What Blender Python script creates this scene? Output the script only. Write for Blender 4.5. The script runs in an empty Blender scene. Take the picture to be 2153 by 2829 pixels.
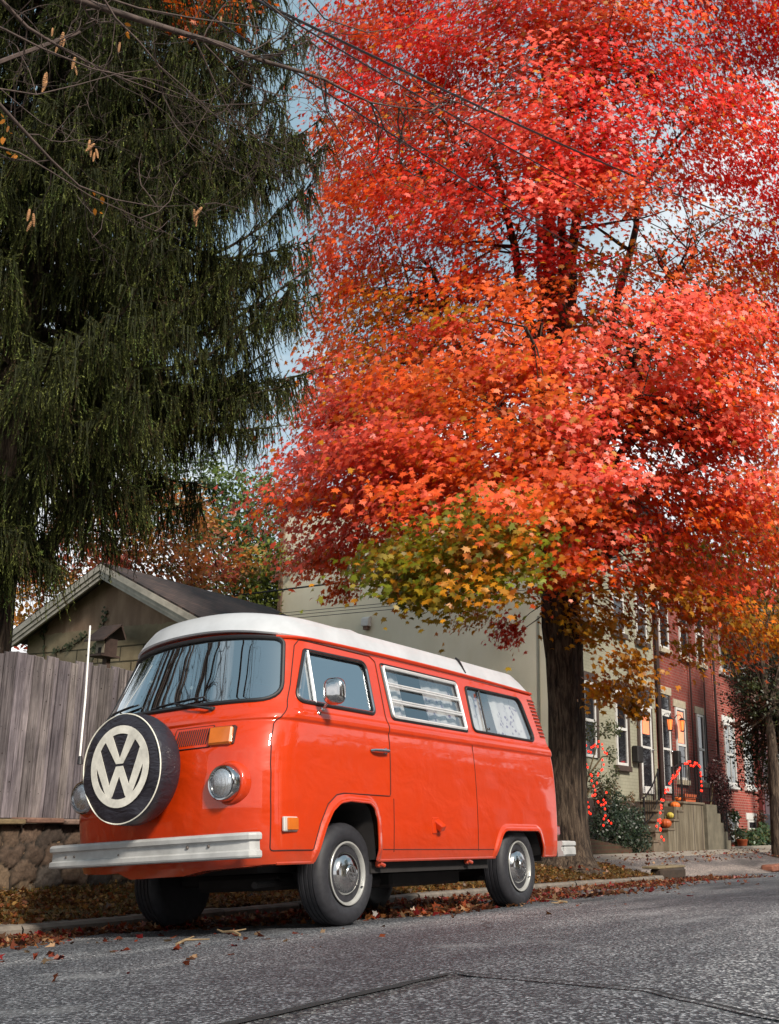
import bpy, math, random
import numpy as np
from mathutils import Vector, Matrix
rng = np.random.default_rng(7)
random.seed(7)
PI = math.pi
scene = bpy.context.scene
COL = scene.collection

# ---------------------------------------------------------------- helpers
def tag(o, label=None, cat=None, group=None, kind=None):
    if label: o['label'] = label
    if cat: o['category'] = cat
    if group: o['group'] = group
    if kind: o['kind'] = kind
    return o

def empty(name, loc=(0, 0, 0), rz=0, parent=None):
    o = bpy.data.objects.new(name, None)
    o.empty_display_size = 0.2
    COL.objects.link(o)
    o.location = loc
    o.rotation_euler = (0, 0, rz)
    if parent: o.parent = parent
    return o

def link(name, me, mat=None, parent=None, smooth=False):
    o = bpy.data.objects.new(name, me)
    COL.objects.link(o)
    if mat is not None:
        for m in (mat if isinstance(mat, (list, tuple)) else [mat]): me.materials.append(m)
    if parent: o.parent = parent
    if smooth:
        me.polygons.foreach_set('use_smooth', np.ones(len(me.polygons), dtype=bool))
    me.update()
    return o

def mesh_uniform(name, V, F, mat=None, parent=None, smooth=False, col=None):
    """V (n,3), F (m,k) uniform polygon size; col (n,3) optional vertex colour"""
    V = np.asarray(V, dtype=np.float32); F = np.asarray(F, dtype=np.int32)
    me = bpy.data.meshes.new(name)
    m, k = F.shape
    me.vertices.add(len(V)); me.vertices.foreach_set('co', V.ravel())
    me.loops.add(m * k); me.loops.foreach_set('vertex_index', F.ravel())
    me.polygons.add(m)
    me.polygons.foreach_set('loop_start', np.arange(0, m * k, k, dtype=np.int32))
    me.update(calc_edges=True)
    if col is not None:
        a = me.color_attributes.new('Col', 'FLOAT_COLOR', 'POINT')
        c4 = np.ones((len(V), 4), dtype=np.float32); c4[:, :3] = col
        a.data.foreach_set('color', c4.ravel())
    return link(name, me, mat, parent, smooth)

def sharp(o, ang=35):
    me = o.data
    me.polygons.foreach_set('use_smooth', np.ones(len(me.polygons), dtype=bool))
    me.set_sharp_from_angle(angle=math.radians(ang))
    return o

class MB:
    """mesh builder: collects primitives, links them as one mesh object"""
    def __init__(s): s.v = []; s.f = []; s.c = []; s.col = None
    def add(s, V, F, col=None):
        n = len(s.v)
        s.v += [tuple(map(float, p)) for p in V]
        s.f += [tuple(int(i) + n for i in f) for f in F]
        s.c += [col or (1, 1, 1)] * len(V)
        return s
    def box(s, lo, hi, rot=None, col=None, bev=0.0):
        (a, b, c), (d, e, f) = lo, hi
        if bev > 0:
            # chamfered box
            cx, cy, cz = (a+d)/2, (b+e)/2, (c+f)/2
            hx, hy, hz = abs(d-a)/2, abs(e-b)/2, abs(f-c)/2
            w = min(bev, hx*.49, hy*.49, hz*.49)
            V = []
            for sx in (-1, 1):
                for sy in (-1, 1):
                    for sz in (-1, 1):
                        V += [(sx*hx, sy*(hy-w), sz*(hz-w)), (sx*(hx-w), sy*hy, sz*(hz-w)), (sx*(hx-w), sy*(hy-w), sz*hz)]
            def I(sx, sy, sz, k): return ((sx > 0)*4 + (sy > 0)*2 + (sz > 0))*3 + k
            F = []
            for sg in (-1, 1):
                F.append([I(sg, -1, -1, 0), I(sg, 1, -1, 0), I(sg, 1, 1, 0), I(sg, -1, 1, 0)][::sg])
                F.append([I(-1, sg, -1, 1), I(-1, sg, 1, 1), I(1, sg, 1, 1), I(1, sg, -1, 1)][::sg])
                F.append([I(-1, -1, sg, 2), I(1, -1, sg, 2), I(1, 1, sg, 2), I(-1, 1, sg, 2)][::sg])
            for s1 in (-1, 1):
                for s2 in (-1, 1):
                    F.append([I(s1, s2, -1, 0), I(s1, s2, 1, 0), I(s1, s2, 1, 1), I(s1, s2, -1, 1)][::-s1*s2])
                    F.append([I(s1, -1, s2, 0), I(s1, 1, s2, 0), I(s1, 1, s2, 2), I(s1, -1, s2, 2)][::s1*s2])
                    F.append([I(-1, s1, s2, 1), I(1, s1, s2, 1), I(1, s1, s2, 2), I(-1, s1, s2, 2)][::-s1*s2])
            for sx in (-1, 1):
                for sy in (-1, 1):
                    for sz in (-1, 1):
                        F.append([I(sx, sy, sz, 0), I(sx, sy, sz, 1), I(sx, sy, sz, 2)][::sx*sy*sz])
            if rot is not None: V = [tuple(rot @ Vector(p)) for p in V]
            V = [(p[0]+cx, p[1]+cy, p[2]+cz) for p in V]
            return s.add(V, F, col)
        V = [(a, b, c), (d, b, c), (d, e, c), (a, e, c), (a, b, f), (d, b, f), (d, e, f), (a, e, f)]
        F = [(0, 3, 2, 1), (4, 5, 6, 7), (0, 1, 5, 4), (1, 2, 6, 5), (2, 3, 7, 6), (3, 0, 4, 7)]
        if rot is not None:
            ce = Vector(((a+d)/2, (b+e)/2, (c+f)/2))
            V = [tuple(rot @ (Vector(p) - ce) + ce) for p in V]
        return s.add(V, F, col)
    def tube(s, pts, r, n=8, closed=False, caps=True, col=None):
        P = [Vector(p) for p in pts]; m = len(P)
        R = r if hasattr(r, '__len__') else [r]*m
        V = []; up = None
        for i in range(m):
            if closed: t = (P[(i+1) % m] - P[i-1])
            else: t = (P[min(i+1, m-1)] - P[max(i-1, 0)])
            if t.length < 1e-9: t = Vector((0, 0, 1))
            t.normalize()
            if up is None:
                up = Vector((0, 0, 1)) if abs(t.z) < .9 else Vector((1, 0, 0))
            a = t.cross(up)
            if a.length < 1e-6: a = t.cross(Vector((0.3, 1, 0.2)))
            a.normalize(); b = t.cross(a); b.normalize(); up = -b
            up = a.cross(t)
            for k in range(n):
                th = 2*PI*k/n
                V.append(P[i] + (a*math.cos(th) + b*math.sin(th))*R[i])
        F = []
        for i in range(m if closed else m-1):
            j = (i+1) % m
            for k in range(n):
                F.append((i*n+k, i*n+(k+1) % n, j*n+(k+1) % n, j*n+k))
        if caps and not closed:
            F.append(tuple(range(n))); F.append(tuple((m-1)*n+k for k in reversed(range(n))))
        return s.add(V, F, col)
    def lathe(s, prof, axis='Z', c=(0, 0, 0), n=32, sgn=1, col=None):
        """prof [(h, r)] along axis"""
        V = []; 
        for h, r in prof:
            for k in range(n):
                th = 2*PI*k/n; u, w = r*math.cos(th), r*math.sin(th)
                p = {'Z': (u, w, h), 'Y': (w, h*sgn, u), 'X': (h*sgn, u, w)}[axis]
                V.append((c[0]+p[0], c[1]+p[1], c[2]+p[2]))
        F = []
        for i in range(len(prof)-1):
            for k in range(n):
                q = (i*n+k, i*n+(k+1) % n, (i+1)*n+(k+1) % n, (i+1)*n+k)
                F.append(q if sgn > 0 else q[::-1])
        F.append(tuple(range(n))[::-1] if sgn > 0 else tuple(range(n)))
        m = (len(prof)-1)*n
        F.append(tuple(m+k for k in range(n)) if sgn > 0 else tuple(m+k for k in range(n))[::-1])
        return s.add(V, F, col)
    def prism(s, poly, d0, d1, plane='XZ', col=None):
        """extrude 2D poly between d0 and d1 along the missing axis"""
        def P(p, d):
            return {'XZ': (p[0], d, p[1]), 'YZ': (d, p[0], p[1]), 'XY': (p[0], p[1], d)}[plane]
        n = len(poly)
        V = [P(p, d0) for p in poly] + [P(p, d1) for p in poly]
        F = [tuple(range(n)), tuple(range(2*n-1, n-1, -1))]
        F += [(i, n+i, n+(i+1) % n, (i+1) % n) for i in range(n)]
        return s.add(V, F, col)
    def sphere(s, c, r, n=10, m=7, sq=(1, 1, 1), col=None):
        V = []; F = []
        for i in range(m+1):
            ph = PI*i/m
            for k in range(n):
                th = 2*PI*k/n
                V.append((c[0]+sq[0]*r*math.sin(ph)*math.cos(th), c[1]+sq[1]*r*math.sin(ph)*math.sin(th), c[2]+sq[2]*r*math.cos(ph)))
        for i in range(m):
            for k in range(n):
                F.append((i*n+k, (i+1)*n+k, (i+1)*n+(k+1) % n, i*n+(k+1) % n))
        return s.add(V, F, col)
    def build(s, name, mat=None, parent=None, smooth=None, recalc=False):
        me = bpy.data.meshes.new(name)
        me.from_pydata(s.v, [], s.f)
        if any(c != (1, 1, 1) for c in s.c):
            a = me.color_attributes.new('Col', 'FLOAT_COLOR', 'POINT')
            c4 = np.ones((len(s.v), 4), dtype=np.float32); c4[:, :3] = s.c
            a.data.foreach_set('color', c4.ravel())
        if recalc:
            import bmesh
            bm = bmesh.new(); bm.from_mesh(me); bmesh.ops.recalc_face_normals(bm, faces=bm.faces); bm.to_mesh(me); bm.free()
        o = link(name, me, mat, parent)
        if smooth: sharp(o, smooth)
        return o

def rpoly(pts, r, seg=6):
    """rounded polygon"""
    out = []; n = len(pts)
    R = r if hasattr(r, '__len__') else [r]*n
    for i in range(n):
        p0, p1, p2 = np.array(pts[i-1], float), np.array(pts[i], float), np.array(pts[(i+1) % n], float)
        a = p0-p1; b = p2-p1; la, lb = np.linalg.norm(a), np.linalg.norm(b); a /= la; b /= lb
        ang = math.acos(max(-1, min(1, a@b)))
        if R[i] <= 0 or ang > PI-.02: out.append(tuple(p1)); continue
        t = min(R[i]/math.tan(ang/2), la*.45, lb*.45)
        for k in range(seg+1):
            u = k/seg
            out.append(tuple((1-u)**2*(p1+a*t) + 2*u*(1-u)*p1 + u*u*(p1+b*t)))
    return out

def dens(poly, step=.02):
    out = []
    n = len(poly)
    for i in range(n):
        a, b = np.array(poly[i]), np.array(poly[(i+1) % n])
        k = max(1, int(np.linalg.norm(b-a)/step))
        for j in range(k): out.append(tuple(a+(b-a)*j/k))
    return out

def poly_sdf(P, poly):
    """P (n,2) -> signed distance (neg inside), closest point"""
    A = np.array(poly); B = np.roll(A, -1, axis=0)
    best = np.full(len(P), 1e9); cp = np.zeros_like(P); inside = np.zeros(len(P), bool)
    for a, b in zip(A, B):
        ab = b-a; t = np.clip(((P-a)@ab)/max(ab@ab, 1e-12), 0, 1)
        c = a+t[:, None]*ab; d = np.linalg.norm(P-c, axis=1)
        m = d < best; best[m] = d[m]; cp[m] = c[m]
        cond = ((a[1] > P[:, 1]) != (b[1] > P[:, 1]))
        with np.errstate(divide='ignore', invalid='ignore'):
            xi = (b[0]-a[0])*(P[:, 1]-a[1])/(b[1]-a[1])+a[0]
        inside ^= cond & (P[:, 0] < xi)
    return np.where(inside, -best, best), cp

# ---------------------------------------------------------------- materials
MATS = {}
def new_mat(name):
    m = bpy.data.materials.new(name); m.use_nodes = True
    nt = m.node_tree; nt.nodes.clear()
    out = nt.nodes.new('ShaderNodeOutputMaterial')
    b = nt.nodes.new('ShaderNodeBsdfPrincipled')
    nt.links.new(b.outputs[0], out.inputs[0])
    return m, nt, b, out
def setp(b, **k):
    names = dict(color='Base Color', rough='Roughness', metal='Metallic', spec='Specular IOR Level', coat='Coat Weight', coatr='Coat Roughness',
                 emis='Emission Color', emstr='Emission Strength', sheen='Sheen Weight', trans='Transmission Weight', alpha='Alpha', sss='Subsurface Weight')
    for a, v in k.items():
        if v is None: continue
        if a in ('color', 'emis') and len(v) == 3: v = (*v, 1)
        b.inputs[names[a]].default_value = v
def N(nt, t, **k):
    n = nt.nodes.new(t)
    for a, v in k.items():
        if a.startswith('i_'): n.inputs[a[2:].replace('_', ' ')].default_value = v
        else: setattr(n, a, v)
    return n
def coords(nt, scale=(1, 1, 1), kind='Object', rot=(0, 0, 0)):
    tc = nt.nodes.new('ShaderNodeTexCoord'); mp = nt.nodes.new('ShaderNodeMapping')
    mp.inputs['Scale'].default_value = scale; mp.inputs['Rotation'].default_value = rot
    nt.links.new(tc.outputs[kind], mp.inputs[0]); return mp.outputs[0]
def ramp(nt, fac, stops):
    r = nt.nodes.new('ShaderNodeValToRGB'); cr = r.color_ramp
    while len(cr.elements) > 1: cr.elements.remove(cr.elements[-1])
    for i, (p, c) in enumerate(stops):
        e = cr.elements[0] if i == 0 else cr.elements.new(p)
        e.position = p; e.color = (*c, 1) if len(c) == 3 else c
    nt.links.new(fac, r.inputs[0]); return r.outputs[0]
def noise(nt, vec, scale, detail=5, rough=.6, dist=0):
    n = nt.nodes.new('ShaderNodeTexNoise'); n.inputs['Scale'].default_value = scale; n.inputs['Detail'].default_value = detail
    n.inputs['Roughness'].default_value = rough; n.inputs['Distortion'].default_value = dist
    if vec is not None: nt.links.new(vec, n.inputs['Vector'])
    return n.outputs['Fac']
def mix(nt, fac, a, b, blend='MIX'):
    m = nt.nodes.new('ShaderNodeMix'); m.data_type = 'RGBA'; m.blend_type = blend
    for s, v in ((0, fac), (6, a), (7, b)):
        if hasattr(v, 'is_linked') or hasattr(v, 'links'): nt.links.new(v, m.inputs[s])
        else: m.inputs[s].default_value = v if s == 0 else ((*v, 1) if len(v) == 3 else v)
    return m.outputs[2]
def bump(nt, b, h, strength=.3, dist=.01):
    n = nt.nodes.new('ShaderNodeBump'); n.inputs['Strength'].default_value = strength; n.inputs['Distance'].default_value = dist
    nt.links.new(h, n.inputs['Height']); nt.links.new(n.outputs[0], b.inputs['Normal']); return n
def math_(nt, op, a, b=0.5):
    m = nt.nodes.new('ShaderNodeMath'); m.operation = op
    for i, v in enumerate((a, b)):
        if hasattr(v, 'links'): nt.links.new(v, m.inputs[i])
        else: m.inputs[i].default_value = v
    return m.outputs[0]

def simple(name, color, rough=.5, metal=0, var=.15, scale=6, bmp=0, bscale=40, bdist=.003, **k):
    if name in MATS: return MATS[name]
    m, nt, b, out = new_mat(name)
    setp(b, color=color, rough=rough, metal=metal, **k)
    if var:
        v = coords(nt); f = noise(nt, v, scale)
        lo = tuple(max(0, c*(1-var)) for c in color); hi = tuple(min(1, c*(1+var)) for c in color)
        c = ramp(nt, f, [(.3, lo), (.7, hi)]); nt.links.new(c, b.inputs['Base Color'])
    if bmp:
        v = coords(nt); h = noise(nt, v, bscale); bump(nt, b, h, bmp, bdist)
    MATS[name] = m; return m

def m_paint(name, color):
    m, nt, b, out = new_mat(name)
    v = coords(nt)
    f = noise(nt, v, 1.3, 4)
    c = ramp(nt, f, [(.3, tuple(x*.92 for x in color)), (.7, color)])
    d = noise(nt, coords(nt, (1, 1, 1)), 90, 3)
    dirt = ramp(nt, d, [(.62, (0, 0, 0)), (.78, (.12, .12, .12))])
    c2 = mix(nt, dirt, c, (.30, .16, .10))
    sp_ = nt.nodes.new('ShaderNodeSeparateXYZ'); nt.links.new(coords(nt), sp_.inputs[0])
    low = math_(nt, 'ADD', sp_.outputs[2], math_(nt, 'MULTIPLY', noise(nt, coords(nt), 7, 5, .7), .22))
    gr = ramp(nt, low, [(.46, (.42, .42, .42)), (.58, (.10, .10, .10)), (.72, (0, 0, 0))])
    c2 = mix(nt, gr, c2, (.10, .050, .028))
    nt.links.new(c2, b.inputs['Base Color'])
    setp(b, rough=.42, coat=1.0, coatr=.025, spec=.2)
    h = noise(nt, coords(nt, (1.0, 1, 1.5)), 3.4, 3, .45, .3)
    bump(nt, b, h, .55, .03)
    return m
def m_glass(name, tint=(.55, .62, .62), base=.2):
    m = bpy.data.materials.new(name); m.use_nodes = True; nt = m.node_tree; nt.nodes.clear()
    out = nt.nodes.new('ShaderNodeOutputMaterial')
    t = nt.nodes.new('ShaderNodeBsdfTransparent'); t.inputs[0].default_value = (*tint, 1)
    g = nt.nodes.new('ShaderNodeBsdfGlossy'); g.inputs['Roughness'].default_value = .015; g.inputs[0].default_value = (.92, .97, 1, 1)
    lw = nt.nodes.new('ShaderNodeFresnel'); lw.inputs[0].default_value = 1.6
    f = math_(nt, 'ADD', lw.outputs[0], base)
    bmp = nt.nodes.new('ShaderNodeBump'); bmp.inputs['Strength'].default_value = .035; bmp.inputs['Distance'].default_value = .02
    h = noise(nt, coords(nt), 1.5, 2); nt.links.new(h, bmp.inputs['Height']); nt.links.new(bmp.outputs[0], g.inputs['Normal'])
    mx = nt.nodes.new('ShaderNodeMixShader'); nt.links.new(f, mx.inputs[0]); nt.links.new(t.outputs[0], mx.inputs[1]); nt.links.new(g.outputs[0], mx.inputs[2])
    nt.links.new(mx.outputs[0], out.inputs[0]); return m
def m_leaf(name, trans=.35, rough=.5, spec=.4):
    m = bpy.data.materials.new(name); m.use_nodes = True; nt = m.node_tree; nt.nodes.clear()
    out = nt.nodes.new('ShaderNodeOutputMaterial')
    at = nt.nodes.new('ShaderNodeAttribute'); at.attribute_name = 'Col'
    b = nt.nodes.new('ShaderNodeBsdfPrincipled'); setp(b, rough=rough, spec=spec)
    nt.links.new(at.outputs['Color'], b.inputs['Base Color'])
    t = nt.nodes.new('ShaderNodeBsdfTranslucent')
    c = mix(nt, 1.0, at.outputs['Color'], (1, .85, .6), 'MULTIPLY'); nt.links.new(at.outputs['Color'], t.inputs[0])
    mx = nt.nodes.new('ShaderNodeMixShader'); mx.inputs[0].default_value = trans
    nt.links.new(b.outputs[0], mx.inputs[1]); nt.links.new(t.outputs[0], mx.inputs[2]); nt.links.new(mx.outputs[0], out.inputs[0])
    return m
def m_col(name, rough=.7, grain=None, gscale=(1, 1, 1), amt=.5, bmp=.4, bdist=.004, nscale=8, spec=.4):
    """vertex colour times a procedural noise"""
    m, nt, b, out = new_mat(name)
    at = nt.nodes.new('ShaderNodeAttribute'); at.attribute_name = 'Col'
    f = noise(nt, coords(nt, gscale), nscale, 6, .65)
    d = ramp(nt, f, [(.28, (1-amt,)*3), (.72, (1+amt*.4,)*3)])
    c = mix(nt, 1.0, at.outputs['Color'], d, 'MULTIPLY'); nt.links.new(c, b.inputs['Base Color'])
    setp(b, rough=rough, spec=spec)
    if bmp: bump(nt, b, f, bmp, bdist)
    return m
def m_emit(name, color, strength):
    m, nt, b, out = new_mat(name); setp(b, color=color, emis=color, emstr=strength, rough=.3); return m

chrome = simple('chrome', (.50, .49, .49), .14, 1, .08)
black_rubber = simple('black_rubber', (.016, .015, .018), .55, 0, .2, 20)
dark_metal = simple('dark_metal', (.018, .017, .017), .6, .3, .3, 8)

SUN_E, SUN_ANG, EXPO = 3.3, 8, 0.80

# ================================================================= the van
VAN = empty('camper_van')
tag(VAN, 'bright orange-red vintage camper van with white pop-up roof, parked at the kerb', 'van')
AZ = -0.0808
_Z = Vector((-.0041, AZ, 1)).normalized(); _X = Vector((1, 0, 0)); _X = (_X - _Z*_X.dot(_Z)).normalized(); _Y = _Z.cross(_X)
VAN.matrix_world = Matrix((_X, _Y, _Z)).to_4x4()   # the van leans with the cambered road
def van_part(mb, name, mat, parent=None, smooth=35):
    return mb.build(name, mat, parent or VAN, smooth)

paint = m_paint('van_paint', (.52, .034, .002))
white_paint = simple('roof_white', (.44, .45, .47), .35, 0, .1, 5, coat=.4)
bumper_white = simple('bumper_white', (.38, .38, .375), .4, 0, .18, 9, coat=.2, bmp=.15, bscale=25)
glass = m_glass('vehicle_glass', (.38, .43, .43), .42)
side_glass = m_glass('curtained_glass', (.80, .82, .84), .20)

zt = [.30, .375, .45, .60, .75, .90, 1.05, 1.15, 1.205, 1.222, 1.232, 1.262, 1.285, 1.305, 1.335, 1.35, 1.72, 1.79, 1.82, 1.86, 1.89, 1.91]
hwt = [.825, .832, .842, .851, .856, .857, .855, .850, .843, .841, .852, .852, .845, .832, .820, .815, .731, .712, .69, .62, .50, .30]
xfz = [.30, .45, .70, .90, 1.05, 1.15, 1.222, 1.232, 1.262, 1.30, 1.35, 1.60, 1.79, 1.83, 1.91]
xft = [-.985, -1.02, -1.04, -1.04, -1.022, -.988, -.955, -.962, -.955, -.93, -.912, -.79, -.700, -.682, -.45]
def HW(z): return np.interp(z, zt, hwt)
def XF(z):
    z = np.asarray(z, float); w_ = np.interp(z, [1.36, 1.42], [0, .06])
    return sum(np.interp(z+w_*d_, xfz, xft) for d_ in np.linspace(-1, 1, 9))/9
def XR(z): return np.interp(z, [.30, .45, .9, 1.27, 1.79, 1.91], [3.19, 3.215, 3.235, 3.235, 3.19, 3.0])
AF, AR, NR = .42, .14, 2.4
def NFz(z): return np.interp(z, [.3, 1.20, 1.36], [3.25, 3.15, 2.6])
def LIFT(z, yn): return .055*np.clip((np.asarray(z, float)-1.36)/.43, 0, 1)**1.4*(1-np.clip(np.abs(yn), 0, 1)**2)
def ysurf(x, z):
    x = np.asarray(x, float); z = np.asarray(z, float); ze = z
    for _ in range(4):
        h, xf, xr = HW(ze), XF(ze), XR(ze)
        u = np.clip((xf+AF-x)/AF, 0, 1); w = np.clip((x-xr+AR)/AR, 0, 1)
        nf = NFz(ze)
        yp = h*(1-u**nf)**(1/nf)*(1-w**NR)**(1/NR)
        ze = z-LIFT(z, yp/h)
    return .85-yp
def xsurf(y, z):
    y = np.asarray(y, float); z = np.asarray(z, float); ze = z
    for _ in range(4):
        h = HW(ze); yn = np.clip(np.abs(y-.85)/h, 0, 1); ze = z-LIFT(z, yn)
    nf = NFz(ze)
    return XF(ze)+AF-AF*(1-yn**nf)**(1/nf)

zs = np.concatenate([np.arange(.375, .80, .012), np.arange(.80, 1.18, .02), np.arange(1.18, 1.345, .0075), np.arange(1.345, 1.79, .012), [1.79, 1.81, 1.83, 1.85, 1.87, 1.89, 1.91]])
# parameter round half the plan outline
ph = np.linspace(0, PI/2, 400)
cx = AF*np.cos(ph)**(2/2.9); cy = .85*np.sin(ph)**(2/2.9)
s = np.concatenate([[0], np.cumsum(np.hypot(np.diff(cx), np.diff(cy)))])
u = np.interp(np.linspace(0, s[-1], 84), s, ph)
uF = u
sx_ = np.linspace(0, 1, 270)[1:-1]
u2 = np.interp(np.linspace(0, s[-1], 60), s, ph)[::-1]
rx, ry = np.cos(u2)**(2/NR), np.sin(u2)**(2/NR)
rings = []
for z in zs:
    h, xf, xr = HW(z), XF(z), XR(z)
    nf = float(NFz(z)); fx, fy = -np.cos(uF)**(2/nf), np.sin(uF)**(2/nf)
    X = np.concatenate([xf+AF+AF*fx, xf+AF+(xr-AR-xf-AF)*sx_, xr-AR+AR*rx])
    Yp = h*np.concatenate([fy, np.ones_like(sx_), ry])
    X = np.concatenate([X, X[-2:0:-1]]); Yp = np.concatenate([-Yp, Yp[-2:0:-1]])
    Zr = z+LIFT(z, Yp/max(h, .01))
    rings.append(np.stack([X, .85+Yp, Zr], 1))
P = np.array(rings); NL, NP_, _ = P.shape
half = len(fx)+len(sx_)+len(rx)

arch_f = [(-.52, .20), (-.485, .36), (-.45, .45), (-.381, .591), (-.31, .685), (-.223, .738), (-.115, .752), (.111, .744), (.17, .715), (.21, .63), (.225, .50), (.235, .20)]
arch_r = [(1.88, .20), (1.915, .39), (1.945, .45), (2.012, .545), (2.06, .578), (2.11, .585), (2.668, .585), (2.72, .565), (2.765, .48), (2.80, .38), (2.82, .20)]
arch_f = rpoly(arch_f, [0]*3+[.12]*3+[.08]*4+[0]*2, 4); arch_r = rpoly(arch_r, [0]*3+[.1]*2+[.06]*3+[.08]*2+[0], 4)
w_front = rpoly([(-.60, 1.352), (.29, 1.345), (.315, 1.725), (-.40, 1.715)], [.05, .05, .07, .03])
w_mid = rpoly([(.525, 1.352), (1.60, 1.350), (1.615, 1.722), (.535, 1.724)], .025)
w_rear = rpoly([(1.725, 1.348), (2.86, 1.343), (2.775, 1.722), (1.775, 1.718)], [.05, .07, .09, .05])
door = rpoly([(-.85, .45), (-.862, .75), (-.858, .95), (-.842, 1.09), (-.80, 1.195), (-.74, 1.255), (-.685, 1.305), (-.60, 1.46), (-.47, 1.74), (-.42, 1.783), (.40, 1.783), (.455, 1.75), (.415, 1.25), (.385, .795), (-.17, .797), (-.25, .785), (-.345, .725), (-.425, .605), (-.492, .45)], .02, 3)
shield = []
for k in range(41): 
    t = k/40; y = .195+t*(1.505-.195); shield.append((y, 1.785+.042*(1-(2*t-1)**2)))
shield = rpoly([(1.617, 1.352), (.083, 1.352)] + [shield[0]] + shield[4:-4:4] + [shield[-1]], [.09, .09, .07]+[0]*(len(shield[4:-4:4]))+[.07])

V = P.reshape(-1, 3).copy()
idx = np.arange(NL*NP_).reshape(NL, NP_)
colpos = np.tile(np.arange(NP_), NL)
is_front = (V[:, 0] < -.40) & ((colpos < 78) | (colpos > NP_-78))
nearside = V[:, 1] < .85
# wheel arch flare
def flare_at(x, z):
    x = np.atleast_1d(np.asarray(x, float)); z = np.atleast_1d(np.asarray(z, float)); out = np.zeros(len(x))
    for arch in (arch_f, arch_r):
        d, c = poly_sdf(np.stack([x, z], 1), arch)
        w = np.clip(1-(np.clip(d, 0, 1)-.022)/.018, 0, 1); w = w*w*(3-2*w)
        out = np.maximum(out, .020*w*(d > -.04)*(z < .95)*np.clip((z-.36)/.08, 0.25, 1))
    return out
def yside(x, z): return ysurf(x, z)-flare_at(x, z)
def snap(poly, tol, mask, plane):
    ax = [0, 2] if plane == 'side' else [1, 2]
    d, c = poly_sdf(V[:, ax], poly)
    m = mask & (np.abs(d) < tol)
    V[np.ix_(m, ax)] = c[m]
    if plane == 'side':
        y = ysurf(V[m, 0], V[m, 2]); V[m, 1] = np.where(nearside[m], y, 1.7-y)
    else:
        V[m, 0] = xsurf(V[m, 1], V[m, 2])
    return m
side_mask = ((colpos > 60) & (colpos < half-10)) | ((colpos > NP_-half+10) & (colpos < NP_-60))
V0 = V.copy()
m = side_mask & (V0[:, 2] < .95)
V0[m, 1] += np.where(nearside[m], -1, 1)*flare_at(V0[m, 0], V0[m, 2])
G = V0.reshape(NL, NP_, 3)
du = np.roll(G, -1, 1)-np.roll(G, 1, 1); dv = np.gradient(G, axis=0)
NRM = np.cross(du, dv).reshape(-1, 3); NRM /= np.maximum(np.linalg.norm(NRM, axis=1), 1e-9)[:, None]
_o = V0-np.array([1.1, .85, 1.0]); NRM *= np.sign((NRM[:, :2]*_o[:, :2]).sum(1))[:, None]
used = np.zeros(len(V), bool)
for poly, tol in ((w_front, .0075), (w_mid, .0075), (w_rear, .0075), (arch_f, .007), (arch_r, .007)):
    used |= snap(poly, tol, side_mask, 'side')
used |= snap(shield, .0085, is_front & ~used, 'front')
snap(door, .0075, side_mask & ~used, 'side')
m = side_mask & (V[:, 2] < .95)
V[m, 1] += np.where(nearside[m], -1, 1)*flare_at(V[m, 0], V[m, 2])
q = []
a = idx[:-1, :]; b = np.roll(idx, -1, axis=1)[:-1, :]; c = np.roll(idx, -1, axis=1)[1:, :]; d = idx[1:, :]
F = np.stack([a.ravel(), b.ravel(), c.ravel(), d.ravel()], 1)
cen = V[F].mean(1); fcol = np.tile(np.arange(NP_), NL-1)
fs = side_mask[F[:, 0]] | side_mask[F[:, 1]]
ff = ((fcol < 80) | (fcol > NP_-81)) & (cen[:, 0] < -.40)
cat = np.zeros(len(F), int)
def cls(poly, k, mask, ax):
    m = mask & (cat == 0)
    dd, _ = poly_sdf(cen[m][:, ax], poly); ii = np.where(m)[0][dd < 0]; cat[ii] = k
cls(arch_f, 9, fs, [0, 2]); cls(arch_r, 9, fs, [0, 2])
cls(w_front, 2, fs, [0, 2]); cls(w_mid, 3, fs, [0, 2]); cls(w_rear, 4, fs, [0, 2])
cls(shield, 5, ff, [1, 2]); cls(door, 1, fs, [0, 2])
def submesh(name, sel, mat, off=(0, 0, 0), parent=None):
    f = F[sel]; u, inv = np.unique(f, return_inverse=True)
    vv = V[u]+np.array(off)
    o = mesh_uniform(name, vv, inv.reshape(f.shape), mat, parent or VAN, True)
    o.data.normals_split_custom_set_from_vertices([tuple(t) for t in NRM[u]])
    return o
near_f = cen[:, 1] < .85
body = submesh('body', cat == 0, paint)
# close the roof under the pop-top
front_doors = []
for nf, sg in ((near_f, 1), (~near_f, -1)):
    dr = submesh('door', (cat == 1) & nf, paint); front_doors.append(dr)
    submesh('window', (cat == 2) & nf, glass, (0, .008*sg, 0), dr)
    submesh('window', (cat == 3) & nf, side_glass, (0, .010*sg, 0))
    submesh('window', (cat == 4) & nf, side_glass, (0, .008*sg, 0))
submesh('windscreen', cat == 5, glass, (.008, 0, 0))
ring = V[idx[-1]]
cap = MB().add([tuple(p) for p in ring], [tuple(range(len(ring)))]); cap.build('roof_skin', white_paint, VAN)

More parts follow.
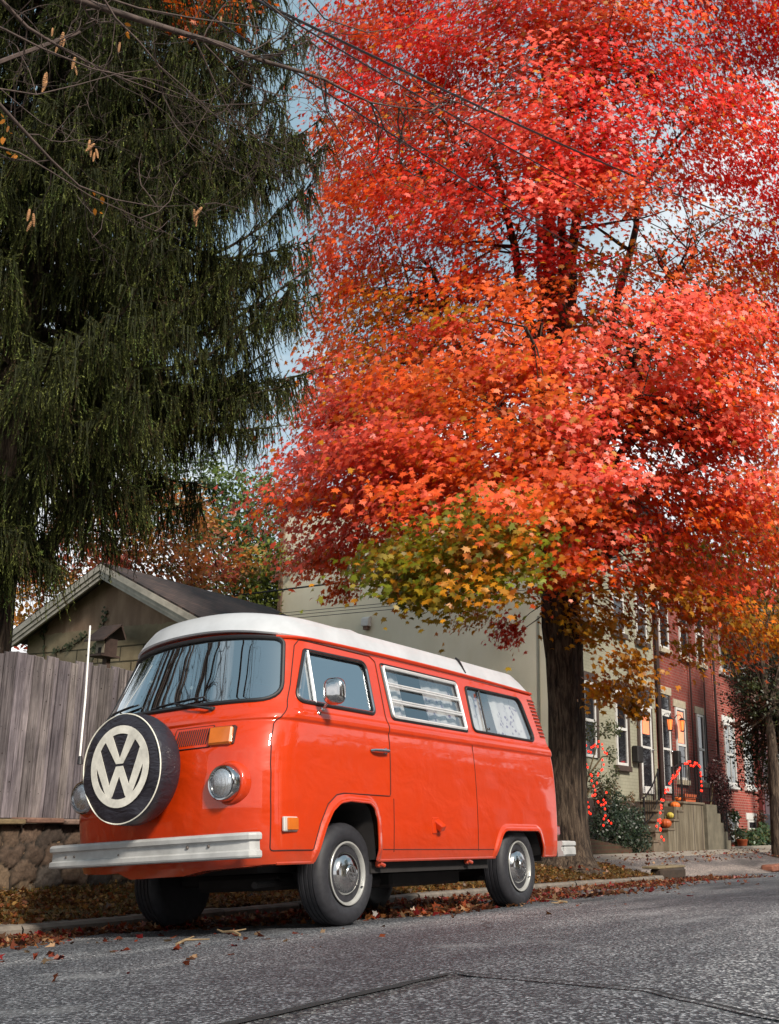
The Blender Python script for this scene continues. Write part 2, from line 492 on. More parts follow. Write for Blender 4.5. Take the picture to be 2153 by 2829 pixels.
def s3(poly, off=0., near=True, step=.02):
    pl = dens(poly, step); y = yside([p[0] for p in pl], [p[1] for p in pl])-off
    return [(p[0], float(v) if near else 1.7-float(v), p[1]) for p, v in zip(pl, y)]
def f3(poly, off=0., step=.02):
    pl = dens(poly, step); x = xsurf([p[0] for p in pl], [p[1] for p in pl])-off
    return [(float(v), p[0], p[1]) for p, v in zip(pl, x)]
seal = simple('window_rubber', (.012, .011, .013), .45, 0, .1)
gap = simple('shut_line', (.035, .006, .004), .8, 0, 0)
alu = simple('aluminium_frame', (.66, .67, .68), .4, .35, .12, 10)
van_part(MB().tube(f3(shield, .002), .015, 8, True), 'windscreen_seal', seal)
for near, dr in ((True, front_doors[0]), (False, front_doors[1])):
    sg = 1 if near else -1
    yo = 0 if near else 1.7
    van_part(MB().tube(s3(w_front, .001, near), .013, 8, True), 'window_seal', seal, dr)
    inner = rpoly([(-.588, 1.362), (.28, 1.356), (.303, 1.714), (-.395, 1.705)], [.045, .045, .06, .03])
    van_part(MB().tube(s3(inner, .010, near), .0065, 6, True), 'chrome_trim', chrome, dr)
    vt = [(-.378-.0*k/8 - .03*k/8, 1.71-(1.71-1.356)*k/8) for k in range(9)]
    bar = MB(); bar.tube([(x, (float(ysurf(x, z))-.006) if near else 1.7-float(ysurf(x, z))+.006, z) for x, z in vt], .012, 6)
    van_part(bar, 'vent_window_bar', alu, dr)
    van_part(MB().tube(s3(door, .002, near, .012), .0036, 6, True), 'shut_line', gap, dr)
    # middle louvred window
    fr = MB()
    o_ = dens(w_mid, .03)
    fr.tube(s3(w_mid, .008, near), .013, 6, True)
    for zz in (1.592, 1.470):
        pts = [(.53+.0*k+(1.075)*k/12, zz-.0*k) for k in range(13)]
        for dz in (-.009, .009):
            fr.tube([(x, (float(ysurf(x, z+dz))-.006) if near else 1.7-float(ysurf(x, z+dz))+.006, z+dz) for x, z in pts], .008, 6)
    fr.build('window_frame', alu, VAN, 35)
    van_part(MB().tube(s3(rpoly([(.505, 1.332), (1.62, 1.330), (1.636, 1.742), (.515, 1.744)], .03), .0, near), .009, 6, True), 'window_seal', seal)
    rs = MB().tube(s3(w_rear, .002, near), .012, 8, True)
    rs.tube([(1.997-.045*k/6, (float(ysurf(1.98, 1.70-.35*k/6))-.003) if near else 1.7-float(ysurf(1.98, 1.70-.35*k/6))+.003, 1.705-.35*k/6) for k in range(7)], .009, 6)
    van_part(rs, 'window_seal', seal)
    lat = MB().box((1.958, -.004, 1.36), (1.985, .03, 1.385))
    if near:
        lat = MB().box((1.962, .014, 1.372), (1.985, .036, 1.39), bev=.004); van_part(lat, 'window_latch', chrome)
    # panel seams
    sm = MB()
    for xx, z0, z1 in ((1.63, .43, 1.225), (.425, .43, .78)):
        pts = [(xx, z0+(z1-z0)*k/14) for k in range(15)]
        sm.tube([(x, (float(yside(x, z)[0])-.001) if near else 1.7-float(yside(x, z)[0])+.001, z) for x, z in pts], .0026, 5)
    pts = [(.29+1.6*k/20, .447-.01*k/20) for k in range(21)]
    sm.tube([(x, (float(ysurf(x, z))-.0005) if near else 1.7-float(ysurf(x, z))+.0005, z) for x, z in pts], .003, 5)
    van_part(sm, 'panel_seam', gap)
    # sill rolled edge and arch lips
    lip = MB()
    for arch in (arch_f, arch_r):
        pts = [p for p in dens(arch, .02) if p[1] > .375 and not (p[1] < .2)]
        lip.tube([(x, (float(yside(x, z)[0])+.006) if near else 1.7-float(yside(x, z)[0])-.006, z) for x, z in pts], .009, 7)
    for x0, x1 in ((.24, 1.92), (-.80, -.48), (2.80, 3.05)):
        pts = [(x0+(x1-x0)*k/16, .378) for k in range(17)]
        lip.tube([(x, (float(ysurf(x, z))+.006) if near else 1.7-float(ysurf(x, z))-.006, z) for x, z in pts], .011, 7)
    van_part(lip, 'arch_lip', paint)
    # drip rail
    dr_ = MB()
    pts = [(-.56+3.62*k/60) for k in range(61)]
    dr_.tube([(x, (float(ysurf(x, 1.795))-.012) if near else 1.7-float(ysurf(x, 1.795))+.012, 1.797+.022*math.sin(PI*min(1, max(0, (x+.5)/3.6)))) for x in pts], .012, 7)
    van_part(dr_, 'drip_rail', paint)
    # engine air louvres on the rear pillar
    lv = MB(); sl = MB()
    quad = rpoly([(2.985, 1.375), (3.165, 1.34), (3.075, 1.745), (2.925, 1.74)], .03)
    def lx(z, e): 
        return np.interp(z, [1.34, 1.745], [2.995, 2.93]) if e == 0 else np.interp(z, [1.34, 1.745], [3.19, 3.085])
    for k in range(11):
        z = 1.395+k*.0325
        x0, x1 = lx(z, 0)+.01, lx(z, 1)-.012
        for j in range(6):
            xa, xb = x0+(x1-x0)*j/6, x0+(x1-x0)*(j+1)/6
            ya, yb = float(ysurf(xa, z)), float(ysurf(xb, z)); yt = float(ysurf(xa, z+.02)); yu = float(ysurf(xb, z+.02))
            def Q(x, y, zz, o): return (x, (y-o) if near else 1.7-y+o, zz)
            sl.add([Q(xa, ya, z, .002), Q(xb, yb, z, .002), Q(xb, yu, z+.017, .002), Q(xa, yt, z+.017, .002)], [(0, 1, 2, 3) if near else (3, 2, 1, 0)])
            lv.add([Q(xa, ya, z-.006, .001), Q(xb, yb, z-.006, .001), Q(xb, yb, z+.004, .009), Q(xa, ya, z+.004, .009)], [(0, 1, 2, 3)])
            lv.add([Q(xa, ya, z-.010, .001), Q(xb, yb, z-.010, .001), Q(xb, yb, z+.004, .009), Q(xa, ya, z+.004, .009)], [(3, 2, 1, 0)])
    van_part(sl, 'louvre_slots', gap); van_part(lv, 'louvre', paint)
    # rear light, side marker
    zc = .59; 
    tl = MB()
    yy = float(ysurf(3.12, zc))
    tl.box((3.08, min(yo+sg*(yy-.012), yo+sg*(yy+.03)), .55), (3.17, max(yo+sg*(yy-.012), yo+sg*(yy+.03)), .63), bev=.01)
    van_part(tl, 'tail_light', simple('red_lens', (.22, .006, .006), .25, 0, .1, coat=1))
    mk = MB(); yy = float(ysurf(-.73, .6))
    yb = yo+sg*(yy-.012)
    mk.box((-.795, min(yb, yb+sg*.02), .556), (-.662, max(yb, yb+sg*.02), .642), bev=.006)
    mo = van_part(mk, 'marker_base', simple('marker_base', (.6, .58, .55), .3, .3, .1))
    mk = MB(); yb = yo+sg*(yy-.024)
    mk.box((-.768, min(yb, yb+sg*.02), .563), (-.667, max(yb, yb+sg*.02), .636), bev=.01)
    van_part(mk, 'side_marker_lens', simple('amber_lens', (.50, .12, .012), .18, 0, .15, coat=1))
    # door handle
    h = MB(); yy = float(ysurf(.26, 1.09))
    h.tube([(.165, yo+sg*(yy-.004), 1.088), (.18, yo+sg*(yy-.028), 1.09), (.25, yo+sg*(yy-.036), 1.091), (.345, yo+sg*(yy-.030), 1.094), (.365, yo+sg*(yy-.004), 1.095)], [.010, .011, .013, .012, .010], 8)
    h.lathe([(0, .024), (.012, .022), (.016, .016)], 'Y', (.345, yo+sg*(yy+.002), 1.094), 16, -sg)
    van_part(h, 'door_handle', chrome, dr)
    cupm = MB(); 
    cupm.lathe([(0, .045), (.002, .044)], 'Y', (.26, yo+sg*(yy+.0), 1.075), 20, -sg)
    # wheel wells
    for nm, arch in (('front', arch_f), ('rear', arch_r)):
        ww = MB(); pl = [p for p in arch]
        pl = [(p[0], max(p[1], .385)) for p in pl]
        n = len(pl)
        y0, y1 = yo+sg*.03, yo+sg*.42
        VV = [(p[0], y0, p[1]) for p in pl]+[(p[0], y1, p[1]) for p in pl]
        FF = [(i, i+1, n+i+1, n+i) for i in range(n-1)]+[tuple(range(n, 2*n))]
        ww.add(VV, FF); ww.build('wheel_well', simple('wheel_well', (.012, .010, .010), .9, 0, .3, 10), VAN)

# mud smear of red inside the front arch
van_part(MB().box((.10, .30, .42), (.22, .40, .62), bev=.02), 'inner_wing', simple('inner_red', (.16, .02, .008), .6, 0, .4, 20))

# lower flap on the side
fl = MB(); yy = float(ysurf(1.0, .6))
fl.box((.935, yy-.006, .550), (1.035, yy+.01, .665), bev=.004)
fl.box((.975, yy-.065, .585), (1.03, yy+.03, .635), rot=Matrix.Rotation(math.radians(38), 3, 'X')@Matrix.Rotation(math.radians(-14), 3, 'Y'), bev=.006)
van_part(fl, 'hookup_flap', paint)
for x in (.30, 1.52):
    kh = MB()
    kh.box((x-.03, .03, .335), (x+.03, .07, .378), bev=.01)
    kh.tube([(x-.02, .035, .36), (x+.03, .03, .345)], .014, 8)
    van_part(kh, 'jacking_point', paint)

# mirror
mir = empty('side_mirror', parent=VAN)
mb = MB(); mb.tube([(-.40, .02, 1.285), (-.405, -.03, 1.315), (-.41, -.08, 1.36), (-.415, -.125, 1.405)], .007, 8)
mb.lathe([(0, .020), (.012, .018), (.02, .010)], 'Y', (-.40, .018, 1.285), 14, -1)
mb.sphere((-.403, -.02, 1.308), .016)
mb.build('mirror_arm', chrome, mir, 35)
hd = MB(); o2 = rpoly([(-.072, -.086), (.072, -.086), (.072, .086), (-.072, .086)], .062, 8)
layers = [(-.012, .35), (-.009, .6), (0.0, .85), (.014, .97), (.03, 1.0), (.045, 1.0)]
VV = []; n = len(o2)
for dx, sc in layers: VV += [(dx, p[0]*sc, p[1]*sc) for p in o2]
FF = [tuple(range(n))[::-1]]
for i in range(len(layers)-1):
    FF += [(i*n+k, i*n+(k+1) % n, (i+1)*n+(k+1) % n, (i+1)*n+k) for k in range(n)]
rm = Matrix.Rotation(math.radians(18), 3, 'Z')
mc = Vector((-.43, -.125, 1.415))
hd.add([tuple(rm@Vector(p)+mc) for p in VV], FF)
hd.build('mirror_shell', chrome, mir, 35)
mg = MB(); mg.add([tuple(rm@Vector((.044, p[0]*.98, p[1]*.98))+mc) for p in o2], [tuple(range(n))]); mg.build('mirror_glass', simple('mirror_glass', (.8, .8, .82), .03, 1, 0), mir)

# ---- pop-top roof
def pop(x0, x1, nx, front=False, back=False):
    """white roof between stations"""
    rows = []
    for i in range(nx+1):
        t = i/nx; x = x0+(x1-x0)*t
        rows.append(x)
    return rows
plan_n = 2.7
def plan(xf, xr, hw, af, ar, m=60, ms=40):
    """closed outline, CCW starting front centre -> near side"""
    uu = np.interp(np.linspace(0, s[-1], 40), s, ph)
    X = list(xf+af-af*np.cos(uu)**(2/plan_n)); Y = list(hw*np.sin(uu)**(2/plan_n))
    xs = np.linspace(xf+af, xr-ar, ms)[1:-1]; X += list(xs); Y += [hw]*len(xs)
    uu = uu[::-1]
    X += list(xr-ar+ar*np.cos(uu)**(2/plan_n)); Y += list(hw*np.sin(uu)**(2/plan_n))
    X = np.array(X+X[-2:0:-1]); Y = np.array([-v for v in Y]+Y[-2:0:-1]); return X, Y
lay = []   # (xf, xr, hw, z, lift)
for xf, xr, hw, z, lf, dz in ((-.66, 3.15, .665, 1.803, .06, .02), (-.725, 3.20, .700, 1.797, .065, .03), (-.735, 3.205, .703, 1.808, .065, .03), (-.725, 3.19, .698, 1.825, .065, .03),
                      (-.685, 3.09, .680, 1.885, .062, .02), (-.64, 2.98, .655, 1.945, .055, .01), (-.62, 2.95, .648, 1.955, .055, .0), (-.57, 2.90, .625, 1.962, .055, 0), (-.45, 2.75, .50, 1.975, .04, 0), (-.2, 2.5, .3, 1.985, .03, 0), (.3, 2.0, .1, 1.992, .025, 0)):
    X, Y = plan(xf, xr, hw, .46, .22)
    Z = z+lf*(1-(Y/hw)**2)*np.clip(1.2-(X+.8)/1.2, 0.25, 1)+dz*np.sin(PI*np.clip((X+.6)/3.7, 0, 1))
    lay.append(np.stack([X, .85+Y, Z], 1))
L_ = np.array(lay); nl, npn, _ = L_.shape
VV = L_.reshape(-1, 3); ix = np.arange(nl*npn).reshape(nl, npn)
a = ix[:-1]; b = np.roll(ix, -1, 1)[:-1]; c = np.roll(ix, -1, 1)[1:]; d = ix[1:]
FF = [tuple(t) for t in np.stack([a.ravel(), d.ravel(), c.ravel(), b.ravel()], 1)]+[tuple(ix[-1])]
rt = MB().add(VV, FF); rt = rt.build('pop_top_roof', white_paint, VAN, 28)
dm = MB()
# raised front panel of the top with its sloping end
dz0 = 2.0
for x0, x1, w0, w1 in ((-.35, .50, .44, .56),):
    dm.add([(-.42, .85-.36, 1.998), (-.42, .85+.36, 1.998), (.52, .85-.58, 1.975), (.52, .85+.58, 1.975), (-.34, .85-.33, 2.022), (-.34, .85+.33, 2.022), (.44, .85-.53, 2.012), (.44, .85+.53, 2.012)],
           [(0, 2, 6, 4), (2, 3, 7, 6), (3, 1, 5, 7), (1, 0, 4, 5), (4, 6, 7, 5)])
dm.build('roof_panel', white_paint, VAN, 20)
# dark joint between front lid and rear luggage tray
jn = MB()
prof = [(.697, 1.828), (.690, 1.855), (.680, 1.905), (.668, 1.935), (.652, 1.968), (.60, 1.982), (.45, 1.995), (.2, 2.01), (0, 2.016)]
for sgn in (-1, 1):
    pts = [(1.80+.9*(1.95-z)*.6, .85+sgn*(y+.001), z+.018*(z < 1.95)) for y, z in prof[:5]]
    jn = MB().tube(pts, .009, 6)
    van_part(jn, 'roof_joint', seal)
# shadow gap / seal between roof and body
van_part(MB().tube([tuple(p+np.array([0, 0, -.004])) for p in L_[0][::2]], .016, 6, True), 'roof_seal', seal)

# ---- front details
def yaw_at(y, z):
    return math.atan2(float(xsurf(y+.02, z)-xsurf(y-.02, z)), .04)
amber = MATS['amber_lens']
for sgn in (-1, 1):
    yc = .85+sgn*.59
    hl = empty('headlight', parent=VAN)
    x0 = float(xsurf(yc, .845))
    r_ = MB(); r_.lathe([(.06, .135), (.02, .125), (-.005, .112), (-.035, .108), (-.055, .103), (-.062, .096), (-.060, .089), (-.045, .086)], 'X', (x0, yc, .845), 40, 1)
    # outer painted bowl
    bw = MB(); bw.lathe([(.05, .138), (.015, .132), (-.004, .124), (-.010, .116), (-.008, .11)], 'X', (x0, yc, .845), 40, 1)
    bw.build('headlight_bowl', paint, hl, 60)
    r2 = MB(); r2.lathe([(.0, .110), (-.035, .109), (-.055, .105), (-.064, .098), (-.062, .090), (-.048, .087), (-.046, .02)], 'X', (x0, yc, .845), 40, 1)
    r2.build('chrome_ring', chrome, hl, 40)
    ln = MB(); ln.lathe([(-.050, .088), (-.060, .080), (-.068, .060), (-.073, .035), (-.075, .002)], 'X', (x0, yc, .845), 32, 1)
    ml, nt, b_, out = new_mat('headlamp_lens'); setp(b_, color=(.55, .57, .60), rough=.08, metal=.75, coat=1)
    wv = nt.nodes.new('ShaderNodeTexWave'); wv.inputs['Scale'].default_value = 32; wv.bands_direction = 'Y'; nt.links.new(coords(nt), wv.inputs[0]); bump(nt, b_, wv.outputs[1], .35, .004)
    ln.build('lens', ml, hl, 60)
    # fresh-air grille and turn signal
    ya, yb = (.405, .70) if sgn < 0 else (1.0, 1.295)
    g = MB()
    n = 14
    for (za, zb, off) in ((1.072, 1.206, .006),):
        ys_ = np.linspace(ya, yb, 13)
        for k in range(12):
            p = [(float(xsurf(ys_[k], za))-off, ys_[k], za), (float(xsurf(ys_[k+1], za))-off, ys_[k+1], za), (float(xsurf(ys_[k+1], zb))-off, ys_[k+1], zb), (float(xsurf(ys_[k], zb))-off, ys_[k], zb)]
            g.add(p, [(3, 2, 1, 0)])
    g.build('air_grille', paint, VAN)
    sl = MB()
    for k in range(15):
        y = ya+.03+(yb-ya-.06)*k/14
        sl.tube([(float(xsurf(y, 1.092))-.0065, y, 1.092), (float(xsurf(y, 1.19))-.0065, y, 1.19)], .0042, 5)
    outl = rpoly([(ya, 1.072), (yb, 1.072), (yb, 1.206), (ya, 1.206)], .008)
    sl.tube(f3(outl, .004), .0035, 5, True)
    sl.build('grille_slots', gap, VAN)
    yc = .85+sgn*.52; 
    zc = 1.132; xx = float(xsurf(yc, zc)); rm = Matrix.Rotation(-yaw_at(yc, zc)*.8, 3, 'Z')@Matrix.Rotation(math.radians(14), 3, 'Y')
    t = MB(); t.box((xx-.008, yc-.088, zc-.062), (xx+.03, yc+.088, zc+.062), rot=rm, bev=.008); t.build('indicator_base', gap, VAN, 30)
    t = MB(); t.box((xx-.032, yc-.082, zc-.056), (xx+.01, yc+.082, zc+.056), rot=rm, bev=.014); t.build('turn_signal', amber, VAN, 30)
# bumpers
def bumper(path, prof, name):
    VV = []; n = len(prof); P2 = [np.array(p, float) for p in path]
    for i, p in enumerate(P2):
        t = P2[min(i+1, len(P2)-1)]-P2[max(i-1, 0)]; t /= np.linalg.norm(t); nn = np.array([-t[1], t[0]])
        for o, z in prof: VV.append((p[0]+nn[0]*o, p[1]+nn[1]*o, z))
    FF = [(i*n+k, (i+1)*n+k, (i+1)*n+(k+1) % n, i*n+(k+1) % n) for i in range(len(P2)-1) for k in range(n)]
    FF += [tuple(range(n)), tuple((len(P2)-1)*n+k for k in reversed(range(n)))]
    return MB().add(VV, FF)
bp = [(-1.02, .002), (-1.055, .006), (-1.075, .025), (-1.088, .07), (-1.098, .15), (-1.108, .35), (-1.113, .60), (-1.115, .85)]
bp = bp+[(x, 1.7-y-.02) for x, y in bp[-2::-1]]
pf = [(-.03, .408), (.010, .408), (.022, .414), (.026, .424), (.024, .447), (.008, .456), (.006, .502), (.010, .508), (.024, .513), (.026, .536), (.020, .548), (.008, .553), (-.03, .553)]
bo = bumper(bp, pf, 'front_bumper').build('front_bumper', bumper_white, VAN, 25, recalc=True)
for y, z, r in ((.30, .487, .010), (.46, .487, .011), (1.02, .47, .006), (1.42, .478, .008), (1.50, .478, .008)):
    x = float(np.interp(y, [p[1] for p in bp], [p[0] for p in bp]))
    MB().lathe([(.0, r), (-.012, r), (-.016, r*.6)], 'X', (x+.001, y, z), 12, 1).build('bolt', simple('rusty_bolt', (.14, .12, .11), .6, .5, .3), bo)
rb = [(3.10, -.012), (3.28, -.012), (3.318, .0), (3.33, .04), (3.333, .5), (3.333, .85)]; rb = rb+[(x, 1.7-y) for x, y in rb[-2::-1]]
rb = rb[::-1]
bumper(rb, [(-.03, .37), (.02, .372), (.026, .385), (.024, .41), (.008, .42), (.008, .455), (.024, .462), (.026, .49), (.018, .50), (-.03, .50)], 'rear_bumper').build('rear_bumper', bumper_white, VAN, 25, recalc=True)
for y0_, y1_ in ((-.046, .10), (1.60, 1.746)):
    be = MB(); be.box((3.13, y0_, .374), (3.362, y1_, .452), bev=.012); be.box((3.125, y0_-.004, .453), (3.368, y1_+.004, .497), bev=.012); be.build('bumper_end', bumper_white, VAN, 30)
# front valance and underside
va = MB(); 
yy_ = np.linspace(.06, 1.64, 30)
VV = []
for y in yy_:
    x = float(xsurf(y, .40)); zb = np.interp(y, [.06, .2, .45, .6, 1.05, 1.15, 1.3, 1.64], [.375, .365, .355, .33, .325, .365, .362, .375])
    VV += [(x+.004, y, .40), (x+.012, y, zb), (x+.10, y, zb-.004)]
va.add(VV, [(i*3+k, (i+1)*3+k, (i+1)*3+k+1, i*3+k+1) for i in range(29) for k in range(2)]); va.build('front_valance', paint, VAN, 40)
ub = MB()
ub.box((-.80, .22, .385), (-.48, 1.48, .44)); ub.box((-.5, .44, .33), (.25, 1.26, .48)); ub.box((-.88, .45, .36), (-.75, 1.2, .42)); ub.box((.24, .08, .30), (1.9, 1.62, .37)); ub.box((1.88, .43, .28), (2.84, 1.27, .42)); ub.box((2.8, .2, .34), (3.15, 1.5, .46))
ub.box((.75, .25, .20), (1.75, .75, .31), bev=.02); ub.tube([(0, .2, .30), (0, 1.5, .30)], .05, 10); ub.tube([(2.4, .2, .30), (2.4, 1.5, .30)], .06, 10)
ub.box((-.22, .5, .22), (.18, 1.2, .32), bev=.03); ub.box((2.5, .5, .20), (3.1, 1.2, .40), bev=.05)
ub.tube([(-.7, .3, .26), (-.1, .55, .27), (.2, 1.0, .25)], .02, 8)
ub.tube([(.3, .38, .25), (1.6, .38, .25)], .045, 10)
ub.build('chassis', simple('chassis', (.012, .010, .010), .85, 0, .4, 8), VAN)

# ---- wheels
tyre_m, nt, b_, out = new_mat('tyre_rubber'); setp(b_, rough=.62, spec=.45)
f = noise(nt, coords(nt), 30, 6); cc = ramp(nt, f, [(.3, (.013, .013, .017)), (.75, (.028, .028, .034))]); nt.links.new(cc, b_.inputs[0]); bump(nt, b_, f, .2, .002)
rim_m = simple('rim_paint', (.38, .38, .365), .35, .3, .15, 10)
dark_slot = simple('rim_slot', (.01, .01, .01), .8, 0, 0)
TR = .322
def emblem(mb, cx_, cy_, R, x, th, mapf, ring=True):
    """round badge with stacked letters; mapf(u, v, d) -> 3D"""
    def strip(pts, d0, d1):
        n = len(pts); VV = [mapf(cx_+p[0]*R, cy_+p[1]*R, d0) for p in pts]+[mapf(cx_+p[0]*R, cy_+p[1]*R, d1) for p in pts]
        mb.add(VV, [tuple(range(n, 2*n))]+[(i, (i+1) % n, n+(i+1) % n, n+i) for i in range(n)])
    if ring:
        n = 48; VV = []
        for rr in (1.0, .80):
            for d in (0, th):
                VV += [mapf(cx_+rr*R*math.cos(2*PI*k/n), cy_+rr*R*math.sin(2*PI*k/n), d) for k in range(n)]
        FF = []
        for k in range(n):
            j = (k+1) % n
            FF += [(n+k, n+j, 3*n+j, 3*n+k), (k, j, n+j, n+k), (2*n+k, 3*n+k, 3*n+j, 2*n+j)]
        mb.add(VV, FF)
    t2 = th*.92
    for sg in (-1, 1):
        # V arm: from the ring's top to the meeting point above centre
        strip([(sg*.53, .65), (sg*.28, .78), (sg*.0, .19), (sg*0, .06), (sg*.12, .06)], 0, t2)
        # W outer arm and inner arm
        strip([(sg*.86, .14), (sg*.79, .33), (sg*.69, .43), (sg*.36, -.38), (sg*.30, -.80), (sg*.42, -.74)], 0, t2*.97)
        strip([(sg*.0, .0), (sg*.12, .0), (sg*.42, -.62), (sg*.30, -.80), (sg*.22, -.72), (sg*0, -.24)], 0, t2*.94)
def wheel(x, yo, near):
    sg = 1 if near else -1        # outboard direction is -y on the near side
    w = empty('wheel', (x, 0, 0), parent=VAN)
    hz = .306
    Y0 = yo if near else 1.7-yo
    def Yv(h): return h*sg
    t = MB()
    R = TR
    prof = [(.018, .196), (.006, .205), (-.006, .225), (-.010, .250), (-.006, .275), (.004, .294), (.013, .305), (.024, .312), (.036, .3175)]
    tread = []
    for yy, gr in ((.048, 0), (.050, 1), (.056, 1), (.058, 0), (.080, 0), (.082, 1), (.089, 1), (.091, 0), (.113, 0), (.115, 1), (.122, 1), (.124, 0), (.146, 0), (.148, 1), (.154, 1), (.156, 0)):
        tread.append((yy, .3195-(.007 if gr else 0)))
    prof += tread+[(.166, .3175), (.178, .307), (.188, .294), (.198, .275), (.202, .25), (.198, .225), (.188, .2)]
    t.lathe(prof, 'Y', (0, Y0, hz), 64, sg); t.build('tyre', tyre_m, w, 30)
    r = MB(); r.lathe([(.06, .15), (.02, .188), (.012, .191), (.002, .196), (-.004, .199), (-.007, .196), (-.006, .188), (.004, .180), (.020, .176), (.045, .172), (.052, .166), (.050, .150), (.040, .140), (.036, .10), (.036, .02)], 'Y', (0, Y0, hz), 56, sg)
    nrf = len(r.f); sl = r
    for k in range(20):
        th = 2*PI*k/20
        u_, v_ = math.cos(th), math.sin(th); r0 = .156
        c_ = Vector((u_*r0, Y0+sg*.046, hz+v_*r0)); 
        tt = Vector((-v_, 0, u_)); rr = Vector((u_, 0, v_))
        pts = []
        for q_ in range(8):
            an = 2*PI*q_/8; pts.append(tuple(c_+tt*.0125*math.cos(an)+rr*.0085*math.sin(an)+Vector((0, -sg*.0035, 0))))
        sl.add(pts, [tuple(range(8)) if sg < 0 else tuple(range(8))[::-1]])
    ro = r.build('rim', [rim_m, dark_slot], w)
    mi = np.zeros(len(ro.data.polygons), dtype=np.int32); mi[nrf:] = 1; ro.data.polygons.foreach_set('material_index', mi); sharp(ro, 35)
    h = MB(); h.lathe([(.04, .142), (.026, .142), (.020, .136), (.004, .128), (-.010, .112), (-.020, .09), (-.026, .064), (-.028, .056), (-.034, .052), (-.036, .048), (-.034, .044), (-.036, .04), (-.037, .002)], 'Y', (0, Y0, hz), 48, sg)
    ho = h.build('hubcap', chrome, w, 30)
    e = MB(); a0 = random.uniform(0, 6) if not near else .9
    ca, sa = math.cos(a0), math.sin(a0)
    emblem(e, 0, 0, .047, 0, .003, lambda u_, v_, d: (u_*ca-v_*sa, Y0-sg*(.0365+d), hz+u_*sa+v_*ca))
    e.build('hubcap_badge', simple('badge_grey', (.16, .16, .17), .4, .6, 0), w)
    vs = MB(); vs.tube([(.150, Y0+sg*.0, hz-.085), (.153, Y0-sg*.012, hz-.088)], .005, 6); vs.build('valve', black_rubber, w)
    return w
wheel(0, .100, True); wheel(2.4, .050, True); wheel(0, -.015, False); wheel(2.4, .050, False)

# ---- spare wheel in a cover on the nose
sp = empty('spare_wheel', parent=VAN)
SC = (-1.10, .865, .968)
vinyl, nt, b_, out = new_mat('black_vinyl'); setp(b_, color=(.020, .018, .026), rough=.42, spec=.5)
wv = nt.nodes.new('ShaderNodeTexNoise'); wv.inputs['Scale'].default_value = 7; wv.inputs['Distortion'].default_value = 1.6; nt.links.new(coords(nt, (1, 1, 2.2), rot=(.6, 0, 0)), wv.inputs[0]); bump(nt, b_, wv.outputs[0], .55, .02)
cov = MB(); RC = .335
cov.lathe([(.03, .20), (.02, .30), (0, .322), (-.04, .335), (-.12, RC), (-.155, .333), (-.172, .326), (-.181, .30), (-.184, .22), (-.185, .1), (-.185, .002)], 'X', SC, 64, 1)
cv = cov.build('tyre_cover', vinyl, sp, 40)
def dimple(o):
    me = o.data; n = len(me.vertices); co = np.zeros(n*3, dtype=np.float32); me.vertices.foreach_get('co', co); co = co.reshape(-1, 3)
    dy, dz_ = co[:, 1]-SC[1], co[:, 2]-SC[2]; r = np.hypot(dy, dz_); an = np.arctan2(dz_, dy)
    co[:, 0] += .006*np.sin(an*7+r*20)*np.clip((r-.2)/.1, 0, 1)*(co[:, 0] < -1.2)
    co[:, 0] += .018*np.exp(-((dy+.17)**2+(dz_+.12)**2)/.01)*(co[:, 0] < -1.2)
    me.vertices.foreach_set('co', co.ravel()); me.update()
dimple(cv)
MB().tube([(SC[0]-.174-.004*math.sin(3*t_), SC[1]+.327*math.cos(t_), SC[2]+.327*math.sin(t_)) for t_ in np.linspace(0, 2*PI, 73)[:-1]], .0042, 6, True).build('piping', simple('white_piping', (.75, .72, .62), .5, 0, .1), sp)
e = MB(); emblem(e, SC[1], SC[2]+.012, .245, 0, .0025, lambda u_, v_, d: (SC[0]-.1868-d, u_, v_))
e.build('cover_badge', simple('badge_cream', (.66, .63, .56), .6, 0, .22, 12), sp, None)
MB().tube([(-1.10, .865, .93), (-.98, .865, .93)], .04, 10).build('spare_mount', dark_metal, sp)

# antenna
at_ = MB(); at_.tube([(-.83, 1.725, 1.14), (-.80, 1.73, 1.55), (-.795, 1.72, 2.06)], [.0075, .0075, .0065], 6); at_.build('antenna', simple('antenna_white', (.8, .78, .74), .4, 0, .05), VAN)
MB().lathe([(0, .02), (.05, .014), (.055, .01)], 'Z', (-.83, 1.72, 1.09), 10).build('antenna_base', black_rubber, VAN)
# wipers
for pv_, tip, ends in (((.46, 1.318), (.78, 1.385), ((.985, 1.37), (.55, 1.405))), ((1.15, 1.325), (1.33, 1.40), ((1.45, 1.385), (1.13, 1.42)))):
    w = empty('wiper', parent=VAN)
    def FX(y, z, o): return (float(xsurf(y, z))-o, y, z)
    a_ = MB(); a_.tube([FX(pv_[0], pv_[1], .012), FX(pv_[0]+.02, pv_[1]+.004, .03), FX((pv_[0]+tip[0])/2, (pv_[1]+tip[1])/2, .032), FX(tip[0], tip[1], .022)], [.012, .010, .006, .005], 6)
    a_.lathe([(0, .016), (-.03, .014), (-.034, .01)], 'X', FX(pv_[0], pv_[1], -.01), 12, 1)
    a_.build('wiper_arm', black_rubber, w, 40)
    b2 = MB(); pp = [FX(ends[0][0]+(ends[1][0]-ends[0][0])*k/8, ends[0][1]+(ends[1][1]-ends[0][1])*k/8, .012) for k in range(9)]
    b2.tube(pp, .006, 5); pp2 = [(p[0]-.010, p[1], p[2]+.004) for p in pp[1:-1]]; b2.tube(pp2, .004, 5); b2.build('wiper_blade', black_rubber, w)

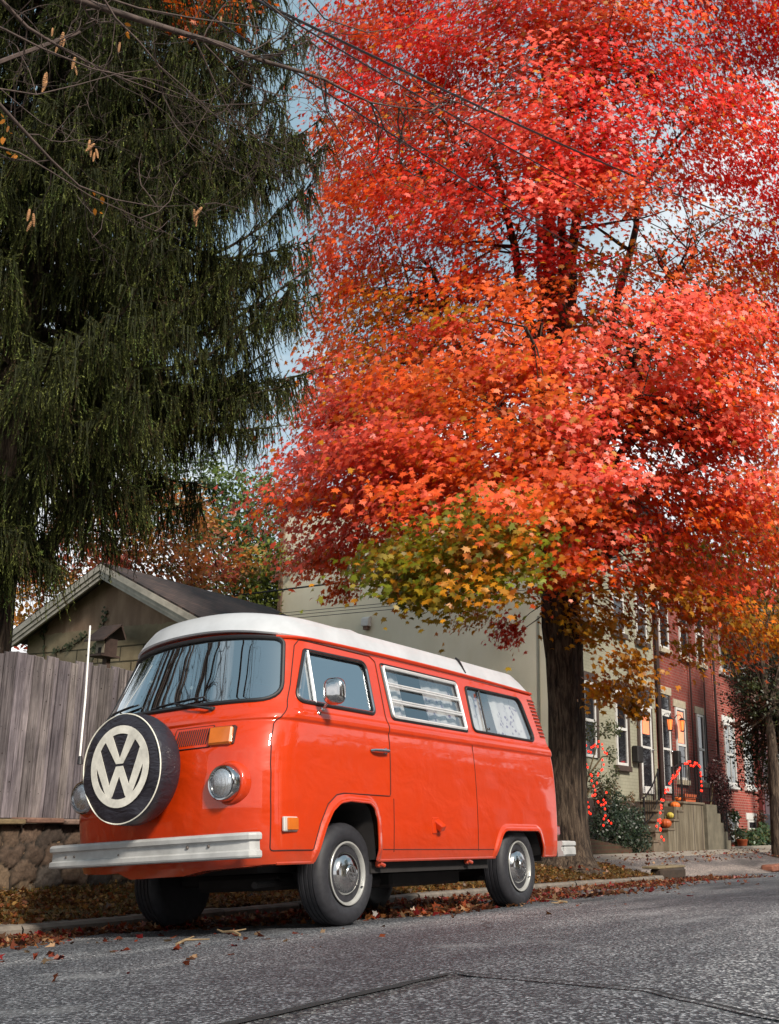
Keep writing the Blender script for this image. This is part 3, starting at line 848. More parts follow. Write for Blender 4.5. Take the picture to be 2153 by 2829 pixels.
# ---- interior
si = simple('seat_vinyl', (.035, .030, .028), .6, 0, .2)
for yc in (.42, 1.28):
    st = MB(); st.box((-.32, yc-.25, .95), (.20, yc+.25, 1.10), bev=.05); st.box((.12, yc-.24, 1.05), (.28, yc+.24, 1.50), rot=Matrix.Rotation(.12, 3, 'Y'), bev=.05)
    st.box((.19, yc-.12, 1.50), (.28, yc+.12, 1.64), bev=.03)
    st.build('front_seat', si, VAN, 40)
da = MB(); da.box((-.80, .25, 1.10), (-.56, 1.45, 1.27), bev=.04); da.build('dashboard', simple('dashboard', (.02, .02, .02), .6), VAN, 40)
sw = MB(); cw = Vector((-.42, .42, 1.32)); 
sw.tube([tuple(cw+Matrix.Rotation(math.radians(-28), 3, 'Y')@Vector((.20*math.cos(t_), .20*math.sin(t_), 0))) for t_ in np.linspace(0, 2*PI, 33)[:-1]], .012, 6, True)
sw.tube([(-.60, .42, 1.15), tuple(cw)], .02, 8); sw.tube([tuple(cw+Vector((0, -.19, 0))), tuple(cw+Vector((0, .19, 0)))], .012, 6)
sw.build('steering_wheel', black_rubber, VAN, 60)
fl = MB(); fl.box((-.80, .22, .455), (-.47, 1.48, .47)); fl.box((-.47, .43, .50), (.24, 1.27, .52)); fl.box((.24, .06, .44), (1.9, 1.64, .455)); fl.box((1.9, .43, .50), (2.8, 1.27, .52)); fl.build('cabin_floor', dark_metal, VAN)
bulk = MB(); bulk.box((.36, .10, .46), (.39, 1.60, 1.15)); bulk.box((1.66, .44, .46), (3.05, 1.26, 1.02)); bulk.box((1.0, 1.1, .46), (1.6, 1.55, 1.25)); bulk.box((2.2, .5, 1.02), (3.0, 1.2, 1.35)); bulk.build('cabin_furniture', simple('cabin_wood', (.13, .07, .03), .6, 0, .2), VAN)
hl_ = MB(); hl_.box((-.45, .25, 1.80), (2.9, 1.45, 1.815)); hl_.build('headlining', simple('headlining', (.09, .085, .08), .8), VAN)
cm, nt, b_, out = new_mat('curtain_fabric'); setp(b_, rough=.9)
v_ = coords(nt); vo = nt.nodes.new('ShaderNodeTexVoronoi'); vo.inputs['Scale'].default_value = 22; nt.links.new(v_, vo.inputs['Vector'])
pat = ramp(nt, vo.outputs['Distance'], [(.26, (.13, .08, .17)), (.40, (.55, .52, .52))])
big = ramp(nt, noise(nt, coords(nt), 5, 2), [(.45, (0, 0, 0)), (.55, (1, 1, 1))]); c3 = mix(nt, big, (.66, .64, .62), pat); nt.links.new(c3, b_.inputs[0])
def curtain(x0, x1, near):
    VV = []; FF = []; n = int((x1-x0)/.012)
    for i in range(n+1):
        x = x0+(x1-x0)*i/n; w = .009*math.sin(i*.55)+.006*math.sin(i*.21+1)
        for j, z in enumerate((1.33, 1.45, 1.60, 1.74)):
            y = float(ysurf(1.5, z))+.07+w*(1-.15*j)
            VV.append((x, y if near else 1.7-y, z))
    for i in range(n):
        for j in range(3): FF.append((i*4+j, (i+1)*4+j, (i+1)*4+j+1, i*4+j+1))
    MB().add(VV, FF).build('curtain', cm, VAN, 180)
for near in (True, False):
    curtain(.50, .84, near); curtain(1.17, 1.66, near); curtain(1.70, 2.14, near); curtain(2.30, 2.92, near)
rg = MB(); rg.box((3.02, .25, 1.36), (3.04, 1.45, 1.70)); rg.build('rear_window', glass, VAN)

# ================================================================= ground
def road_z(x, y):
    y = np.asarray(y, float); x = np.asarray(x, float)
    base = np.where(y > -3.0, -.081*y, .243-.02*(np.abs(y+3.0))**1.0*1.0)
    return base-.012-.006*np.clip(x-3, 0, 40)
def curb_top(x): return road_z(x, 2.0)+.085
def verge_z(x, y):
    x = np.asarray(x, float); y = np.asarray(y, float)
    a = curb_top(x); t = np.clip((y-2.1)/1.3, 0, 1); far = np.interp(x, [0, 6, 14, 40], [.0, .0, .03, .05])
    return a+(far-a)*t*t*(3-2*t)
def grid(name, xs, ys, zf, mat, kind='structure'):
    X, Y = np.meshgrid(xs, ys); Z = zf(X, Y)
    nx, ny = len(xs), len(ys); ix = np.arange(nx*ny).reshape(ny, nx)
    F = np.stack([ix[:-1, :-1].ravel(), ix[:-1, 1:].ravel(), ix[1:, 1:].ravel(), ix[1:, :-1].ravel()], 1)
    o = mesh_uniform(name, np.stack([X.ravel(), Y.ravel(), Z.ravel()], 1), F, mat, None, True)
    if kind: o['kind'] = kind
    return o
# asphalt
def m_asphalt(name, dark, light, seed=0.0):
    m, nt, b, out = new_mat(name)
    v = coords(nt); vo = nt.nodes.new('ShaderNodeTexVoronoi'); vo.inputs['Scale'].default_value = 118; nt.links.new(v, vo.inputs['Vector'])
    sep = nt.nodes.new('ShaderNodeSeparateColor'); nt.links.new(vo.outputs['Color'], sep.inputs[0])
    chips = ramp(nt, sep.outputs[0], [(.0, tuple(d*.55 for d in dark)), (.55, dark), (.78, light), (.93, tuple(min(.6, l*1.9) for l in light)), (1, tuple(min(.7, l*2.6) for l in light))])
    vo2 = nt.nodes.new('ShaderNodeTexVoronoi'); vo2.inputs['Scale'].default_value = 150; nt.links.new(v, vo2.inputs['Vector'])
    sep2 = nt.nodes.new('ShaderNodeSeparateColor'); nt.links.new(vo2.outputs['Color'], sep2.inputs[0])
    fine = ramp(nt, sep2.outputs[1], [(0, (.55, .55, .55)), (1, (1.35, 1.35, 1.4))])
    c = mix(nt, 1, chips, fine, 'MULTIPLY')
    big = ramp(nt, noise(nt, coords(nt, (.12, .55, 1)), 2.2, 4, .55), [(.33, (.50, .51, .55)), (.5, (.85, .86, .87)), (.66, (1.75, 1.70, 1.62))])
    c = mix(nt, 1, c, big, 'MULTIPLY')
    # worn pale patches of exposed stone
    n2 = noise(nt, coords(nt), 1.6, 3)
    c = mix(nt, ramp(nt, n2, [(.58, (0, 0, 0)), (.68, (.35, .35, .35))]), c, tuple(min(.5, l*1.6) for l in light))
    ve = nt.nodes.new('ShaderNodeTexVoronoi'); ve.feature = 'DISTANCE_TO_EDGE'; ve.inputs['Scale'].default_value = .55
    wn = nt.nodes.new('ShaderNodeTexNoise'); wn.inputs['Scale'].default_value = 3.5; wn.inputs['Detail'].default_value = 6; nt.links.new(v, wn.inputs['Vector'])
    wv_ = mix(nt, .16, v, wn.outputs['Color']); nt.links.new(wv_, ve.inputs['Vector'])
    ck = ramp(nt, ve.outputs['Distance'], [(.0, (1, 1, 1)), (.0030, (1, 1, 1)), (.0045, (0, 0, 0))])
    ck = mix(nt, 1, ck, ramp(nt, noise(nt, v, .35, 2), [(.50, (0, 0, 0)), (.56, (.85, .85, .85))]), 'MULTIPLY')
    c = mix(nt, ck, c, (.012, .011, .012))
    st_ = ramp(nt, noise(nt, coords(nt, (.5, 1.4, 1)), .9, 3), [(.60, (0, 0, 0)), (.70, (.55, .55, .55))]); c = mix(nt, st_, c, tuple(d*.5 for d in dark))
    nt.links.new(c, b.inputs['Base Color']); setp(b, rough=.72, spec=.45)
    h = math_(nt, 'ADD', vo.outputs['Distance'], noise(nt, v, 90, 3)); bump(nt, b, h, .7, .006)
    return m
asph = m_asphalt('asphalt', (.046, .049, .057), (.17, .173, .178))
xs = np.unique(np.concatenate([np.linspace(-40, -8, 17), np.linspace(-8, 14, 89), np.linspace(14, 120, 54)]))
grid('road', xs, np.array([-12, -9, -6, -5, -4, -3.5, -3, -2.5, -2, -1, 0, 1, 1.6, 1.97, 2.06]), road_z, asph)
patch_m = m_asphalt('asphalt_patch', (.019, .019, .024), (.085, .085, .082))
pp = [(-4.6, -2.335), (-4.0, -2.32), (-2.80, -2.25), (-3.32, -3.4), (-3.9, -4.6), (-5.2, -4.6)]
MB().add([(x, y, float(road_z(x, y))+.005) for x, y in pp], [tuple(range(len(pp)))[::-1]]).build('road_patch', patch_m)['kind'] = 'structure'
tar = MB()
edge = []
for a_, b_ in zip(pp[:4], pp[1:5]):
    for k in range(12):
        t = k/12; edge.append((a_[0]+(b_[0]-a_[0])*t+random.gauss(0, .004), a_[1]+(b_[1]-a_[1])*t+random.gauss(0, .004)))
ew = []
for i, (x, y) in enumerate(edge):
    t_ = np.array(edge[min(i+1, len(edge)-1)])-np.array(edge[max(i-1, 0)]); t_ = t_/np.linalg.norm(t_); n_ = np.array([-t_[1], t_[0]])*random.uniform(.009, .020)
    for sg in (-1, 1): ew.append((x+sg*n_[0], y+sg*n_[1], float(road_z(x, y))+.009))
tar.add(ew, [(2*i, 2*i+1, 2*i+3, 2*i+2) for i in range(len(edge)-1)]); tar.build('tar_seam', simple('tar', (.008, .008, .010), .95, 0, .3, 30))['kind'] = 'structure'

base_m = simple('far_ground', (.07, .06, .045), .95, 0, .3, .2)
MB().add([(-300, -300, -.6), (400, -300, -.6), (400, 400, -.6), (-300, 400, -.6)], [(0, 1, 2, 3)]).build('ground', base_m)['kind'] = 'structure'
# kerb
conc = simple('kerb_concrete', (.15, .13, .11), .85, 0, .35, 7, bmp=.4, bscale=50)
cx0 = list(np.arange(-30, 11.4, 1.0))+[11.4]
kb = MB()
for a_, b_ in zip(cx0[:-1], cx0[1:]):
    za, zb_ = float(curb_top(a_)), float(curb_top(b_)); g_ = .006; dz = random.gauss(0, .004)
    y0, y1 = 2.0+random.gauss(0, .006), 2.15
    V_ = [(a_+g_, y0+.012, za-.3), (b_-g_, y0+.012, zb_-.3), (b_-g_, y1, zb_-.3), (a_+g_, y1, za-.3), (a_+g_, y0+.02, za+dz), (b_-g_, y0+.02, zb_+dz), (b_-g_, y1, zb_+dz), (a_+g_, y1, za+dz), (a_+g_, y0, za-.02), (b_-g_, y0, zb_-.02)]
    kb.add(V_, [(4, 5, 6, 7), (8, 9, 5, 4), (0, 1, 9, 8), (1, 2, 6, 5), (3, 0, 4, 7)])
kb.build('kerb', conc)['kind'] = 'structure'

# verge soil under grass and leaves
soil, nt, b_, out = new_mat('verge_soil'); setp(b_, rough=.95)
f = noise(nt, coords(nt), 9, 6); nt.links.new(ramp(nt, f, [(.3, (.045, .032, .014)), (.5, (.10, .075, .022)), (.7, (.14, .06, .02))]), b_.inputs[0]); bump(nt, b_, f, .8, .03)
xs2 = np.arange(-12, 11.41, .15)
grid('verge', xs2, np.linspace(2.13, 3.55, 14), lambda x, y: verge_z(x, y)+.018*np.sin(x*3.1+y*5)*np.sin(y*4.3-x), soil)
grid('garden_ground', np.linspace(-30, 40, 60), np.linspace(3.5, 60, 40), lambda x, y: np.full_like(x, -.02), simple('garden_soil', (.06, .07, .025), .95, 0, .4, 4))
side = simple('sidewalk_concrete', (.26, .225, .19), .85, 0, .3, 3.5, bmp=.3, bscale=60)
def walk_z(x, y): return verge_z(x, 3.4)+.012+.02*(y-3.4)
xsw = [float(x) for x in np.arange(8.0, 60, 1.2)]
sw_ = MB()
for a_, b_ in zip(xsw[:-1], xsw[1:]):
    z0, z1 = float(walk_z(a_, 3.45)), float(walk_z(b_, 3.45)); dz = random.gauss(0, .004)
    sw_.add([(a_+.006, 3.35, z0+dz), (b_-.006, 3.35, z1+dz), (b_-.006, 4.2, z1+.02), (a_+.006, 4.2, z0+.02), (a_+.006, 3.35, z0-.2), (b_-.006, 3.35, z1-.2)], [(0, 1, 2, 3), (4, 5, 1, 0)])
sw_.add([(8, 4.19, .02), (60, 4.19, .02), (60, 5.05, .035), (8, 5.05, .035)], [(0, 1, 2, 3)])
sw_.build('pavement', side)['kind'] = 'structure'
# driveway apron, then a second piece of verge
drv = m_asphalt('driveway_asphalt', (.10, .085, .085), (.20, .17, .15))
grid('driveway', np.linspace(11.4, 18.0, 12), np.linspace(2.04, 3.37, 8), lambda x, y: road_z(x, 2.04)+(walk_z(x, 3.37)-road_z(x, 2.04)-.004)*((y-2.04)/1.33), drv)
grid('far_verge', np.linspace(18.0, 60, 60), np.linspace(2.04, 3.37, 6), lambda x, y: road_z(x, 2.04)+.10*np.clip((x-17.9)/1.2, 0, 1)+(walk_z(x, 3.35)-.01-road_z(x, 2.04)-.10*np.clip((x-17.9)/1.2, 0, 1))*np.clip((y-2.04)/1.3, 0, 1), drv)
# stone block that ends the verge and timber edging
bk = simple('edging_stone', (.20, .13, .075), .9, 0, .4, 12, bmp=.6, bscale=30)
e1 = MB(); zt_ = float(curb_top(11.4)); e1.box((11.38, 2.02, zt_-.2), (12.55, 2.22, zt_+.10), bev=.03); 
o = e1.build('edging_block', simple('edging_dark', (.035, .022, .014), .9, 0, .4, 12, bmp=.6, bscale=30), None, 40); tag(o, 'dark low edging block at the driveway mouth, right of the big maple', 'edging block')
e1 = MB(); e1.box((11.30, 2.05, zt_+.098), (12.62, 2.32, zt_+.135), bev=.012)
o = e1.build('edging_cap', simple('edging_cap', (.17, .13, .075), .9, 0, .3, 12), o, 40)
e2 = MB(); e2.box((18.05, 2.0, float(road_z(18, 2.0))), (19.5, 2.25, float(road_z(18, 2.0))+.14), bev=.03)
o = e2.build('kerb_stone', simple('brick_edging', (.20, .075, .045), .9, 0, .4, 12, bmp=.6, bscale=30), None, 40); tag(o, 'reddish kerb stone on the far side of the driveway, at the right edge', 'kerb stone')

# ================================================================= stone wall and fence
def vor(px, pz, pts):
    d = np.full((2, len(px)), 1e9); id_ = np.zeros(len(px), int)
    for i, (a_, b_) in enumerate(pts):
        q_ = np.hypot((px-a_)*.75, (pz-b_)*1.15)
        m = q_ < d[0]; d[1] = np.where(m, d[0], np.minimum(d[1], q_)); d[0] = np.where(m, q_, d[0]); id_[m] = i
    return d, id_
def stone_wall(x0, x1, z0, z1, y):
    nx, nz = int((x1-x0)/.02), int((z1-z0)/.02)
    X, Z = np.meshgrid(np.linspace(x0, x1, nx), np.linspace(z0, z1, nz)); px, pz = X.ravel(), Z.ravel()
    pts = []
    r2 = np.random.default_rng(3)
    zz = z0+.06; row = 0
    while zz < z1+.1:
        xx = x0-.1+(row % 2)*.14
        while xx < x1+.2: pts.append((xx+r2.normal(0, .03), zz+r2.normal(0, .025))); xx += r2.uniform(.14, .32)
        zz += r2.uniform(.13, .19); row += 1
    wx = px+.02*np.sin(pz*31+px*7); wz = pz+.02*np.sin(px*23+1)
    d, id_ = vor(wx, wz, pts); e = d[1]-d[0]
    h = np.clip(e/.024, 0, 1)**.5*.032+.010*np.sin(px*40+pz*17)*np.sin(pz*53-px*9)*.5; rough_ = r2.normal(0, .004, len(px)); hh = h+rough_+np.array([r2.uniform(-.012, .015) for _ in pts])[id_]*np.clip(e/.04, 0, 1)
    cols = np.array([[(.085, .055, .038), (.06, .042, .032), (.11, .072, .048), (.075, .06, .05), (.14, .095, .06)][r2.integers(5)] for _ in pts])*r2.uniform(.6, 1.5, (len(pts), 1))
    c = cols[id_]; mort = np.clip(1.5-e/.014, 0, 1)[:, None]; c = c*(1-mort)+np.array([[.014, .011, .008]])*mort
    ix = np.arange(nx*nz).reshape(nz, nx)
    F_ = np.stack([ix[:-1, :-1].ravel(), ix[:-1, 1:].ravel(), ix[1:, 1:].ravel(), ix[1:, :-1].ravel()], 1)
    return np.stack([px, y-hh, pz], 1), F_, c
wall = empty('stone_wall', (0, 3.5, 0)); tag(wall, 'low dark rubble stone wall under the wooden fence', 'stone wall')
wall.location = (0, 0, 0)
V_, F_, c_ = stone_wall(-6, 6.6, -.12, .53, 3.47)
mesh_uniform('stonework', V_, F_, m_col('stone', .9, nscale=40, amt=.6, bmp=.7, bdist=.006), wall, True, c_)
cp = MB()
x = -6
while x < 6.6:
    l_ = random.uniform(.35, .7); dz = random.uniform(-.008, .008); cp.box((x, 3.36+random.uniform(-.01, .015), .528+dz), (x+l_-.012, 3.75, .572+dz), bev=.012, col=tuple(c*random.uniform(.7, 1.2) for c in (.16, .12, .085))); x += l_
cp.build('wall_coping', m_col('coping', .9, nscale=25, amt=.5), wall, 40)
MB().box((-6, 3.46, -.15), (6.6, 3.74, .527)).build('wall_core', bk, wall)

fence = empty('wooden_fence', (0, 3.6, .56)); tag(fence, 'tall weathered grey board fence on top of the stone wall', 'fence')
fence.location = (0, 0, 0)
wood, nt, b_, out = new_mat('weathered_wood'); setp(b_, rough=.85, spec=.3)
at2 = nt.nodes.new('ShaderNodeAttribute'); at2.attribute_name = 'Col'
f1 = noise(nt, coords(nt, (28, 28, 1.1)), 2.2, 7, .68, .4); f2 = noise(nt, coords(nt, (3, 3, 1.6)), 2.5, 4)
g1 = ramp(nt, f1, [(.30, (.22, .19, .19)), (.46, (.75, .72, .72)), (.70, (1.55, 1.5, 1.5))]); g2 = ramp(nt, f2, [(.3, (.62, .6, .62)), (.7, (1.15, 1.12, 1.1))])
c = mix(nt, 1, at2.outputs['Color'], g1, 'MULTIPLY'); c = mix(nt, 1, c, g2, 'MULTIPLY'); nt.links.new(c, b_.inputs[0]); bump(nt, b_, f1, .7, .006)
bd = MB(); knots = MB(); x = -6.0; k = 0
while x < 6.4:
    w_ = random.uniform(.058, .098); lay_ = (k % 2)*.016; dz = random.gauss(0, .012); cc_ = random.uniform(.65, 1.25)
    col_ = (.160*cc_, .145*cc_, .145*cc_*random.uniform(.95, 1.1)); tl = random.gauss(0, .006)
    y0 = 3.56+lay_+random.gauss(0, .002)
    zt2 = 1.925+dz+.01*math.sin(x*1.7)
    bd.add([(x, y0, .575), (x+w_, y0, .575), (x+w_, y0+.018, .575), (x, y0+.018, .575), (x+tl, y0, zt2-.006), (x+w_+tl, y0, zt2+random.gauss(0, .006)), (x+w_+tl, y0+.018, zt2), (x+tl, y0+.018, zt2)],
           [(0, 3, 2, 1), (4, 5, 6, 7), (0, 1, 5, 4), (1, 2, 6, 5), (2, 3, 7, 6), (3, 0, 4, 7)], col_)
    for z in (1.80, 1.76, 1.30, .78):
        knots.lathe([(0, .004), (-.002, .003)], 'Y', (x+w_/2+random.gauss(0, .01), y0, z+random.gauss(0, .008)), 6)
    if random.random() < .5: knots.lathe([(0, .008), (-.001, .007)], 'Y', (x+w_/2+random.gauss(0, .015), y0, random.uniform(.7, 1.85)), 7)
    x += w_*random.uniform(.80, .97); k += 1
bd.build('fence_boards', wood, fence); knots.build('nail_holes', simple('nail', (.02, .012, .01), .9), fence)
for z in (.75, 1.25, 1.75): MB().box((-6, 3.60, z-.045), (6.4, 3.64, z+.045), col=(.12, .10, .09)).build('fence_rail', wood, fence)

# ================================================================= garage
gar = empty('garage', (6.5, 10.1, 0)); tag(gar, 'small brown block garage with pale gable trim behind the wooden fence', 'garage')
gar.location = (0, 0, 0)
gw, nt, b_, out = new_mat('garage_render'); setp(b_, rough=.92)
sx = nt.nodes.new('ShaderNodeSeparateXYZ'); tcg = nt.nodes.new('ShaderNodeTexCoord'); nt.links.new(tcg.outputs['Object'], sx.inputs[0])
f = noise(nt, coords(nt, (1, 1.5, .35)), 2.6, 6, .6); up = ramp(nt, f, [(.3, (.15, .095, .062)), (.5, (.21, .135, .09)), (.72, (.30, .21, .145))])
lowc = ramp(nt, noise(nt, coords(nt), 2.2, 5), [(.3, (.15, .115, .07)), (.7, (.28, .23, .145))])
f3_ = math_(nt, 'GREATER_THAN', math_(nt, 'ADD', sx.outputs[2], math_(nt, 'MULTIPLY', noise(nt, coords(nt), 6, 3), .10)), 3.62)
c = mix(nt, f3_, lowc, up); nt.links.new(c, b_.inputs[0]); bump(nt, b_, noise(nt, coords(nt), 25, 4), .35, .01)
GY0, GY1, GX, GX1 = 7.55, 11.65, 6.5, 10.4; pk = (GY0+GY1)/2
g = MB(); g.prism([(GY0, -.1), (GY1, -.1), (GY1, 3.53), (pk, 4.51), (GY0, 3.53)], GX, GX1, 'YZ'); g.build('wall', gw, gar)
jl = MB(); z = 3.25; r = 0
while z > .2:
    jl.box((GX-.006, GY0, z-.008), (GX+.004, GY1, z+.008)); 
    y = GY0+.2+(r % 2)*.25
    while y < GY1: jl.box((GX-.007, y-.006, z-.245), (GX+.003, y+.006, z)); y += .52
    z -= .25; r += 1
jl.build('block_joints', simple('block_joint', (.045, .038, .022), .95), gar)
shing, nt, b_, out = new_mat('shingles'); setp(b_, rough=.9)
br = nt.nodes.new('ShaderNodeTexBrick'); br.inputs['Scale'].default_value = 1; br.inputs['Brick Width'].default_value = .3; br.inputs['Row Height'].default_value = .13; br.inputs['Mortar Size'].default_value = .012
br.inputs['Color1'].default_value = (.060, .040, .036, 1); br.inputs['Color2'].default_value = (.035, .024, .024, 1); br.inputs['Mortar'].default_value = (.012, .009, .009, 1)
nt.links.new(coords(nt), br.inputs[0]); nt.links.new(mix(nt, 1, br.outputs[0], ramp(nt, noise(nt, coords(nt), 3, 5), [(.3, (.6, .6, .6)), (.7, (1.4, 1.3, 1.2))]), 'MULTIPLY'), b_.inputs[0]); bump(nt, b_, br.outputs[1], -.5, .01)
sl_ = (4.51-3.53)/(pk-GY0)
rf = MB()
for sg in (-1, 1):
    y_e = pk+sg*(pk-GY0+.30); z_e = 4.51-sl_*(pk-GY0+.30)
    rf.add([(GX-.34, pk, 4.63), (GX1+.3, pk, 4.63), (GX1+.3, y_e, z_e+.12), (GX-.34, y_e, z_e+.12), (GX-.34, pk, 4.59), (GX1+.3, pk, 4.59), (GX1+.3, y_e, z_e+.08), (GX-.34, y_e, z_e+.08)],
           [(0, 1, 2, 3), (7, 6, 5, 4), (3, 2, 6, 7), (0, 3, 7, 4)])
rf.build('roof', shing, gar)
trimc = simple('garage_trim', (.36, .33, .28), .7, 0, .25, 6)
for sg in (-1, 1):
    y_e = pk+sg*(pk-GY0+.30); z_e = 4.51-sl_*(pk-GY0+.30)
    for d0, zt3, zb3, x0_ in ((0, .045, -.060, -.36), (0, -.055, -.135, -.335), (0, -.13, -.20, -.31)):
        MB().add([(GX+x0_, pk, 4.55+zt3), (GX+x0_, y_e, z_e+.04+zt3), (GX+x0_, y_e, z_e+.04+zb3), (GX+x0_, pk, 4.55+zb3), (GX-.27, pk, 4.55+zt3), (GX-.27, y_e, z_e+.04+zt3), (GX-.27, y_e, z_e+.04+zb3), (GX-.27, pk, 4.55+zb3)],
               [(0, 1, 2, 3), (7, 6, 5, 4), (0, 4, 5, 1), (3, 2, 6, 7), (1, 5, 6, 2)]).build('rake_board', trimc, gar, None, True)
    MB().add([(GX-.28, pk, 4.53), (GX+.01, pk, 4.53), (GX+.01, y_e, z_e+.02), (GX-.28, y_e, z_e+.02)], [(0, 1, 2, 3)]).build('soffit', simple('soffit', (.10, .075, .055), .9), gar)
MB().box((GX-.02, 8.0, -.05), (GX-.01, 8.1, .1)).build('wall_foot', bk, gar)
# ivy stems on the gable
iv = empty('climbing_ivy', (6.45, 11, 2.2)); tag(iv, 'thin ivy stems with small dark leaves climbing the garage gable', 'ivy'); iv.location = (0, 0, 0)
ims = MB(); lf = MB()
for pts in ([(10.05, 2.6), (9.95, 3.05), (9.85, 3.35), (9.78, 3.62), (9.70, 3.88)], [(10.9, 3.25), (10.6, 3.30), (10.35, 3.38), (10.15, 3.50)], [(11.2, 2.7), (11.15, 3.2), (11.25, 3.6), (11.15, 3.75)]):
    P_ = [(6.49, y, z) for y, z in pts]; ims.tube(P_, .008, 5)
    for a_, b_ in zip(pts[:-1], pts[1:]):
        for k in range(14):
            t = random.random(); y = a_[0]+(b_[0]-a_[0])*t+random.gauss(0, .035); z = a_[1]+(b_[1]-a_[1])*t+random.gauss(0, .035); s_ = random.uniform(.018, .04)
            lf.add([(6.46+random.gauss(0, .012), y-s_, z), (6.45, y, z-s_), (6.46+random.gauss(0, .012), y+s_, z), (6.455, y, z+s_)], [(0, 1, 2, 3)])
ims.build('stem', simple('ivy_stem', (.05, .035, .02), .9), iv); lf.build('leaves', simple('ivy_leaf', (.035, .045, .015), .7, 0, .4, 20), iv)
# birdhouse on a post
bh = empty('birdhouse', (6.1, 9.2, 0)); tag(bh, 'brown wooden birdhouse on a post in front of the garage gable', 'birdhouse')
bwood = simple('birdhouse_wood', (.055, .034, .028), .85, 0, .35, 14, bmp=.4, bscale=30)
def bpart(n_, mb_, m_=bwood): return mb_.build(n_, m_, bh, 30)
bpart('post', MB().box((-.04, -.05, .0), (.05, .04, 3.05)))
bb = MB().box((-.13, -.10, 3.03), (.12, .12, 3.30)); bpart('box', bb)
bpart('box_front', MB().box((-.142, -.085, 3.06), (-.131, .105, 3.25)), simple('birdhouse_front', (.26, .22, .16), .8))
bpart('floor_tray', MB().box((-.26, -.16, 3.00), (.14, .19, 3.03)))
bpart('entrance_hole', MB().box((-.148, -.03, 3.06), (-.143, .04, 3.15)), simple('hole', (.01, .008, .006), .9))
rr = MB(); rr.add([(-.28, -.21, 3.23), (-.28, .24, 3.23), (.08, .24, 3.52), (.08, -.21, 3.52), (-.28, -.21, 3.255), (-.28, .24, 3.255), (.08, .24, 3.545), (.08, -.21, 3.545)], [(0, 1, 2, 3), (7, 6, 5, 4), (0, 4, 5, 1), (1, 5, 6, 2), (0, 3, 7, 4)])
rr.add([(.06, -.21, 3.52), (.06, .24, 3.52), (.18, .24, 3.30), (.18, -.21, 3.30), (.08, -.21, 3.545), (.08, .24, 3.545), (.20, .24, 3.32), (.20, -.21, 3.32)], [(0, 1, 2, 3), (7, 6, 5, 4), (0, 3, 7, 4), (1, 5, 6, 2)])
bpart('roof', rr)
bh.scale = (1, 1, 1)

# ================================================================= row houses
FY = 5.0
def m_brick(name, c1, c2, mortar, axis='XZ', sc=1.0, ms=.010, amt=.45):
    m, nt, b, out = new_mat(name)
    tc_ = nt.nodes.new('ShaderNodeTexCoord'); se = nt.nodes.new('ShaderNodeSeparateXYZ'); nt.links.new(tc_.outputs['Object'], se.inputs[0]); cb = nt.nodes.new('ShaderNodeCombineXYZ')
    nt.links.new(se.outputs[0 if axis[0] == 'X' else 1], cb.inputs[0]); nt.links.new(se.outputs[2], cb.inputs[1])
    br_ = nt.nodes.new('ShaderNodeTexBrick'); nt.links.new(cb.outputs[0], br_.inputs[0])
    for k_, v_ in (('Scale', sc), ('Brick Width', .215), ('Row Height', .073), ('Mortar Size', ms), ('Mortar Smooth', .25), ('Bias', 0)): br_.inputs[k_].default_value = v_
    br_.inputs['Color1'].default_value = (*c1, 1); br_.inputs['Color2'].default_value = (*c2, 1); br_.inputs['Mortar'].default_value = (*mortar, 1)
    d_ = ramp(nt, noise(nt, coords(nt, (1, 1, .6)), 1.4, 6, .6), [(.3, ((1-amt),)*3), (.7, ((1+amt*.6),)*3)])
    nt.links.new(mix(nt, 1, br_.outputs[0], d_, 'MULTIPLY'), b.inputs['Base Color']); setp(b, rough=.88, spec=.3)
    bump(nt, b, br_.outputs[1], -.6, .008); return m
brick1 = m_brick('red_brick', (.23, .042, .030), (.17, .030, .022), (.19, .105, .09))
brick2 = m_brick('bright_brick', (.33, .055, .036), (.24, .036, .025), (.31, .18, .15))
paintbrick = m_brick('painted_brick', (.29, .28, .21), (.27, .26, .195), (.23, .22, .16), ms=.008, amt=.2)
stucco, nt, b_, out = new_mat('cream_stucco'); setp(b_, rough=.93)
f = noise(nt, coords(nt, (1, 1, .5)), .8, 7, .62); f2 = noise(nt, coords(nt), 14, 4)
c = ramp(nt, f, [(.3, (.60, .56, .43)), (.5, (.68, .64, .50)), (.7, (.74, .70, .57))]); nt.links.new(c, b_.inputs[0]); bump(nt, b_, f2, .25, .01)
brown = simple('brown_trim', (.055, .036, .028), .6, 0, .2, 8); white_t = simple('white_trim', (.58, .57, .55), .5, 0, .1, 8); lint = simple('stone_lintel', (.36, .31, .23), .8, 0, .2, 9)
maroon = simple('maroon_trim', (.13, .022, .022), .5, 0, .2, 6); dglass = simple('window_glass', (.018, .018, .022), .06, 0, .2, 2, spec=.8)
refl = simple('window_glass_pale', (.16, .17, .17), .12, 0, .5, 2.5, spec=.8)
warm = m_emit('warm_pane', (.80, .22, .10), .55)
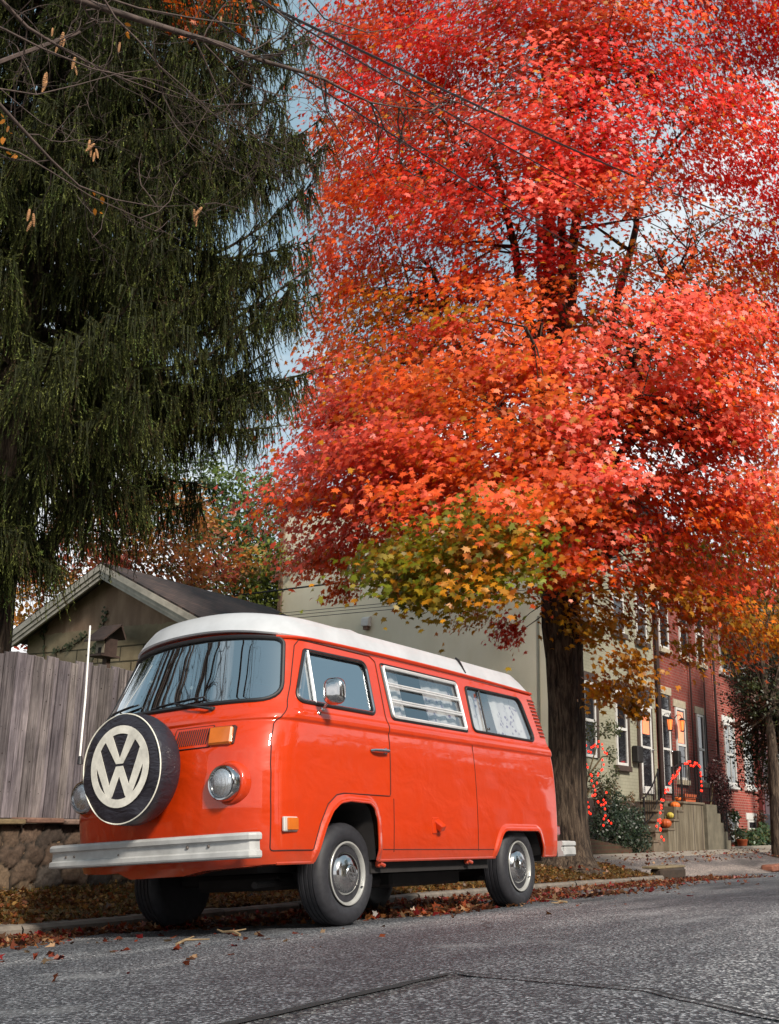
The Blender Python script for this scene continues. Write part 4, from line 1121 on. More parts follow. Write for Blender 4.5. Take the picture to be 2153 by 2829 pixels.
def window(parent, x0, x1, z0, z1, frame, glass_, lintel=None, sill=None, rec=.10, mull=0, reveal=None, proud=.02):
    w_ = MB(); y1 = FY-.004
    fw = .055
    w_.box((x0, y1-.035, z0), (x0+fw, FY+.02, z1)); w_.box((x1-fw, y1-.035, z0), (x1, FY+.02, z1)); w_.box((x0+fw, y1-.035, z1-fw), (x1-fw, FY+.02, z1)); w_.box((x0+fw, y1-.035, z0), (x1-fw, FY+.02, z0+fw))
    zm = z0+(z1-z0)*.48; w_.box((x0+fw, y1-.045, zm-.03), (x1-fw, FY+.02, zm+.03))
    for k_ in range(mull):
        xx = x0+fw+(x1-x0-2*fw)*(k_+1)/(mull+1); w_.box((xx-.012, y1-.030, z0+fw), (xx+.012, FY+.01, z1-fw))
        zz_ = z0+fw+(z1-z0-2*fw)*(k_+1.0)/(mull+1)*.5+.8; w_.box((x0+fw, y1-.028, zz_-.012), (x1-fw, FY+.01, zz_+.012))
    wo = w_.build('window', frame, parent)
    MB().box((x0+fw*.6, y1-.012, z0+fw*.6), (x1-fw*.6, FY+.015, z1-fw*.6)).build('pane', glass_, wo)
    if lintel: MB().box((x0-.12, FY-.03, z1+.012), (x1+.12, FY+.05, z1+.20), bev=.006).build('lintel', lintel, wo)
    if sill: MB().box((x0-.10, FY-.09, z0-.13), (x1+.10, FY+.05, z0-.006), bev=.008).build('sill', sill, wo)
    if reveal:
        MB().box((x1+.003, FY-.05, z0), (x1+.13, FY+.03, z1+.02)).build('shutter_frame', reveal, wo)
    return wo
def house(name, label, x0, x1, top, mat, base=None, basemat=None, depth=8):
    h_ = empty(name, (x0, FY, 0)); h_.location = (0, 0, 0); tag(h_, label, 'house', 'attached row houses')
    MB().box((x0, FY, -.2), (x1-.003, FY+depth, top)).build('wall', mat, h_)
    c_ = MB(); c_.box((x0-.02, FY-.32, top-.02), (x1-.005, FY+.1, top+.16)); c_.box((x0, FY-.18, top-.26), (x1-.008, FY+.0, top-.02)); c_.build('cornice', maroon if mat is not paintbrick else brown, h_)
    MB().box((x0, FY+.1, top+.001), (x1-.004, FY+depth, top+.12)).build('roof', dark_metal, h_)
    if base: MB().box((x0+.003, FY-.02, -.1), (x1-.01, FY+.05, base)).build('foundation', basemat, h_)
    return h_
A = house('row_house', 'pale green-painted corner house with a blank cream gable wall, behind the maple', 15.17, 19.88, 8.15, paintbrick, 1.12, brown)
# gable end
gb = MB(); gb.add([(15.165, 5.0, -.1), (15.165, 13.0, -.1), (15.165, 13.0, 8.0), (15.165, 5.0, 8.35)], [(0, 1, 2, 3)[::-1]]); gb.add([(15.165, 13.0, -.1), (19, 13.002, -.1), (19, 13.002, 8.1), (15.165, 13.0, 8.0)], [(0, 1, 2, 3)[::-1]])
gb.build('gable_wall', stucco, A)
MB().box((15.10, 12.93, -.1), (15.16, 13.03, 8.0)).build('corner_trim', simple('corner_trim', (.20, .13, .09), .8), A)
MB().box((15.08, 4.98, 8.3), (19, 13.05, 8.42)).build('parapet', brown, A)
MB().box((15.145, 5.84, .2), (15.163, 5.88, 4.9)).build('conduit', simple('conduit', (.22, .22, .17), .7), A)
vt = MB(); vt.box((15.02, 10.20, 4.99), (15.16, 10.40, 5.10)); vt.prism([(15.16, 5.095), (15.02, 5.095), (15.03, 5.16), (15.09, 5.21), (15.16, 5.22)], 10.2, 10.4, 'XZ'); vt.build('vent_hood', white_t, A, 35)
MB().box((15.05, 10.24, 4.90), (15.14, 10.36, 4.985)).build('vent_outlet', simple('vent_dark', (.18, .10, .07), .7), A)
window(A, 15.42, 16.05, 1.95, 3.52, white_t, dglass, brown, None, reveal=brown)
window(A, 17.22, 17.86, 1.87, 3.52, white_t, dglass, brown, brown, reveal=brown)
for x0_, x1_ in ((15.45, 16.1), (17.2, 17.9), (18.7, 19.4)): window(A, x0_, x1_, 4.85, 6.5, white_t, dglass, brown, brown)
def storm_door(parent, x0, x1, z0, z1, zt, lit=None, lx=(0, 0)):
    d_ = MB(); y = FY-.05; fw = .085
    d_.box((x0, y, z0), (x0+fw, FY-.01, z1)); d_.box((x1-fw, y, z0), (x1, FY-.01, z1)); d_.box((x0+fw, y, z1-fw*1.2), (x1-fw, FY-.01, z1)); d_.box((x0+fw, y, z0), (x1-fw, FY-.01, z0+.16)); d_.box((x0+fw, y, z0+1.02), (x1-fw, FY-.01, z0+1.07))
    dd = d_.build('door', white_t, parent)
    MB().box((x0+fw*.7, y+.012, z0+.1), (x1-fw*.7, FY-.012, z1-.05)).build('pane', dglass, dd)
    if lit: MB().box((x0+fw+.06, y+.004, z0+1.35), (x1-fw-.08, y+.011, z1-.22)).build('lit_pane', lit, dd)
    MB().sphere((x1-fw*.5, y-.03, z0+1.0), .03).build('handle', chrome, dd, 60)
    MB().box((x0-.06, FY-.03, z1+.02), (x1+.06, FY+.02, zt)).build('transom', dglass, parent)
    MB().box((x0-.07, FY-.055, z1), (x1+.07, FY-.0, z1+.05)).build('transom_bar', white_t, parent)
    MB().box((x0-.16, FY-.06, zt+.012), (x1+.16, FY+.02, zt+.21), bev=.006).build('lintel', lint, parent)
    MB().box((x0-.13, FY-.04, z0-.13), (x0-.005, FY+.01, zt)).build('door_jamb', brown, parent); MB().box((x1+.005, FY-.04, z0-.13), (x1+.12, FY+.01, zt)).build('door_jamb', brown, parent)
storm_door(A, 18.68, 19.42, 1.31, 3.29, 3.72, warm)
mbx = MB(); mbx.box((18.16, FY-.16, 1.97), (18.50, FY-.01, 2.34), bev=.02); o = mbx.build('mailbox', dark_metal, None, 35); tag(o, 'black wall mailbox left of the first white storm door', 'mailbox', 'wall mailboxes')
B = house('row_house', 'dark red brick house between the two downspouts, with lit lanterns by its white door', 19.88, 24.62, 8.05, brick1)
storm_door(B, 20.12, 20.78, 1.36, 3.30, 3.72, None)
window(B, 21.30, 22.00, 1.72, 3.50, white_t, dglass, lint, lint, reveal=brown)
MB().box((21.37, FY-.044, 2.62), (21.80, FY-.040, 3.40)).build('lit_pane', warm, B)
window(B, 23.00, 23.55, 1.72, 3.48, white_t, dglass, lint, lint, reveal=brown)
for x0_, x1_ in ((20.3, 21.0), (21.9, 22.6), (23.3, 23.95)): window(B, x0_, x1_, 4.9, 6.55, white_t, dglass, lint, lint)
mbx = MB(); mbx.box((20.98, FY-.16, 1.97), (21.18, FY-.01, 2.40), bev=.02); o = mbx.build('mailbox', dark_metal, None, 35); tag(o, 'black wall mailbox right of the second white storm door', 'mailbox', 'wall mailboxes')
Cc = house('row_house', 'bright red brick house with white lintels and small white basement windows', 24.62, 28.62, 7.95, brick2)
window(Cc, 25.45, 26.45, 1.76, 3.46, white_t, refl, white_t, white_t, mull=1); window(Cc, 27.35, 28.25, 1.76, 3.46, white_t, refl, white_t, white_t, mull=1)
window(Cc, 25.45, 26.45, 4.95, 6.6, white_t, refl, white_t, white_t); window(Cc, 27.35, 28.25, 4.95, 6.6, white_t, refl, white_t, white_t)
for x0_ in (25.42, 27.35): window(Cc, x0_, x0_+.85, .32, .80, white_t, dglass, white_t, white_t)
D = house('row_house', 'house with dark maroon recessed entry and white windows at the end of the row', 28.62, 33.4, 7.9, brick1)
MB().box((28.75, FY-.12, .95), (29.7, FY-.01, 3.9)).build('door_surround', maroon, D); MB().box((28.95, FY-.14, 1.0), (29.5, FY-.125, 3.2)).build('door', simple('maroon_door', (.05, .02, .025), .5), D)
MB().box((29.95, FY-.2, .8), (30.25, FY-.01, 4.0)).build('pilaster', maroon, D)
window(D, 30.6, 31.5, 1.6, 3.7, white_t, refl, white_t, white_t); window(D, 30.2, 31.1, 4.9, 6.6, white_t, refl, white_t, white_t); window(D, 32.1, 33.0, 1.6, 3.7, white_t, refl, white_t, white_t)
E5 = house('row_house', 'brick house at the far right end, mostly hidden by the dark tree', 33.4, 44, 7.7, brick1)
for x0_ in (34, 36, 38, 40): window(E5, x0_, x0_+.9, 1.6, 3.6, white_t, refl, white_t, white_t); window(E5, x0_, x0_+.9, 4.9, 6.6, white_t, refl, white_t, white_t)
for x_, z0_, r_, lab in ((19.93, .9, .055, B), (22.45, 1.2, .022, B), (24.60, .3, .035, Cc), (23.62, 1.0, .018, B)):
    MB().tube([(x_, FY-.08, z0_), (x_, FY-.08, 7.8)], r_, 8).build('downspout', simple('downspout', (.035, .018, .016), .5, .2), lab)
# foundation of the stoop side wall etc.
stone = simple('stoop_stone', (.13, .10, .07), .9, 0, .4, 3, bmp=.4, bscale=30)
stc, nt, b_, out = new_mat('stoop_concrete'); setp(b_, rough=.93)
f = noise(nt, coords(nt, (4.5, 1, .5)), 2.2, 6, .65); nt.links.new(ramp(nt, f, [(.28, (.045, .034, .022)), (.5, (.13, .105, .07)), (.72, (.23, .20, .15))]), b_.inputs[0]); bump(nt, b_, noise(nt, coords(nt), 30, 4), .4, .01)
stp = empty('stone_stoop', (18.6, 4.6, 0)); stp.location = (0, 0, 0); tag(stp, 'raised stone landing with stained side wall and steps up to the two storm doors', 'stoop')
MB().box((19.19, 4.202, .0), (20.66, FY-.07, 1.10)).build('landing', stc, stp); MB().box((18.55, 4.55, 1.02), (20.70, FY-.065, 1.152)).build('landing_slab', stone, stp)
MB().box((18.62, 4.22, .0), (19.19, 4.5, 1.02)).build('landing_side', stc, stp)
xr_ = [17.42, 17.70, 17.98, 18.26, 18.54]; zt_l = [.30, .51, .73, .94, 1.15]
for k in range(5):
    s_ = MB(); s_.box((xr_[k], 4.52-.10*(4-k)*.55, .02), (18.62, FY-.03, zt_l[k]-.045)); s_.box((xr_[k]-.03, 4.50-.10*(4-k)*.55, zt_l[k]-.044), (xr_[k]+.34, FY-.03, zt_l[k]), bev=.006); s_.build('step', stone, stp)
for x0_, x1_, zt3 in ((18.09, 18.50, .55), (18.50, 18.81, .75), (18.81, 19.18, .955)):
    MB().box((x0_, 4.2, .03), (x1_, 4.48, zt3-.045)).build('cheek_block', stc, stp); MB().box((x0_-.03, 4.18, zt3-.044), (x1_, 4.49, zt3), bev=.006).build('cheek_cap', stone, stp)
MB().box((19.15, 4.17, 1.10), (20.72, 4.50, 1.15), bev=.008).build('side_cap', stone, stp)
for x_ in (19.90, 20.52): MB().box((x_-.014, 4.196, .05), (x_+.014, 4.203, 1.09)).build('wall_joint', brown, stp)
st2 = empty('concrete_steps', (21.5, 4.6, 0)); st2.location = (0, 0, 0); tag(st2, 'grey concrete steps descending to the right beside the stone landing', 'steps')
pr2 = [(20.92, .04), (22.78, .04), (22.80, .28), (22.55, .28), (22.55, .49), (22.27, .49), (22.27, .70), (22.02, .70), (22.02, .92), (21.76, .92), (21.76, 1.12), (20.92, 1.12)]
MB().prism(pr2, 4.2, 4.92, 'XZ').build('step_block', simple('step_concrete', (.12, .105, .075), .92, 0, .3, 4, bmp=.4, bscale=25), st2, None, True)
# iron railings
iron = simple('black_iron', (.012, .010, .012), .5, .4, .2, 20)
def railing(label, pts, post_idx, nb, yb=4.3, grp='iron railings on the steps'):
    r_ = empty('iron_railing', pts[0]); r_.location = (0, 0, 0); tag(r_, label, 'railing', grp)
    MB().tube([(x_, yb, z_) for x_, zb_, z_ in pts], .018, 6).build('handrail', iron, r_)
    MB().tube([(x_, yb, zb_+.10) for x_, zb_, z_ in pts], .012, 6).build('bottom_rail', iron, r_)
    xs_ = np.array([p[0] for p in pts]); 
    for xx in np.linspace(pts[0][0]+.06, pts[-1][0]-.06, nb):
        zt3 = float(np.interp(xx, xs_, [p[2] for p in pts])); zb3 = float(np.interp(xx, xs_, [p[1] for p in pts]))
        MB().tube([(xx, yb, zb3+.10), (xx, yb, zt3)], .008, 5).build('baluster', iron, r_)
    for i_ in post_idx:
        x_, zb_, z_ = pts[i_]; MB().tube([(x_, yb, zb_), (x_, yb, z_+.05)], .022, 6).build('post', iron, r_)
    return r_
railing('black iron handrail climbing the stone steps, wrapped in red lights', [(17.62, .50, 1.15), (18.2, .73, 1.45), (18.62, 1.15, 1.80)], (0, 2), 7, 4.56)
railing('black iron railing on the landing in front of the two storm doors', [(18.70, 1.15, 1.85), (19.3, 1.15, 2.00), (20.6, 1.15, 2.0)], (0, 1, 2), 15, 4.26)
railing('black iron railing descending the concrete steps on the right', [(20.75, 1.12, 1.78), (21.7, 1.12, 1.74), (22.75, .30, 1.15)], (0, 2), 18, 4.26)
lampr = m_emit('lantern_glow', (1, .33, .08), 9)
for x_, y_, z_, lab in ((20.32, 4.80, 3.0, 'lit wall lantern beside the second white storm door'), (21.22, 4.80, 3.05, 'lit wall lantern in front of the first brick house window')):
    l_ = empty('wall_lantern', (x_, y_, z_)); tag(l_, lab, 'lantern', 'lit wall lanterns')
    MB().lathe([(.17, .01), (.16, .035), (.11, .085), (.10, .09)], 'Z', (0, 0, 0), 8).build('cap', iron, l_); MB().lathe([(-.18, .02), (-.17, .05), (-.15, .055)], 'Z', (0, 0, 0), 8).build('base', iron, l_)
    f_ = MB(); 
    for k in range(6):
        a_ = PI*k/3; f_.tube([(.055*math.cos(a_), .055*math.sin(a_), -.16), (.083*math.cos(a_), .083*math.sin(a_), .11)], .005, 4)
    f_.build('cage', iron, l_); MB().sphere((0, 0, -.02), .035, sq=(1, 1, 1.8)).build('bulb', lampr, l_)
    gl = m_emit('lantern_glass', (.9, .20, .05), .8) if 'lantern_glass' not in bpy.data.materials else bpy.data.materials['lantern_glass']
    MB().lathe([(-.14, .045), (.10, .07)], 'Z', (0, 0, 0), 8).build('glass', gl, l_)
    MB().tube([(0, 0, .17), (0, .03, .24), (0, .12, .24), (0, .19, .16)], .01, 6).build('bracket', iron, l_)
# pumpkins, planter, pots
pumpk = simple('pumpkin_skin', (.62, .13, .015), .5, 0, .2, 10); stemm = simple('pumpkin_stem', (.10, .09, .03), .8)
for x_, z_, r_, lab, c3_ in ((19.20, 1.15, .075, 'small orange pumpkin on the landing edge', pumpk), (18.98, .956, .115, 'orange pumpkin on the highest ledge of the steps', pumpk), (18.66, .751, .10, 'pale yellow-green gourd on the middle ledge of the steps', simple('gourd', (.45, .36, .06), .5)), (18.30, .551, .13, 'dark orange pumpkin on the lowest ledge of the steps', simple('dark_pumpkin', (.38, .07, .012), .5))):
    p_ = empty('pumpkin', (x_, 4.32, z_)); tag(p_, lab, 'pumpkin', 'pumpkins on the steps')
    b3 = MB(); n_ = 40; VV = []
    for i in range(9):
        ph_ = PI*i/8
        for k in range(n_):
            th = 2*PI*k/n_; rr_ = r_*math.sin(ph_)*(1-.10*abs(math.sin(th*5))); VV.append((rr_*math.cos(th), rr_*math.sin(th), r_*.82*(1+math.cos(ph_)*(1 if ph_ > 1 else .9))))
    b3.add(VV, [(i*n_+k, (i+1)*n_+k, (i+1)*n_+(k+1) % n_, i*n_+(k+1) % n_) for i in range(8) for k in range(n_)]); b3.build('flesh', c3_, p_, 60)
    MB().tube([(0, 0, r_*1.5), (.01, 0, r_*1.8), (.03, .01, r_*2.0)], [.016, .012, .014], 6).build('stem', stemm, p_)
o = MB().prism([(19.72, 1.152), (20.42, 1.152), (20.52, 1.33), (19.64, 1.33)], 4.30, 4.48, 'XZ').build('planter_box', simple('terracotta', (.42, .09, .03), .8, 0, .2, 8), None, None, True); tag(o, 'long terracotta planter box on the landing', 'planter')
o = MB().lathe([(0, .10), (.2, .14), (.21, .15), (.24, .15), (.241, .12)], 'Z', (24.9, 4.5, .05), 16).build('flower_pot', MATS['terracotta'], None, 40); tag(o, 'small terracotta pot on the ground before the bright brick house', 'flower pot')
# grey utility box, low walls
o = MB().box((28.5, 4.3, .1), (29.9, 4.85, 1.0), bev=.03).build('utility_box', simple('utility_grey', (.10, .11, .14), .5, .2, .15), None, 30); tag(o, 'blue-grey metal utility box at the right end of the brick houses', 'utility box')
lw = empty('low_wall', (25, 4.35, 0)); lw.location = (0, 0, 0); tag(lw, 'low concrete edging in front of the bright brick house', 'low wall')
MB().box((23.2, 4.28, -.02), (28.4, 4.42, .12), bev=.01).build('edging', side, lw)
bw_ = empty('brick_planter_wall', (13.2, 4.2, 0)); bw_.location = (0, 0, 0); tag(bw_, 'low mossy brick retaining wall at the foot of the shrubs, behind the maple trunk', 'brick wall')
MB().add([(12.0, 4.2, -.05), (15.9, 4.2, -.05), (15.9, 4.2, .16), (13.4, 4.2, .38), (12.0, 4.2, .42), (12.0, 4.42, -.05), (15.9, 4.42, -.05), (15.9, 4.42, .16), (13.4, 4.42, .38), (12.0, 4.42, .42)], [(0, 1, 2, 3, 4), (4, 3, 8, 9), (3, 2, 7, 8), (1, 6, 7, 2), (5, 9, 8, 7, 6), (0, 4, 9, 5)]).build('brickwork', m_brick('mossy_brick', (.07, .032, .018), (.045, .022, .014), (.045, .042, .022)), bw_)
bedz = lambda x, y: np.interp(x, [12, 13.4, 15.9, 17.3], [.40, .36, .14, .06])+.0*y
grid('planting_bed', np.linspace(12, 17.3, 14), np.linspace(4.40, 5.0, 4), bedz, soil)

# ================================================================= cables
cabm = simple('cable_black', (.012, .012, .016), .5)
def cable(label, a_, b_, r_, sag=.3, grp=None, n=24, cat_='cable'):
    a_ = np.array(a_); b_ = np.array(b_); pts = [tuple(a_+(b_-a_)*k/n-np.array([0, 0, sag*4*(k/n)*(1-k/n)])) for k in range(n+1)]
    o_ = MB().tube(pts, r_, 5).build('overhead_cable', cabm); tag(o_, label, cat_, grp); return o_
# ================================================================= unseen other side of the street, houses added for the van to reflect
def added_house(x0, x1, top, mat, label, wins):
    h_ = empty('row_house', (x0, -15, 0)); h_.location = (0, 0, 0); tag(h_, label, 'house')
    MB().box((x0, -24, -.3), (x1, -15, top)).build('wall', mat, h_)
    MB().prism([(-24.4, top), (-14.6, top), (-19.5, top+2.2)], x0-.3, x1+.3, 'YZ').build('roof', shing, h_, None, True)
    for x_ in wins:
        for z_ in (1.2, 4.2):
            o_ = MB().box((x_, -15.0, z_), (x_+1.0, -14.93, z_+1.6)).build('window', white_t, h_); MB().box((x_+.08, -14.94, z_+.08), (x_+.92, -14.90, z_+1.52)).build('pane', dglass, o_)
    return h_
added_house(-14, -3, 6.2, m_brick('opposite_brick', (.22, .07, .045), (.16, .05, .035), (.24, .17, .14)), 'added brick house across the street, behind the camera, only there to be reflected', (-12.5, -10, -7, -5))
added_house(4, 17, 6.8, stucco, 'added pale rendered house across the street, out of view, only there to be reflected', (5.5, 8.5, 12, 14.5))
MB().add([(-60, -60, -.02), (90, -60, -.02), (90, -11.9, -.02), (-60, -11.9, -.02)], [(0, 1, 2, 3)]).build('lawn', simple('opposite_lawn', (.06, .08, .02), .95, 0, .3, 3))['kind'] = 'structure'
added_house(24, 36, 6.4, brick2, 'added red brick house across the street far to the right, only there to be reflected', (25.5, 28.5, 31, 33.5))

# ================================================================= trees
def unit(v): return v/np.maximum(np.linalg.norm(v, axis=-1, keepdims=True), 1e-9)
MAPLE = np.array([(0, 0), (.10, .10), (.44, -.02), (.33, .20), (.62, .42), (.33, .45), (.30, .60), (.13, .55), (0, 1.0), (-.13, .55), (-.30, .60), (-.33, .45), (-.62, .42), (-.33, .20), (-.44, -.02), (-.10, .10)])
MAPLE_S = np.array([(0, 0), (.42, .0), (.28, .22), (.58, .42), (.22, .52), (0, 1.0), (-.22, .52), (-.58, .42), (-.28, .22), (-.42, .0)])
OVAL = np.array([(0, 0), (.26, .3), (.22, .7), (0, 1), (-.22, .7), (-.26, .3)])
def leaves(name, pos, size, nrm, tip, colr, shape, mat, parent=None, fold=.18, kind=None):
    """one leaf polygon per position; nrm leaf normal, tip the tip direction"""
    n = len(pos); nrm = unit(nrm); tip = tip-nrm*(tip*nrm).sum(1, keepdims=True); tip = unit(tip); sidev = np.cross(tip, nrm)
    k = len(shape)
    u_ = shape[:, 0][None, :, None]; v_ = shape[:, 1][None, :, None]
    zz = (-fold*np.abs(shape[:, 0])-.10*shape[:, 1]**2)[None, :, None]
    s_ = size[:, None, None]
    V_ = pos[:, None, :]+s_*(u_*sidev[:, None, :]+v_*tip[:, None, :]+zz*nrm[:, None, :])
    F_ = np.arange(n*k).reshape(n, k)
    c_ = np.repeat(np.clip(colr, 0, 1), k, axis=0)
    o = mesh_uniform(name, V_.reshape(-1, 3), F_, mat, parent, False, c_)
    if kind: o['kind'] = kind
    return o
leafm = m_leaf('leaf_autumn', .42, .42, .5)
bark, nt, b_, out = new_mat('bark'); setp(b_, rough=.95, spec=.25)
f = noise(nt, coords(nt, (11, 11, 1.6)), 1.6, 8, .7, .6); nt.links.new(ramp(nt, f, [(.36, (.009, .006, .005)), (.48, (.048, .033, .024)), (.66, (.15, .11, .078))]), b_.inputs[0]); bump(nt, b_, f, 1.0, .06)
def branch(mb, a_, b_, r0, r1, wob=.06, n=7, sides=7, up=0.0, r_=None):
    a_, b_ = np.array(a_, float), np.array(b_, float); L_ = np.linalg.norm(b_-a_); pts = []
    off = np.zeros(3)
    for i in range(n+1):
        t = i/n; off = off+np.random.default_rng(int(abs(a_.sum()*1000))+i).normal(0, wob*L_/n, 3) if i not in (0, n) else off*0
        pts.append(a_+(b_-a_)*t+off+np.array([0, 0, up*L_*math.sin(PI*t)]))
    rr_ = [r0+(r1-r0)*i/n for i in range(n+1)]
    mb.tube([tuple(p) for p in pts], rr_, sides); return pts

# ---------------- the red maple
maple = empty('maple_tree', (9.9, 2.95, -.15)); tag(maple, 'large maple in blazing red and orange autumn leaves standing behind the van', 'tree'); maple.location = (0, 0, 0)
MX, MY = 9.9, 2.95
tr = MB(); n_ = 22; VV = []
lv_ = [(-.25, .78), (-.12, .62), (0, .46), (.15, .375), (.4, .325), (.9, .30), (1.6, .285), (2.4, .285), (3.1, .30), (3.6, .33), (4.1, .30), (4.6, .24), (5.2, .18)]
for i, (z, r) in enumerate(lv_):
    cx_ = MX+.02*math.sin(z*1.3)-.015*z; cy_ = MY+.02*math.cos(z*1.1)+.03*max(0, z-3)
    for k in range(n_):
        th = 2*PI*k/n_; rr_ = r*(1+.07*math.sin(5*th+z*.4)+(.22*max(0, math.sin(3*th+1.2))*max(0, .3-z)*2 if z < .3 else 0)+(.10*math.cos(2*th) if z > 3 else 0)); VV.append((cx_+rr_*math.cos(th), cy_+rr_*math.sin(th), z))
tr.add(VV, [(i*n_+k, i*n_+(k+1) % n_, (i+1)*n_+(k+1) % n_, (i+1)*n_+k) for i in range(len(lv_)-1) for k in range(n_)])
tr.build('trunk', bark, maple, 60)
